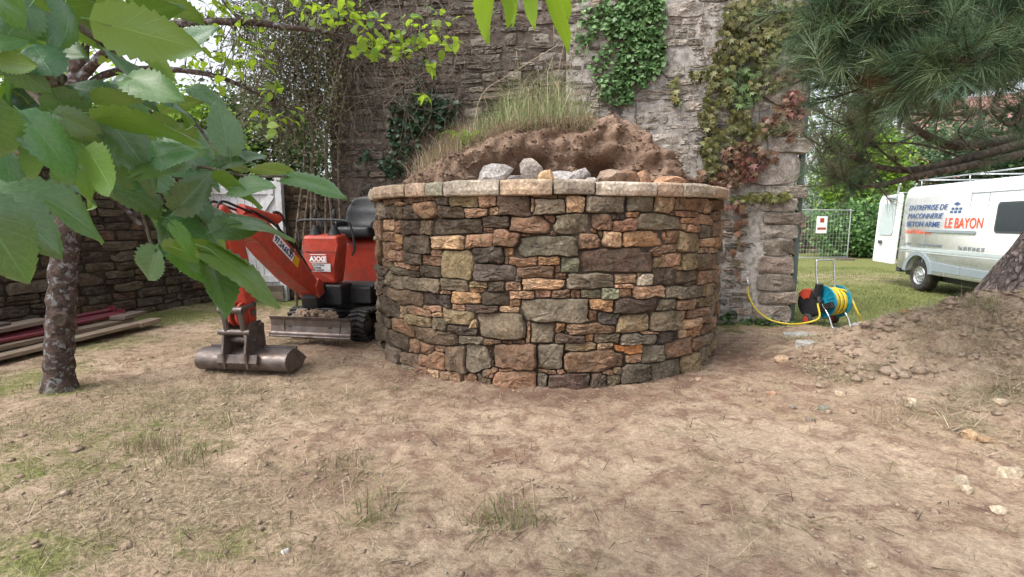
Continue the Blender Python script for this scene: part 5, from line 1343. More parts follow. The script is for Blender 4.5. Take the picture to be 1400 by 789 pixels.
def mtube(name, pts, r0, r1, mat, parent, inv, n=6, seg=7, jit=.05):
    P = smooth_path([inv @ Vector(p) for p in pts], n); N = len(P)
    return MB().tube(P, [r0 + (r1 - r0) * i / (N - 1) for i in range(N)], seg, True, jit).build(name, mat, parent, True)
mtube('trunk', [(-2.35, .75, -.1), (-2.3, .78, .9), (-2.22, .72, 1.7), (-2.1, .7, 2.5), (-1.7, .75, 3.1)], .085, .045, M['mulbark'], MUL, mulI, 6, 10)
mtube('branch', [(-2.24, .74, 1.6), (-1.75, .85, 1.80), atD(0, 96, 1.0), atD(40, 122, .97), atD(75, 160, .95), atD(104, 208, 1.0), atD(128, 242, 1.05), atD(140, 262, 1.1)], .009, .0025, M['mulbark'], MUL, mulI)
mtube('branch', [(-2.28, .74, 1.35), (-1.8, .95, 1.48), atD(60, 205, 1.15), atD(118, 240, 1.05), atD(158, 262, 1.0), atD(190, 276, .97), atD(240, 288, .95), atD(282, 325, .93)], .008, .0022, M['mulbark'], MUL, mulI)
mtube('branch', [(-2.2, .72, 1.8), (-1.6, .85, 2.1), atD(-10, -10, 1.0), atD(60, 12, .95), atD(110, 38, .92), atD(160, 75, 1.0), atD(200, 118, 1.05), atD(260, 160, 1.1), atD(300, 215, 1.0)], .008, .0022, M['mulbark'], MUL, mulI)
mtube('branch', [(-2.08, .70, 2.55), (-1.4, .6, 2.75), (-.8, .55, 2.55), atD(640, -120, .85), atD(690, -40, .80), atD(735, -34, .78)], .018, .003, M['mulbark'], MUL, mulI)
mtube('twig', [atD(190, 276, .97), atD(200, 305, .95), atD(206, 330, .92), atD(213, 343, .90)], .0035, .002, M['mulbark'], MUL, mulI)
mtube('twig', [atD(240, 288, .95), atD(250, 262, .93), atD(262, 240, .93), atD(275, 228, .93), atD(330, 240, .86), atD(394, 241, .84)], .0035, .002, M['mulbark'], MUL, mulI)
mtube('twig', [atD(8, 300, .8), atD(-20, 262, .7), atD(-60, 230, .8), (-1.0, .7, 1.6), (-1.7, .82, 1.7)], .003, .006, M['mulbark'], MUL, mulI)

r = np.random.default_rng(95)
cloud_obj('crown', [leaf_cloud(clumps(r, 1700, (-1.25, .75, 3.05), (1.5, 1.2, .55), 40), .13, [(.05, .12, .05), (.07, .15, .05), (.04, .09, .04)], r)], MUL, M['leaf_attr'], MUL.location)  # unseen crown overhead, added to keep sky light off the hanging leaves
# ================================================================ FRUIT TREE with the lichen trunk
tb = onground(80, 532)
FT = empty('fruit_tree', (tb.x, tb.y, gz(tb.x, tb.y)), 0, 'old fruit tree with grey lichen spots on its thin brown trunk, at the left', 'tree')
ftI = Matrix.Translation(-FT.location)
def at(px, py, Y): return atY(px, py, Y)
Yt = tb.y
mb = MB(); Pp = smooth_path([ftI @ Vector((tb.x, tb.y, -.1)), ftI @ at(81, 480, Yt), ftI @ at(86, 380, Yt + .03), ftI @ at(92, 280, Yt + .05), ftI @ at(98, 200, Yt + .05), ftI @ at(104, 120, Yt + .1), ftI @ at(112, 20, Yt + .2), ftI @ at(118, -90, Yt + .3)], 10)
N = len(Pp); rr = [(.205, .175, .158, .146, .134, .126)[i] * .93 if i < 6 else .116 - .055 * (i / N) + .008 * math.sin(i * 1.9) for i in range(N)]
mb.tube(Pp, rr, 22, True, .045); tr = mb.build('trunk', M['bark'], FT, True)
mb = MB(); kp = ftI @ at(84, 437, Yt - .115); mb.lathe(kp, (.05, -1, .1), [(.001, .012), (.04, .010), (.055, .022), (.07, .0)], 14); mb.build('knot_hole', M['joint'], FT, True)
LIMB = [([at(106, 110, Yt + .1), at(160, 60, Yt + .1), at(232, 34, Yt), at(330, 30, Yt - .05), at(400, 38, Yt + .0), at(455, 46, Yt + .1), at(505, 66, Yt + .1), at(552, 78, Yt + .2)], .040, .008),
        ([at(104, 130, Yt + .1), at(150, 100, Yt + .2), at(215, 94, Yt + .3), at(290, 103, Yt + .2), at(340, 122, Yt + .3), at(372, 140, Yt + .3), at(402, 172, Yt + .4)], .036, .006),
        ([at(95, 232, Yt + .05), at(125, 250, Yt + .25), at(160, 275, Yt + .4), at(190, 305, Yt + .5), at(204, 318, Yt + .55)], .034, .014),
        ([at(96, 240, Yt), at(130, 245, Yt - .1), at(165, 262, Yt - .2), at(196, 290, Yt - .2)], .022, .008),
        ([at(110, 50, Yt + .2), at(70, 0, Yt + .1), at(30, -40, Yt)], .04, .02), ([at(112, 20, Yt + .2), at(180, -30, Yt + .1), at(260, -60, Yt)], .04, .02),
        ([at(455, 46, Yt + .1), at(480, 20, Yt), at(520, -10, Yt)], .010, .005), ([at(340, 122, Yt + .3), at(400, 150, Yt + .4), at(450, 172, Yt + .5)], .010, .004), ([at(330, 30, Yt - .05), at(300, -5, Yt), at(280, -40, Yt)], .014, .006),
        ([at(505, 66, Yt + .1), at(560, 50, Yt + .2), at(610, 20, Yt + .3), at(640, -20, Yt + .3)], .008, .004)]
limbpts = []
for pts, r0, r1 in LIMB:
    mtube('limb', pts, r0, r1, M['bark'], FT, ftI, 7, 9, .10); limbpts.append(smooth_path(pts, 10))
flv = [leaf_mesh('fruit_leaf', M['fruitleaf'], 50 + s, nl=7, nw=2, ratio=.62, fold=.25, curl=.2, serr=.03, lobe=.02, wave=.03, tip=.8, pet=.25) for s in range(4)]
nleaf = 0
def fruit_leaf(p, size, name='leaf'):
    global nleaf
    d = Vector((rnd.gauss(0, 1), rnd.gauss(0, 1), rnd.gauss(-.35, .6))).normalized(); n = Vector((rnd.gauss(0, .5), rnd.gauss(0, .5) - .15, 1))
    o = link('leaf', rnd.choice(flv), FT); q = ftI @ p; set_leaf(o, q, q + d * size, n); nleaf += 1
for (px, py, sx, sy, n) in [(480, 20, 55, 22, 34), (545, 62, 45, 20, 34), (590, 30, 30, 24, 14), (500, 66, 30, 14, 16), (430, 15, 40, 14, 12), (345, 60, 40, 28, 26), (300, 85, 40, 24, 20), (380, 160, 22, 14, 12), (270, 45, 40, 22, 14), (370, 120, 24, 16, 10),
                            (585, 92, 14, 10, 5), (615, 55, 10, 12, 4), (300, 12, 40, 14, 12), (150, 60, 60, 40, 16), (30, 130, 20, 16, 6), (340, 10, 40, 14, 12), (585, 128, 10, 9, 5), (618, 62, 8, 10, 3)]:
    for k in range(int(n * 1.55)):
        fruit_leaf(at(rnd.gauss(px, sx * .55), rnd.gauss(py, sy * .55), Yt + rnd.uniform(-.25, .45)), rnd.uniform(.07, .12))
fl_ = sorted([c for c in FT.children if c.name.startswith('leaf')], key=lambda c: -c.matrix_basis.to_scale().y)
twig_ends = [c.matrix_basis.translation.copy() for c in fl_]
join_objs(fl_[296:], 'small_leaves', FT)
# fine twigs that carry the leaves
mb = MB()
for p in twig_ends:
    if True:
        w_ = Vector(p) - ftI.translation
        best = min((q for L in limbpts for q in L), key=lambda q: (q - w_).length)
        if (best - w_).length > .02: 
            a = ftI @ best; mid = (a + p) / 2 + Vector((rnd.uniform(-.05, .05), rnd.uniform(-.05, .05), rnd.uniform(-.02, .06))); mb.tube([a, mid, p], [.004, .0028, .0018], 4, False)
mb.build('twigs', M['bark'], FT, True)
cloud_obj('crown', [leaf_cloud(clumps(r, 3600, (-3.7, 4.8, 4.9), (2.4, 2.0, 1.0), 60), .10, [(.10, .18, .04), (.13, .22, .05), (.07, .13, .03)], r)], FT, M['leaf_attr'], FT.location)  # crown above the view, added to shade the ground at the left

# ================================================================ PINE at the right
PB = Vector((6.05, 6.75, 0))
PINE = empty('pine_tree', (PB.x, PB.y, gz(PB.x, PB.y)), 0, 'leaning pine with ridged grey-brown bark and long blue-green needles over the van', 'tree')
pnI = Matrix.Translation(-PINE.location)
mb = MB(); Pp = smooth_path([pnI @ Vector(p) for p in ((6.28, 6.8, -.15), (6.52, 6.75, .35), (6.90, 6.7, 1.0), (7.22, 6.6, 1.7), (7.45, 6.4, 2.5), (7.6, 6.2, 3.4), (7.5, 6.0, 4.6))], 8)
N = len(Pp); V = []; seg = 40; up = None
mb.tube(Pp, [.50 - .05 * min(i, 6) / 3 * .5 - .20 * i / N for i in range(N)], seg, True, .0)
# furrowed plates: push vertices in and out
vv = []
for k, p in enumerate(mb.v):
    i, a = divmod(k, seg); c = Pp[min(i, N - 1)]; d = Vector(p) - c
    f = 1 + .055 * (mnoise.noise(Vector((a * .9, i * .35, 2))) + .6 * mnoise.noise(Vector((a * 1.9, i * .8, 7))))
    vv.append(tuple(c + d * f))
mb.v = vv; mb.build('trunk', M['pinebark'], PINE, True)
PL_ = [  # limbs: points (px, py, Y), radius start, end
 ([(1470, 175, 6.3), (1400, 196, 5.7), (1320, 217, 5.2), (1251, 232, 4.9), (1205, 229, 4.8), (1160, 213, 4.7), (1135, 205, 4.7)], .045, .010),
 ([(1480, 190, 6.3), (1400, 210, 5.6), (1309, 230, 5.0), (1251, 241, 4.8), (1208, 252, 4.7), (1171, 254, 4.6), (1140, 240, 4.6)], .038, .008),
 ([(1470, 170, 6.3), (1386, 189, 5.9), (1309, 199, 5.5), (1277, 190, 5.4), (1247, 173, 5.3)], .055, .030),
 ([(1470, 130, 6.0), (1386, 148, 5.6), (1331, 155, 5.3), (1277, 157, 5.0), (1210, 152, 4.8), (1187, 141, 4.7)], .026, .007),
 ([(1500, 60, 5.5), (1400, 95, 4.6), (1330, 110, 4.2), (1250, 120, 4.0), (1180, 110, 3.9), (1130, 85, 3.9)], .035, .007),
 ([(1480, -60, 4.5), (1390, 10, 3.8), (1320, 40, 3.5), (1250, 45, 3.4), (1190, 35, 3.4), (1135, 50, 3.5)], .03, .007),
 ([(1500, -60, 4.0), (1420, 30, 3.3), (1370, 70, 3.1), (1310, 85, 3.1), (1260, 95, 3.2)], .025, .006),
 ([(1480, -120, 4.0), (1380, -50, 3.4), (1280, -25, 3.3), (1200, -10, 3.4), (1130, 0, 3.5)], .03, .006),
 ([(1460, 130, 5.5), (1400, 150, 4.8), (1380, 170, 4.6), (1350, 150, 4.5)], .03, .008),
 ([(1320, 217, 5.2), (1270, 200, 5.1), (1225, 195, 5.0), (1180, 198, 5.0)], .012, .005), ([(1251, 241, 4.8), (1215, 215, 4.8), (1180, 185, 4.8), (1140, 165, 4.8)], .012, .005),
 ([(1208, 252, 4.7), (1190, 225, 4.7), (1186, 236, 4.7)], .009, .004), ([(1277, 157, 5.0), (1250, 185, 5.0), (1215, 200, 5.0)], .010, .004), ([(1386, 148, 5.6), (1340, 175, 5.4), (1300, 195, 5.3)], .014, .005), ([(1210, 152, 4.8), (1170, 170, 4.8), (1130, 190, 4.8)], .008, .004),
 ([(1331, 155, 5.3), (1310, 180, 5.2), (1330, 205, 5.2)], .008, .004)]
tw = MB(); sprays = []
for i, (pts, r0, r1) in enumerate(PL_):
    P = [atY(*p) for p in pts]
    if pts[0][0] > 1440:
        s_ = min((Vector(q) - pnI.translation for q in Pp), key=lambda q: (q - P[0]).length + 1.5 * abs(q.z - P[0].z)); P = [s_] + P
    mtube('limb', P, r0 * (1.4 if pts[0][0] > 1440 else 1), r1, M['pinelimb'], PINE, pnI, 6, 9, .06)
    limb = smooth_path(P, 10)
    n = len(limb); j0 = 12 if pts[0][0] > 1440 else 3
    for k in range(j0, n):
        f = (k - j0) / max(1, n - j0)
        sprays.append((i, limb[k], (limb[k] - limb[k - 1]).normalized(), f))
NV, NF, NC = [], [], []
def tuft(c, d, L, n, spread, col):
    d = d.normalized(); u = d.orthogonal().normalized(); v = d.cross(u)
    for k in range(n):
        a = rnd.uniform(0, 2 * math.pi); s = spread * math.sqrt(rnd.random()); q = (d * math.cos(s) + (u * math.cos(a) + v * math.sin(a)) * math.sin(s)).normalized()
        st = c - d * rnd.uniform(0, .10); l = L * rnd.uniform(.75, 1.15); e1 = st + q * l * .55; e2 = st + q * l + Vector((0, 0, -.10 * l * rnd.uniform(.2, 1.2)))
        w_ = q.cross(Vector((rnd.gauss(0, 1), rnd.gauss(0, 1), rnd.gauss(0, 1)))).normalized() * .0012
        b = len(NV); NV.extend([st - w_, st + w_, e1 + w_, e1 - w_, e2]); NF.append((b, b + 1, b + 2)); NF.append((b, b + 2, b + 3)); NF.append((b + 3, b + 2, b + 4))
        f = rnd.uniform(.7, 1.3); cc = (col[0] * f, col[1] * f, col[2] * f); NC.extend([cc] * 5)
gcol = [(.078, .140, .072), (.105, .165, .085), (.055, .105, .058), (.115, .165, .07)]; brown = (.16, .105, .055)
def dens(px, py):
    if py < 130: return 1.0
    if py < 165: return .40 if px < 1330 else .25
    return .16 if px < 1200 else (.05 if py < 225 else .012)
for (i, p, t, f) in sprays:
    px, py = topx(p)
    nt_ = 3 if i in (4, 5, 6, 7) else 2
    for q in range(nt_):
        if rnd.random() > dens(px, py) * 1.15: continue
        side = Vector((rnd.gauss(0, 1), rnd.gauss(0, 1), rnd.gauss(.25, .8))).normalized(); d = (t * .7 + side * .8).normalized(); l = rnd.uniform(.08, .42)
        e = p + d * l; a_ = pnI @ p; b_ = pnI @ e
        tw.tube([a_, (a_ + b_) / 2 + Vector((0, 0, -.015)), b_], [.006, .0045, .003], 4, False)
        m = rnd.randint(2, 3); ex, ey = topx(e)
        for s in range(m):
            cp = pnI @ (p + d * l * (1 - s * .28)); col = brown if (ey > 90 and abs(ex - 1185) < 28 and abs(ey - 100) < 25) else rnd.choice(gcol)
            if ey > 140 and rnd.random() < .35: col = (.15, .14, .09)
            tuft(cp, (d + Vector((0, 0, .15))).normalized(), rnd.uniform(.11, .20), 40, 1.05 if s else .9, col)
# dense upper mass
for k in range(620):
    px, py = rnd.uniform(1105, 1450), rnd.uniform(-60, 150)
    if py > 105 + 30 * math.sin(px * .02) + (25 if px < 1230 else 0) - rnd.random() * 40: continue
    if px < 1120 and rnd.random() < .6: continue
    if abs(px - 1300) < 60 and abs(py - 88) < 14 and rnd.random() < .7: continue
    Y = rnd.uniform(3.2, 5.2); p = atY(px, py, Y); d = Vector((rnd.gauss(-.5, .7), rnd.gauss(-.3, .6), rnd.gauss(.0, .5))).normalized()
    a_ = pnI @ p; b_ = a_ - d * rnd.uniform(.15, .4); tw.tube([b_, a_], [.005, .003], 4, False)
    tuft(a_, d, rnd.uniform(.10, .19), 34, .85, rnd.choice(gcol)); tuft(a_ - d * .09, d, rnd.uniform(.10, .18), 30, 1.15, rnd.choice(gcol)); tuft(a_ - d * .17, d, rnd.uniform(.09, .15), 20, 1.2, rnd.choice(gcol[:2] + [(.14, .12, .07)]))
for k in range(90):   # left drooping grey-green sprays
    px, py = rnd.gauss(1150, 26), rnd.gauss(205, 40)
    if px < 1112 or py < 130: continue
    p = atY(px, py, rnd.uniform(4.6, 5.4)); d = Vector((rnd.gauss(-.6, .5), rnd.gauss(0, .6), rnd.gauss(-.2, .5))).normalized(); a_ = pnI @ p
    tw.tube([a_ - d * rnd.uniform(.1, .3), a_], [.004, .0025], 4, False); tuft(a_, d, rnd.uniform(.12, .17), 22, 1.0, rnd.choice([(.085, .115, .075), (.07, .115, .07), (.13, .12, .08)]))
tw.build('twigs', M['pinelimb'], PINE, True)
link('needles', np_mesh('needles', [tuple(v) for v in NV], NF, M['needle_attr'], False, np.array(NC)), PINE)
# a cone or two on the twigs
for px, py, Y in ((1338, 8, 3.3), (1208, 22, 3.5)):
    mb = MB(); mb.lathe(pnI @ atY(px, py, Y), (.2, -.3, -.9), [(.001, 0), (.018, .01), (.024, .03), (.018, .055), (.001, .07)], 10); mb.build('cone', M['oldwood'], PINE, True)

def bush(name, base_, rad, n, size, cols, label, cat, k=40, trunkh=0, mat='leaf_attr', seed=1, stem=.05, group=None):
    r = np.random.default_rng(seed); e = empty(name, base_, 0, label, cat, group)
    ctr = np.array([base_[0], base_[1], base_[2] + trunkh + rad[2] * .9])
    cloud_obj('crown', [leaf_cloud(clumps(r, n, ctr, rad, k), size, cols, r)], e, M[mat], base_)
    mb = MB(); mb.tube([(0, 0, -.1), (.05, 0, trunkh * .6 + .1), (0, .05, trunkh + rad[2] * 1.2)], [stem * 1.3, stem, stem * .3], 8)
    for q in range(6):
        a = q * 1.05 + seed; mb.tube([(0, 0, trunkh * .7 + .1), (rad[0] * .4 * math.cos(a), rad[1] * .4 * math.sin(a), trunkh + rad[2] * .8), (rad[0] * .8 * math.cos(a), rad[1] * .8 * math.sin(a), trunkh + rad[2] * 1.3)], [stem * .5, stem * .35, stem * .1], 5)
    mb.build('trunk', M['twig'], e, True); return e
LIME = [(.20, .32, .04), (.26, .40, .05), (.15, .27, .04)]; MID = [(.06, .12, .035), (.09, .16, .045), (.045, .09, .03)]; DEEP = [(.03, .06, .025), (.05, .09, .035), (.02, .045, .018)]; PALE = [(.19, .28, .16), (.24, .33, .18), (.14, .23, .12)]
LAUR = [(.13, .25, .085), (.18, .32, .11), (.09, .18, .06)]
p = atY(1205, 358, 21.2); bush('laurel_bush', (p.x, p.y, 0), (2.6, 1.2, 1.25), 11000, .17, LAUR, 'broad green laurel bush between the wire fence and the van', 'bush', 90, 0, seed=2)
p = atY(1172, 340, 24.5); bush('lime_tree', (p.x, p.y, 0), (1.9, 1.6, 1.9), 5000, .22, LIME, 'bright yellow-green tree above the wire fence under the pine branches', 'tree', 60, 1.9, seed=3, stem=.12)
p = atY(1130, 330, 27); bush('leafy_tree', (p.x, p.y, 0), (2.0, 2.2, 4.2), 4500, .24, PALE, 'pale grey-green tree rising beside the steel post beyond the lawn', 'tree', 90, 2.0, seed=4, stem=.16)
p = atY(1275, 330, 29); bush('leafy_tree', (p.x, p.y, 0), (4.2, 3.0, 2.6), 5000, .26, PALE + MID[:1], 'dark green tree behind the van and the laurel bush', 'tree', 110, 2.0, seed=5, stem=.2)
p = atY(1390, 330, 24); bush('leafy_tree', (p.x, p.y, 0), (3.5, 2.5, 2.6), 8000, .26, DEEP, 'dark tree beyond the front of the van at the right edge', 'tree', 80, 1.5, seed=6, stem=.2)
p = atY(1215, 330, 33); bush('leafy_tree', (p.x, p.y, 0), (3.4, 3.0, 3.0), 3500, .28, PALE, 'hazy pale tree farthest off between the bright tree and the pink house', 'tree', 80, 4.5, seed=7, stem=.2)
# house far off at the right
hp_ = atY(1335, 300, 40); HS = empty('pink_house', (hp_.x, hp_.y, 0), R_(-30), 'pinkish house with pale windows glimpsed through the pine branches', 'house')
MB().box((0, 0, 3.6), (9, 7, 7.2)).build('wall', M['brickhouse'], HS)
mb = MB(); mb.add([(-4.8, -3.8, 7.2), (4.8, -3.8, 7.2), (4.8, 3.8, 7.2), (-4.8, 3.8, 7.2), (-4.8, 0, 10.6), (4.8, 0, 10.6)], [(0, 1, 5, 4), (2, 3, 4, 5), (0, 4, 3), (1, 2, 5), (0, 3, 2, 1)]); mb.build('roof', M['rooftile'], HS)
for x in (-3, 0, 3):
    for z in (2.0, 5.2):
        f = MB().box((x, -3.52, z), (1.3, .12, 1.7)).build('window', M['whitewood'], HS); MB().box((x, -3.59, z), (1.05, .03, 1.45)).build('pane', M['glass'], f)
# boundary wall of stone and the wire fence
BWL = empty('boundary_wall', atY(1100, 345, 23.5) * 1.0, 0, 'low dark stone wall behind the wire fence at the end of the lawn', 'stone wall'); bo_ = BWL.location.copy(); BWL.location = (bo_.x, bo_.y, 0)
r = random.Random(51); lb = coursed(-1.5, 6.0, 0, 1.7, .22, .34, .35, .8, r, .1)
for i, (cx, cy, poly) in enumerate(cells(lb, .015, .01, 10, None, 23)):
    fn = lambda u, v, d: Vector((cx + u, -d, cy + v)); ref = fn(0, 0, 0)
    o = link('stone', stone_mesh('stone', poly, .03, fn, M['darkstone'], 7000 + i, back=.1, ref=ref), BWL, ref); o.color = stone_col(r.choice('bdegB'), r, .8)
MB().box((2.2, .3, .84), (7.6, .58, 1.66)).build('core', M['darkmortar'], BWL)
fy = 19.4; fx1 = atY(1158, 352, fy).x; fz = gz(fx1, fy)
HF = empty('wire_fence_panel', (fx1, fy, fz), R_(7), 'galvanised wire mesh site fence panel with a small sign at the end of the lawn', 'fence')
Wd, Hg = 3.3, 1.85
mb = MB(); mb.tube(smooth_path([(0, 0, .0), (0, 0, Hg - .12), (-.04, 0, Hg - .03), (-.12, 0, Hg), (-Wd + .12, 0, Hg), (-Wd + .04, 0, Hg - .03), (-Wd, 0, Hg - .12), (-Wd, 0, .0)], 5), .021, 8); mb.tube([(0, 0, .12), (-Wd, 0, .12)], .021, 8)
mb.build('frame', M['galv'], HF, True)
mb = MB()
for k in range(1, 26): x = -Wd * k / 26; mb.tube([(x, 0, .12), (x, 0, Hg)], .0035, 4, False)
for k in range(1, 12): z = .12 + (Hg - .12) * k / 12; mb.tube([(0, 0, z), (-Wd, 0, z)], .0035, 4, False)
mb.build('wire_mesh', M['galv'], HF)
MB().box((-1.15, -.03, 1.32), (.42, .012, .62)).build('sign_board', M['white'], HF); MB().box((-1.15, -.039, 1.18), (.34, .004, .08)).build('sign_print', M['redplastic'], HF); MB().box((-1.15, -.039, 1.48), (.16, .004, .16)).build('sign_print', M['redplastic'], HF)
MB().box((-.05, 0, .03), (.6, .22, .10)).build('fence_foot', M['oldwood'], HF, False, .02)

# trees and shrubs behind the dark wall on the left
for (px, Y, rad, th, n, sz, cols, lb_, sd_) in ((60, 13, (2.2, 1.8, 1.6), 2.0, 6000, .2, LIME, 'sunlit yellow-green tree behind the dark wall at the far left', 8), (255, 15, (2.0, 1.8, 1.4), 2.6, 5000, .2, LIME, 'light green tree above the white gate', 9),
                                        (160, 19, (2.6, 2.2, 1.9), 2.4, 5000, .24, PALE, 'pale tree farther back above the dark wall', 10), (370, 17, (2.4, 2.0, 2.4), 1.2, 8000, .2, MID, 'mid green tree behind the gap beside the white gate', 11)):
    p = atY(px, 330, Y); bush('garden_tree', (p.x, p.y, 0), rad, n, sz, cols, lb_, 'tree', 60, th, seed=sd_, stem=.12)

# ================================================================ TWIGGY CLIMBER at the left end of the high wall
TC = empty('twiggy_climber', (-2.9, 8.2, 0), 0, 'tangled grey-brown climber with small olive leaves draped over the left end of the high wall', 'climbing plant')
tcI = -Vector((-2.9, 8.2, 0)); tw = MB(); pts_l = []
def vine(P, r0, seg=3):
    tw.tube([Vector(p) + tcI for p in P], [r0 * (1 - .6 * i / len(P)) for i in range(len(P))], seg, False)
for k in range(820):
    px = rnd.gauss(412, 44) if k < 700 else rnd.uniform(450, 640); py = rnd.uniform(-40, 150)
    if px < 325: continue
    on_wall = px > 462; p = onwall(px, py, rnd.uniform(.04, .22)) if on_wall else atY(px, py, rnd.uniform(7.9, 9.2)); P = [p]; d = Vector((rnd.gauss(0, .5), rnd.gauss(0, .4) if not on_wall else 0, rnd.gauss(-.9, .6))).normalized()
    for s in range(rnd.randint(4, 9)):
        d = (d + Vector((rnd.gauss(0, .35), rnd.gauss(0, .25) if not on_wall else rnd.gauss(0, .05), rnd.gauss(-.10, .3)))).normalized(); q = P[-1] + d * rnd.uniform(.10, .22)
        if on_wall: q.y = min(max(q.y, wy(q.x) - .35), wy(q.x) - .02)
        P.append(q)
        if not on_wall or rnd.random() < .2: pts_l.append(q)
    vine(P, rnd.uniform(.0025, .008))
for k in range(7):
    px = 400 + k * 10; a = atY(px, 330, 8.3); a.z = 0; vine(smooth_path([a, a + Vector((.1, -.1, 1.2)), atY(px + rnd.uniform(-20, 20), 180, 8.1), atY(px + rnd.uniform(-30, 30), 60, 8.0)], 6), .03, 6)
tw.build('twigs', M['twig'], TC)
r = np.random.default_rng(61); pl_ = np.array([tuple(p) for p in pts_l]); pl_ = pl_[[topx(p)[0] < 475 for p in pl_]]
pp = np.repeat(pl_, 4, 0) + r.normal(size=(len(pl_) * 4, 3)) * .08
cloud_obj('leaves', [leaf_cloud(pp, .055, [(.12, .14, .06), (.16, .17, .08), (.09, .105, .045), (.18, .165, .11)], r)], TC, M['leaf_attr'], (-2.9, 8.2, 0))

# ================================================================ IVY AND CREEPER ON THE HIGH WALL
def ivy(name, areas, size, cols, label, seed, Yw=0.0, stems=14, cat='ivy', ndens=1.0):
    r = np.random.default_rng(seed); P = []
    for px, py, rx, ry, n in areas:
        for k in range(int(n * ndens)):
            a, q = r.uniform(0, 2 * math.pi), math.sqrt(r.random()); x, y = px + rx * q * math.cos(a), py + ry * q * math.sin(a)
            if vnoise2(np.array([x * .09]), np.array([y * .09]), seed)[0] < .30: continue
            P.append(tuple(onwall(x, y, Yw + r.uniform(.03, .13))))
    P = np.array(P); c = P.mean(0); off = (c[0], wy(c[0]) - .05, 0); e = empty(name, off, 0, label, cat)
    cloud_obj('leaves', [leaf_cloud(P, size, cols, r, .45, .9, (0, -1, .55))], e, M['ivy_attr'], off)
    mb = MB()
    for k in range(stems):
        q = P[r.integers(0, len(P))]; s = [Vector(q) - Vector(off)]
        for j in range(7): s.append(s[-1] + Vector((r.normal() * .07, 0, -r.uniform(.05, .22))))
        for v in s: v.y = wy(v.x + off[0]) - .03 - off[1]
        mb.tube(s, [.006] * len(s), 4, False)
    mb.build('stems', M['twig'], e); return e
ivy('ivy', [(862, 25, 48, 40, 760), (880, 70, 30, 40, 520), (850, 110, 34, 26, 300), (870, 5, 40, 14, 260), (845, 130, 25, 14, 90), (825, 60, 22, 55, 190), (800, 40, 14, 40, 60)], .072, [(.095, .19, .062), (.13, .245, .09), (.065, .14, .042), (.16, .27, .11)], 'bright green ivy patch hanging high on the wall above the earth bank', 71, ndens=1.6)
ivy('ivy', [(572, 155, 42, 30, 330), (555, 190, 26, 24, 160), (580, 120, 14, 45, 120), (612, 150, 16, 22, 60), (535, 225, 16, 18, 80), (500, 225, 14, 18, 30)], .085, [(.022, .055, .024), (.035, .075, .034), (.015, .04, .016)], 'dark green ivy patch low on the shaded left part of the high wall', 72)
ivy('ivy', [(1045, 445, 30, 10, 150), (1000, 440, 25, 14, 110), (1075, 448, 14, 7, 40)], .07, [(.05, .09, .03), (.07, .12, .04), (.035, .06, .025)], 'small ivy growing at the foot of the high wall under the yellow hose', 73, .03, 5)
# small scattered dry stems hanging in front of the wall
# five-lobed creeper, leaf by leaf
def creeper_leaf(seed):
    r = random.Random(seed); P = []; lob = [(-150, .42), (-118, .30), (-88, .66), (-58, .34), (-34, .80), (-18, .42), (0, 1.0), (18, .42), (34, .80), (58, .34), (88, .66), (118, .30), (150, .42)]
    V = [(0, .0, 0)]
    for a, q in lob:
        a = R_(a + r.uniform(-5, 5)); q *= r.uniform(.85, 1.1); x, y = q * math.sin(a) * .9, q * math.cos(a) * .75 + .15; V.append((x, y, -.30 * q * q + .12 * abs(x) + r.uniform(-.05, .05)))
    me = bpy.data.meshes.new('creeper_leaf'); me.from_pydata(V, [], [(0, i + 1, i) for i in range(1, len(lob))]); me.materials.append(M['creeper']); me.update(); return me
crl = [creeper_leaf(s) for s in range(6)]
VC = empty('virginia_creeper', (3.0, WALLY - .05, 0), 0, 'creeper of pointed olive and reddish leaves cascading down the right end of the high wall', 'climbing plant'); vcI = -Vector((3.0, WALLY - .05, 0))
OL = [(.105, .115, .03), (.14, .14, .04), (.08, .09, .026), (.175, .16, .06)]; RB = [(.15, .075, .045), (.19, .10, .06), (.12, .085, .04)]; RE = [(.17, .055, .045), (.21, .085, .065), (.12, .045, .035), (.15, .09, .045)]; GR = [(.09, .15, .05), (.12, .18, .06)]
CA = [(1045, 12, 55, 22, OL, 100), (1020, 40, 40, 25, OL, 75), (1075, 40, 28, 22, OL, 45), (1000, 70, 26, 20, OL, 45), (1048, 75, 22, 24, OL, 45), (1090, 20, 18, 20, OL, 25), (985, 100, 22, 14, OL, 30), (960, 100, 18, 6, OL, 12), (1015, 105, 28, 16, GR, 45), (1045, 112, 20, 14, OL, 24),
      (985, 128, 22, 16, OL, 36), (1020, 130, 20, 14, GR, 28), (970, 155, 13, 22, OL, 34), (972, 195, 12, 26, OL, 36), (974, 228, 11, 20, OL, 26), (1010, 160, 16, 18, OL, 26), (998, 190, 16, 18, OL, 26), (1035, 178, 22, 12, OL, 26), (1062, 168, 22, 14, RB, 26), (1088, 150, 16, 11, RE, 18),
      (1086, 132, 14, 10, RE, 14), (1072, 145, 14, 12, RB, 14), (1080, 180, 10, 14, RB, 8), (1022, 205, 26, 14, RB, 34), (1000, 218, 18, 16, RB, 24), (1032, 222, 18, 10, RE, 22), (1018, 235, 18, 10, RE, 16), (990, 245, 26, 12, RB, 34), (960, 243, 10, 12, RB, 10), (1050, 210, 14, 10, RB, 10),
      (1035, 269, 40, 6, OL, 30), (1062, 266, 22, 5, OL, 14), (1003, 279, 22, 6, RE, 14), (1010, 297, 8, 12, RB, 8), (1012, 325, 6, 14, RB, 6), (1006, 345, 10, 6, RB, 4), (1008, 365, 4, 12, RB, 3), (924, 112, 6, 8, OL, 7), (925, 132, 6, 10, OL, 9), (1092, 92, 18, 8, RB, 14), (1075, 103, 14, 6, RB, 10)]
allv = []
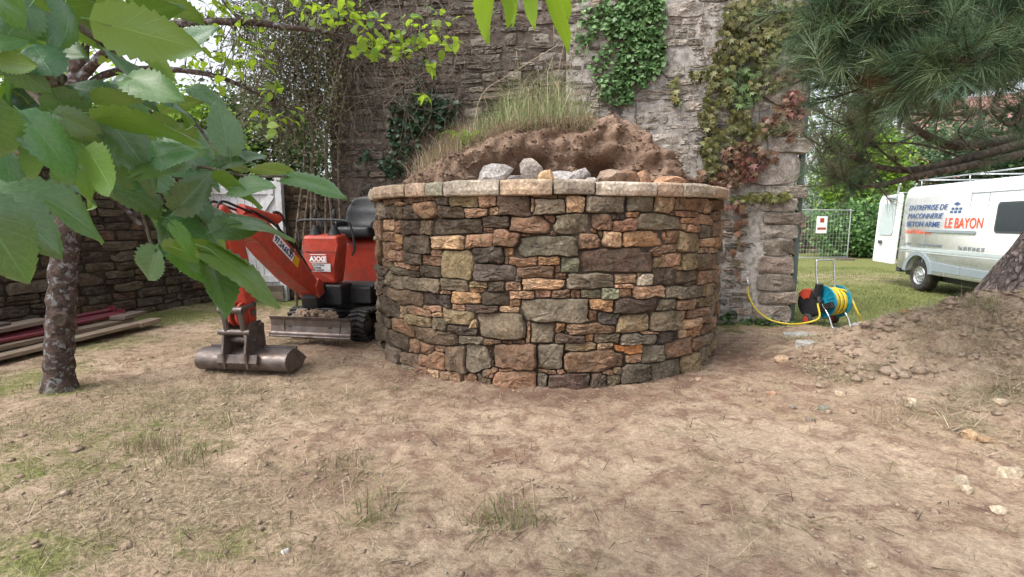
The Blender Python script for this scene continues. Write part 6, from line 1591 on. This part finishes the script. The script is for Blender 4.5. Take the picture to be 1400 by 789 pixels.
for px, py, rx, ry, cols, n in CA:
    for k in range(int(n * 1.6)):
        a, q = rnd.uniform(0, 2 * math.pi), math.sqrt(rnd.random()); allv.append((px + rx * q * math.cos(a), py + ry * q * math.sin(a), rnd.choice(cols)))
rnd.shuffle(allv); extra = []
for k, (px, py, c) in enumerate(allv):
    p = onwall(px, py, rnd.uniform(.05, .20)) + vcI; d = Vector((rnd.gauss(0, .55), rnd.gauss(-.2, .25), -1)).normalized(); n = Vector((rnd.gauss(0, .35), -1, rnd.uniform(.1, 1.0)))
    o = link('leaf', rnd.choice(crl), VC); set_leaf(o, p, p + d * rnd.uniform(.07, .125), n, None); f = rnd.uniform(.6, 1.2)
    o.color = (c[0] * f, c[1] * f, c[2] * f, 1)
    if k >= 296: extra.append(o)
V, Fq, C = [], [], []
for o in extra:
    mw = o.matrix_basis if o.parent is None else o.matrix_local
    b = len(V); V += [tuple(mw @ v.co) for v in o.data.vertices]; Fq += [tuple(i + b for i in p.vertices) for p in o.data.polygons]; C += [tuple(o.color[:3])] * len(o.data.vertices)
for o in extra: bpy.data.objects.remove(o)
o = link('small_leaves', np_mesh('small_leaves', V, Fq, M['ivy_attr'], False, np.array(C)), VC); o['kind'] = 'stuff'
mb = MB()
for k in range(26):
    px, py, c = rnd.choice(allv); P = [onwall(px, py, .04) + vcI]
    for j in range(8): P.append(P[-1] + Vector((rnd.gauss(0, .05), rnd.gauss(0, .01), rnd.uniform(.06, .22))))
    for q in P: q.y = wy(q.x + 3.0) - .03 - (WALLY - .05)
    mb.tube(P, [.005] * len(P), 4, False)
mb.build('stems', M['twig'], VC)

# ================================================================ GRASS AND LITTER
def blades(name, base_, L, wd, cols, r, lean=.6, flat=None, droop=.3, ckind='stuff', parent=None, mat='grass_attr', off=(0, 0, 0)):
    base_ = np.asarray(base_, float) - np.asarray(off)[None]; n = len(base_); a = r.uniform(0, 2 * math.pi, n); L = L * r.uniform(.5, 1.3, n)
    th = np.abs(r.normal(0, lean, n)).clip(0, 1.5) if flat is None else r.uniform(flat[0], flat[1], n)
    d = np.stack([np.cos(a) * np.sin(th), np.sin(a) * np.sin(th), np.cos(th)], 1)
    d2 = d + np.stack([np.cos(a) * droop, np.sin(a) * droop, -np.ones(n) * droop * .7], 1) * r.uniform(.3, 1.4, (n, 1)); d2 /= np.linalg.norm(d2, axis=1, keepdims=True)
    pw = a + np.pi / 2 + r.normal(0, .6, n); x = np.stack([np.cos(pw), np.sin(pw), np.zeros(n)], 1) * (wd * r.uniform(.6, 1.4, (n, 1)) / 2)
    m = base_ + d * L[:, None] * .5; t = m + d2 * L[:, None] * .5
    V = np.stack([base_ - x, base_ + x, m + x * .8, m - x * .8, t], 1).reshape(-1, 3)
    i = np.arange(n)[:, None] * 5; Fq = np.concatenate([i + [[0, 1, 2]], i + [[0, 2, 3]], i + [[3, 2, 4]]])
    cols = np.asarray(cols); C = np.repeat(cols[r.integers(0, len(cols), n)] * r.uniform(.65, 1.3, (n, 1)), 5, 0)
    o = link(name, np_mesh(name, V, Fq, M[mat], False, C), parent)
    if ckind: o['kind'] = ckind
    return o
STRAW = [(.40, .32, .22), (.48, .40, .29), (.31, .24, .165), (.23, .175, .12), (.34, .28, .19)]; GRN = [(.14, .18, .055), (.19, .23, .075), (.11, .135, .045), (.23, .25, .11)]; OLIV = [(.20, .20, .09), (.27, .25, .12), (.16, .16, .07)]
r = np.random.default_rng(81)
def sample(n, x0, x1, y0, y1, fn):
    X, Y = r.uniform(x0, x1, n), r.uniform(y0, y1, n); k = r.random(n) < fn(X, Y); X, Y = X[k], Y[k]
    return np.stack([X, Y, ground_z(X, Y)], 1)
def clear(X, Y): return (np.hypot(X - RC[0], Y - RC[1]) > RR + .06) & ~((np.abs(X - .6) < 3.6) & (Y > WALLY))
zr_ = lambda X, Y: zones(X, Y)
def pd_dry(X, Y):
    g, k, d = zones(X, Y); return clear(X, Y) * (np.clip(d, 0, 1) ** 1.3 * np.clip(fbm(X * 2.2, Y * 2.2, 3, 61) * 3.0 - .85, 0.02, 1) + .012)
def pd_grn(X, Y):
    g, k, d = zones(X, Y); return clear(X, Y) * np.clip(g * 1.2 - .18, 0, 1) * np.clip(fbm(X * 2.6, Y * 2.6, 3, 63) * 3.2 - .9, 0, 1)
P = sample(150000, -5.2, 4.6, 1.25, 7.2, pd_dry); P[:, 2] += .002
blades('dry_grass', P, .075, .0028, STRAW, r, flat=(1.1, 1.56), droop=.12)
def pd_mat(X, Y):
    g, k, d = zones(X, Y); return clear(X, Y) * np.clip(d + .25, 0, 1) * np.clip(fbm(X * 3.4, Y * 3.4, 3, 91) * 7 - 4.1, 0, 1)
P = sample(60000, -5.0, 4.6, 1.25, 6.8, pd_mat); P[:, 2] += .006
blades('dry_straw', P, .20, .0038, STRAW[:3] + OLIV, r, flat=(1.15, 1.55), droop=.25)
P = sample(1500, -4.5, 4.6, 1.3, 6.5, lambda X, Y: clear(X, Y) * .6); P[:, 2] += .004
blades('fallen_twigs', P, .13, .0055, [(.07, .05, .035), (.11, .08, .055), (.05, .035, .028)], r, flat=(1.3, 1.56), droop=.08)
P = sample(60000, -5.5, 4.6, 1.25, 7.4, pd_dry)
blades('dry_grass', P, .06, .0028, STRAW + OLIV, r, lean=.75)
P = sample(70000, -6.2, 4.6, 1.25, 9.4, pd_grn)
blades('green_grass', P, .055, .0032, GRN + OLIV, r, lean=.7)
P = sample(90000, 3.4, 11.5, 7.0, 16.5, pd_grn)
blades('lawn_grass', P, .05, .006, GRN + [(.25, .30, .10)], r, lean=.6)
P = sample(13000, 2.6, 6.8, 3.2, 6.4, lambda X, Y: np.clip(fbm(X * 2.4, Y * 2.4, 3, 67) * 4 - 1.9, .02, 1) * .8 * (ground_z(X, Y) > .10))
blades('heap_straw', P, .11, .0034, [(.52, .43, .31), (.44, .36, .26)] + STRAW[:3] + OLIV[:1], r, flat=(.9, 1.55), droop=.2)
P = sample(26000, 2.7, 7.0, 3.0, 6.2, lambda X, Y: (ground_z(X, Y) > .06) * np.clip(fbm(X * 2.9, Y * 2.9, 3, 69) * 6 - 3.3, 0, 1)); P[:, 2] += .008
blades('heap_straw', P, .17, .0042, [(.55, .46, .33), (.47, .39, .28), (.40, .36, .23), (.33, .33, .19)], r, flat=(1.1, 1.55), droop=.3)
# crumbs of earth
def crumbs(name, P, s0, s1, mat, r):
    n = len(P); ico = np.array([(0, 0, 1), (.9, 0, .2), (.3, .85, .15), (-.75, .5, .2), (-.7, -.55, .15), (.3, -.9, .2), (0, 0, -.5)]); Fi = np.array([(0, 1, 2), (0, 2, 3), (0, 3, 4), (0, 4, 5), (0, 5, 1), (6, 2, 1), (6, 3, 2), (6, 4, 3), (6, 5, 4), (6, 1, 5)])
    s = s0 + (s1 - s0) * r.random(n) ** 4; a = r.uniform(0, 6.28, n); J = ico[None] * r.uniform(.6, 1.3, (n, 7, 1)) * s[:, None, None] * np.array([1, 1, .7])
    c, q = np.cos(a)[:, None], np.sin(a)[:, None]; X = J[..., 0] * c - J[..., 1] * q; Y = J[..., 0] * q + J[..., 1] * c
    V = (np.stack([X, Y, J[..., 2]], 2) + P[:, None, :]).reshape(-1, 3); Fq = (np.arange(n)[:, None, None] * 7 + Fi[None]).reshape(-1, 3)
    o = link(name, np_mesh(name, V, Fq, M[mat], True)); o['kind'] = 'stuff'; return o
P = sample(26000, -4.5, 4.8, 1.25, 6.6, lambda X, Y: clear(X, Y) * (np.clip(fbm(X * 1.7, Y * 1.7, 3, 71) * 4 - 1.9, .05, 1) * .6 + .5 * zones(X, Y)[1])); crumbs('loose_earth', P, .003, .022, 'clod', r)
P = sample(5000, 2.6, 7.0, 3.0, 6.3, lambda X, Y: (ground_z(X, Y) > .09) * .8); crumbs('heap_crumbs', P, .005, .045, 'clod', r)
P = sample(1500, 2.9, 7.0, 3.3, 6.2, lambda X, Y: (ground_z(X, Y) > .10) * np.clip(fbm(X * 2, Y * 2, 3, 78) * 4 - 1.6, 0, 1)); crumbs('heap_clods', P, .02, .095, 'clod', r)
P = sample(900, -4, 4.5, 1.6, 6.2, lambda X, Y: clear(X, Y) * np.clip(fbm(X * 1.3, Y * 1.3, 3, 79) * 5 - 2.6, 0, 1)); crumbs('earth_clods', P, .012, .045, 'clod', r)
k = r.integers(0, nU, 5200), r.integers(4, nV, 5200); P = BANKV[k] + r.normal(size=(5200, 3)) * .015; P[:, 1] -= .005; crumbs('bank_crumbs', P, .005, .032, 'soil', r)
P = sample(1100, -3.5, 4.8, 1.3, 6.4, lambda X, Y: clear(X, Y) * .5); o = crumbs('pale_grit', P, .004, .016, 'rock', r); o.color = (.42, .38, .33, 1)

# tufts one can count
TUF = [(212, 612, .17, 170, STRAW + OLIV, 'small upright straw-coloured tuft below the lichen trunk'), (250, 632, .20, 120, STRAW + GRN, 'flattened straw and green tuft just in front of the upright tuft'), (300, 582, .16, 80, GRN + STRAW, 'thin green tuft behind the flattened straw tuft'),
       (468, 632, .13, 110, OLIV + STRAW, 'small brownish tuft standing alone on the dug soil'), (376, 625, .12, 60, STRAW, 'flat dry tuft left of the dug soil'), (690, 712, .24, 200, STRAW + GRN, 'large straw tuft with green blades in the middle foreground'), (735, 712, .2, 70, GRN + STRAW, 'spreading green blades touching the large straw tuft'),
       (515, 700, .22, 120, GRN + STRAW, 'grey-green tuft with pale stems in front of the dug soil'), (708, 625, .09, 40, [(.26, .13, .07), (.2, .11, .06)], 'tiny reddish tuft on bare earth in front of the round wall'), (540, 575, .15, 90, STRAW, 'straw tuft between the bucket and the dug soil'),
       (1330, 520, .22, 150, GRN + STRAW, 'green and straw weeds on the slope of the spoil heap'), (1375, 545, .22, 140, OLIV + STRAW, 'dry weeds lowest on the spoil heap at the right edge'), (1215, 575, .18, 90, STRAW, 'dry weeds at the toe of the spoil heap'), (85, 535, .10, 90, GRN, 'fresh green grass round the foot of the lichen trunk')]
for px, py, L, n, cols, lb_ in TUF:
    p = onground(px, py); off = (p.x, p.y, gz(p.x, p.y)); s = .085 if px != 85 else .13
    B_ = np.array([off]) + r.normal(size=(n, 3)) * [s, s * .8, 0]; B_[:, 2] = ground_z(B_[:, 0], B_[:, 1]) - .004
    lo = .60 if 'upright' in lb_ or 'standing' in lb_ else 1.45
    o = blades('grass_tuft', B_, L * .85, .0042, cols, r, lean=lo, droop=.5, ckind=None, off=off); o.location = off; tag(o, lb_, 'grass tuft')
# grass, dry stalks and fern on the earth bank
idx_lip = int(nV * .60)
def bank_pt(px, k=None):
    i = int(np.clip((px - 548) / 400 * (nU - 1), 0, nU - 1)); j = k if k is not None else r.integers(int(nV * .54), nV - 1); return BANKV[i, j] + r.normal(size=3) * [.03, .02, .0]
GB = [(.17, .25, .08), (.22, .31, .11), (.14, .20, .07), (.29, .35, .17), (.24, .29, .13)] + STRAW[:2]
for ctr_, sd_, n_, L_ in ((665, 9, 260, .36), (690, 8, 300, .50), (712, 6, 240, .58), (735, 9, 300, .48), (757, 6, 260, .64), (780, 8, 260, .56), (800, 6, 160, .46), (645, 9, 220, .26), (730, 40, 500, .22)):
    P = np.array([bank_pt(r.normal(ctr_, sd_ * 1.3)) for _ in range(int(n_ * .62))]); P = P[[600 < topx(p)[0] < 818 for p in P]]
    blades('bank_grass', P, L_ * 1.3, .0042, GB, r, lean=.40, droop=.75)
P = np.array([bank_pt(r.uniform(560, 645)) for _ in range(1100)]); blades('bank_straw', P, .34, .0045, STRAW + OLIV[:1], r, lean=.65, droop=.6)
P = np.array([bank_pt(r.uniform(640, 815), r.integers(int(nV * .5), int(nV * .58))) for _ in range(1500)]); blades('bank_straw', P, .20, .0045, STRAW + OLIV, r, lean=1.1, droop=.9)
for k, (px, top, tx, lb_) in enumerate([(704, 70, 706, 'tall dry stalk standing at the left of the bank grass'), (733, 95, 736, 'dry stalk left of the middle of the bank grass'), (758, 35, 757, 'reddish tall dry stalk rising in the middle of the bank'), (776, 55, 772, 'dry stalk right of the reddish one'), (786, 28, 790, 'tallest pale stalk at the right of the bank grass'), (800, 60, 803, 'pale stalk beside the bright ivy')]):
    p = Vector(bank_pt(px, int(nV * .8))); q = atY(tx, top, p.y); mb = MB(); m = (p + q) / 2 + Vector((rnd.uniform(-.04, .04), 0, 0)); L = [Vector((0, 0, -.05)), m - p, q - p]
    mb.tube(smooth_path(L, 5), .0055, 5)
    for j in range(7):
        s = (q - p) * rnd.uniform(.5, .98); mb.tube([s, s + Vector((rnd.uniform(-.08, .08), rnd.uniform(-.05, .05), rnd.uniform(.03, .10)))], .003, 4)
    o = mb.build('dry_stalk', M['wood'] if k != 2 else M['oldwood'], None, True, 0, p); tag(o, lb_, 'stalk')
for a, b, lb_ in (((638, 143, 7.0), (762, 62, 6.9), 'long thin dry cane leaning across the wall above the bank'), ((640, 142, 6.6), (722, 126, 6.5), 'bent pale cane low over the left of the bank')):
    A_, B_ = atY(*a), atY(*b); s_ = Vector(bank_pt(a[0] + 12, int(nV * .62))); o = MB().tube(smooth_path([Vector((0, 0, 0)), (A_ + B_) / 2 * .35 + A_ * .65 - s_, (A_ + B_) / 2 - s_ + Vector((0, 0, .02)), B_ - s_], 5), .006, 5).build('dry_cane', M['wood'], None, True, 0, s_); tag(o, lb_, 'cane')
p = Vector(bank_pt(632, int(nV * .58))); FE = empty('fern', p, 0, 'small bright green fern at the left shoulder of the earth bank', 'fern')
for k in range(7):
    a = k * .9 + .3; mb = MB(); P = [Vector((math.cos(a) * .05 * j, math.sin(a) * .05 * j * .6 - .01 * j, .085 * j - .0105 * j * j)) for j in range(8)]
    mb.tube(P, .003, 4)
    for j in range(1, 8):
        t = (P[j] - P[j - 1]).normalized(); sd_ = t.cross(Vector((0, 0, 1))).normalized(); l = .075 * (1 - (j - 1) / 8)
        for s in (-1, 1):
            for h in (0, .5): c = P[j - 1].lerp(P[j], h); mb.add([c - t * .008, c + t * .010, c + sd_ * s * l + t * .02], [(0, 1, 2)])
    mb.build('frond', M['fruitleaf'], FE, fix=False)

# ================================================================ LOOSE ROCKS
def rock(name, c, s, col, label, seed, mat='rock', rot=0.0, grp=None, sink=.3):
    bm = bmesh.new(); bmesh.ops.create_icosphere(bm, subdivisions=2, radius=1.0); rr = random.Random(seed)
    pl = [(Vector((rr.gauss(0, 1), rr.gauss(0, 1), rr.gauss(0, .8))).normalized(), rr.uniform(.50, .82)) for _ in range(11)]
    for v in bm.verts:
        for n, d in pl:
            k = v.co.dot(n)
            if k > d: v.co -= n * (k - d)
        v.co += Vector((rr.uniform(-.03, .03), rr.uniform(-.03, .03), rr.uniform(-.03, .03))); v.co = Vector((v.co.x * s[0], v.co.y * s[1], v.co.z * s[2]))
    me = bpy.data.meshes.new(name); bm.to_mesh(me); bm.free(); me.materials.append(M[mat])
    o = link(name, me, None, (c[0], c[1], c[2] + s[2] * (1 - sink))); o.rotation_euler = (rr.uniform(-.2, .2), rr.uniform(-.2, .2), rot + rr.uniform(-.5, .5)); f = rr.uniform(.9, 1.1); o.color = tuple(x * f * t * (.95 if name == 'loose_rock' else .80) for x, t in zip(lin(col), (1.05, .98, .88))) + (1,)
    return tag(o, label, 'rock', grp)
for k, (px, y1, wpx, hpx, col, lb_) in enumerate([(676, 245, 46, 26, 'c0bfc4', 'pale grey rock at the left end of the row on the coping'), (726, 245, 30, 38, 'b9b4b4', 'tall pointed grey rock, the highest of the row on the coping'), (711, 247, 28, 12, 'bdbcc4', 'low flat grey rock below the pointed one'), (748, 246, 20, 20, 'c0a488', 'tan rock just right of the pointed one'),
                                          (766, 247, 40, 20, 'b6b6bd', 'wide grey rock in the middle of the row on the coping'), (792, 247, 30, 26, 'a9a7ad', 'grey rock right of the middle of the row'), (808, 248, 18, 12, 'b5b3b8', 'small grey rock at the right end of the grey row'), (832, 247, 40, 20, '8d7d74', 'brownish grey rock under the soil overhang'), (857, 247, 26, 22, '8a6f60', 'brown rock at the foot of the bare soil slope'),
                                          (880, 246, 18, 26, '9c7f6c', 'upright tan stone leaning on the bare soil slope'), (912, 250, 44, 12, 'a5826c', 'flat tan stone on the coping towards the right end'), (695, 248, 16, 10, 'c4c0bc', 'little grey rock between the left rock and the pointed one'), (757, 248, 14, 9, 'c8c2ba', 'little pale rock beside the tan one'), (780, 248, 16, 11, 'b5b0ac', 'little grey rock filling the middle of the row'), (660, 248, 16, 9, 'a8927e', 'little tan rock at the far left of the row')]):
    Yr = 5.02 + .12 * (k % 3) if px < 840 else 5.2; p = atY(px, y1, Yr); s = wpx / F * Yr / 2; z0 = COPZ1 - .02
    hz = atY(px, y1 - hpx, Yr).z - z0; sp = rock('loose_rock', (p.x, Yr, z0), (s * 1.42, s * 1.0, hz / 1.9), col, lb_, 200 + k, sink=.35)
GRK = [(1386, 652, 34, 36, 'cfc4b2', 'large pale stone at the right frame edge'), (1320, 663, 22, 16, 'bdb5a8', 'pale stone left of the large one'), (1326, 676, 20, 12, 'b0a698', 'small stone touching the front of the pale one'), (1372, 566, 24, 9, 'c9bda9', 'flat pale stone on the lower slope of the heap'), (1352, 606, 22, 12, 'b49a80', 'tan stone on the heap beside the dry weeds'), (1330, 600, 26, 14, 'bfa78c', 'rough tan stone left of the one by the dry weeds'),
       (1152, 541, 20, 9, 'c2b4a4', 'pale flat stone at the toe of the heap'), (1128, 562, 16, 10, '9da39a', 'greenish grey stone below the toe of the heap'), (1108, 576, 14, 8, '9b938c', 'small grey stone on bare earth before the heap'), (1124, 532, 14, 9, 'b7a99b', 'small pale stone beside the flat one'), (1085, 560, 12, 7, '8f8a86', 'small dark stone nearest the round wall'), (1072, 496, 22, 12, 'a99480', 'tan stone at the edge of the gully'), (1238, 491, 26, 12, 'a58468', 'jagged tan clod high on the heap'),
       (1192, 776, 22, 12, 'd2c4b0', 'pale stone alone in the right foreground'), (1372, 702, 24, 10, 'cdc3b4', 'slanting pale stone under the large one'), (1290, 455, 16, 8, 'bba68e', 'pale stone on the crest of the heap'), (1306, 444, 12, 7, 'c0ae98', 'small stone on the crest near the pine'), (778, 756 - 1, 9, 6, 'd0ccc6', 'white pebble in the middle foreground'), (390, 757, 13, 9, 'cfd3d6', 'white pebble in the left foreground'), (1252, 553, 18, 10, 'cbbfae', 'white chip on the heap slope'), (1058, 540, 14, 8, '9a8070', 'brown clod in front of the gully'), (955, 520, 10, 6, 'a08a7c', 'small clod at the foot of the round wall')]
for k, (px, py, wpx, hpx, col, lb_) in enumerate(GRK):
    p = onground(px, py); D = p.length; s = wpx / F * p.y / 2; rock('ground_stone', (p.x, p.y + s * .5, gz(p.x, p.y + s * .5)), (s * 1.2, s * .95, s * 1.0 * max(.5, min(1, hpx / wpx * 1.3))), col, lb_, 400 + k, sink=.72)
# clods and small rocks fallen at the bank front, counted as one mass
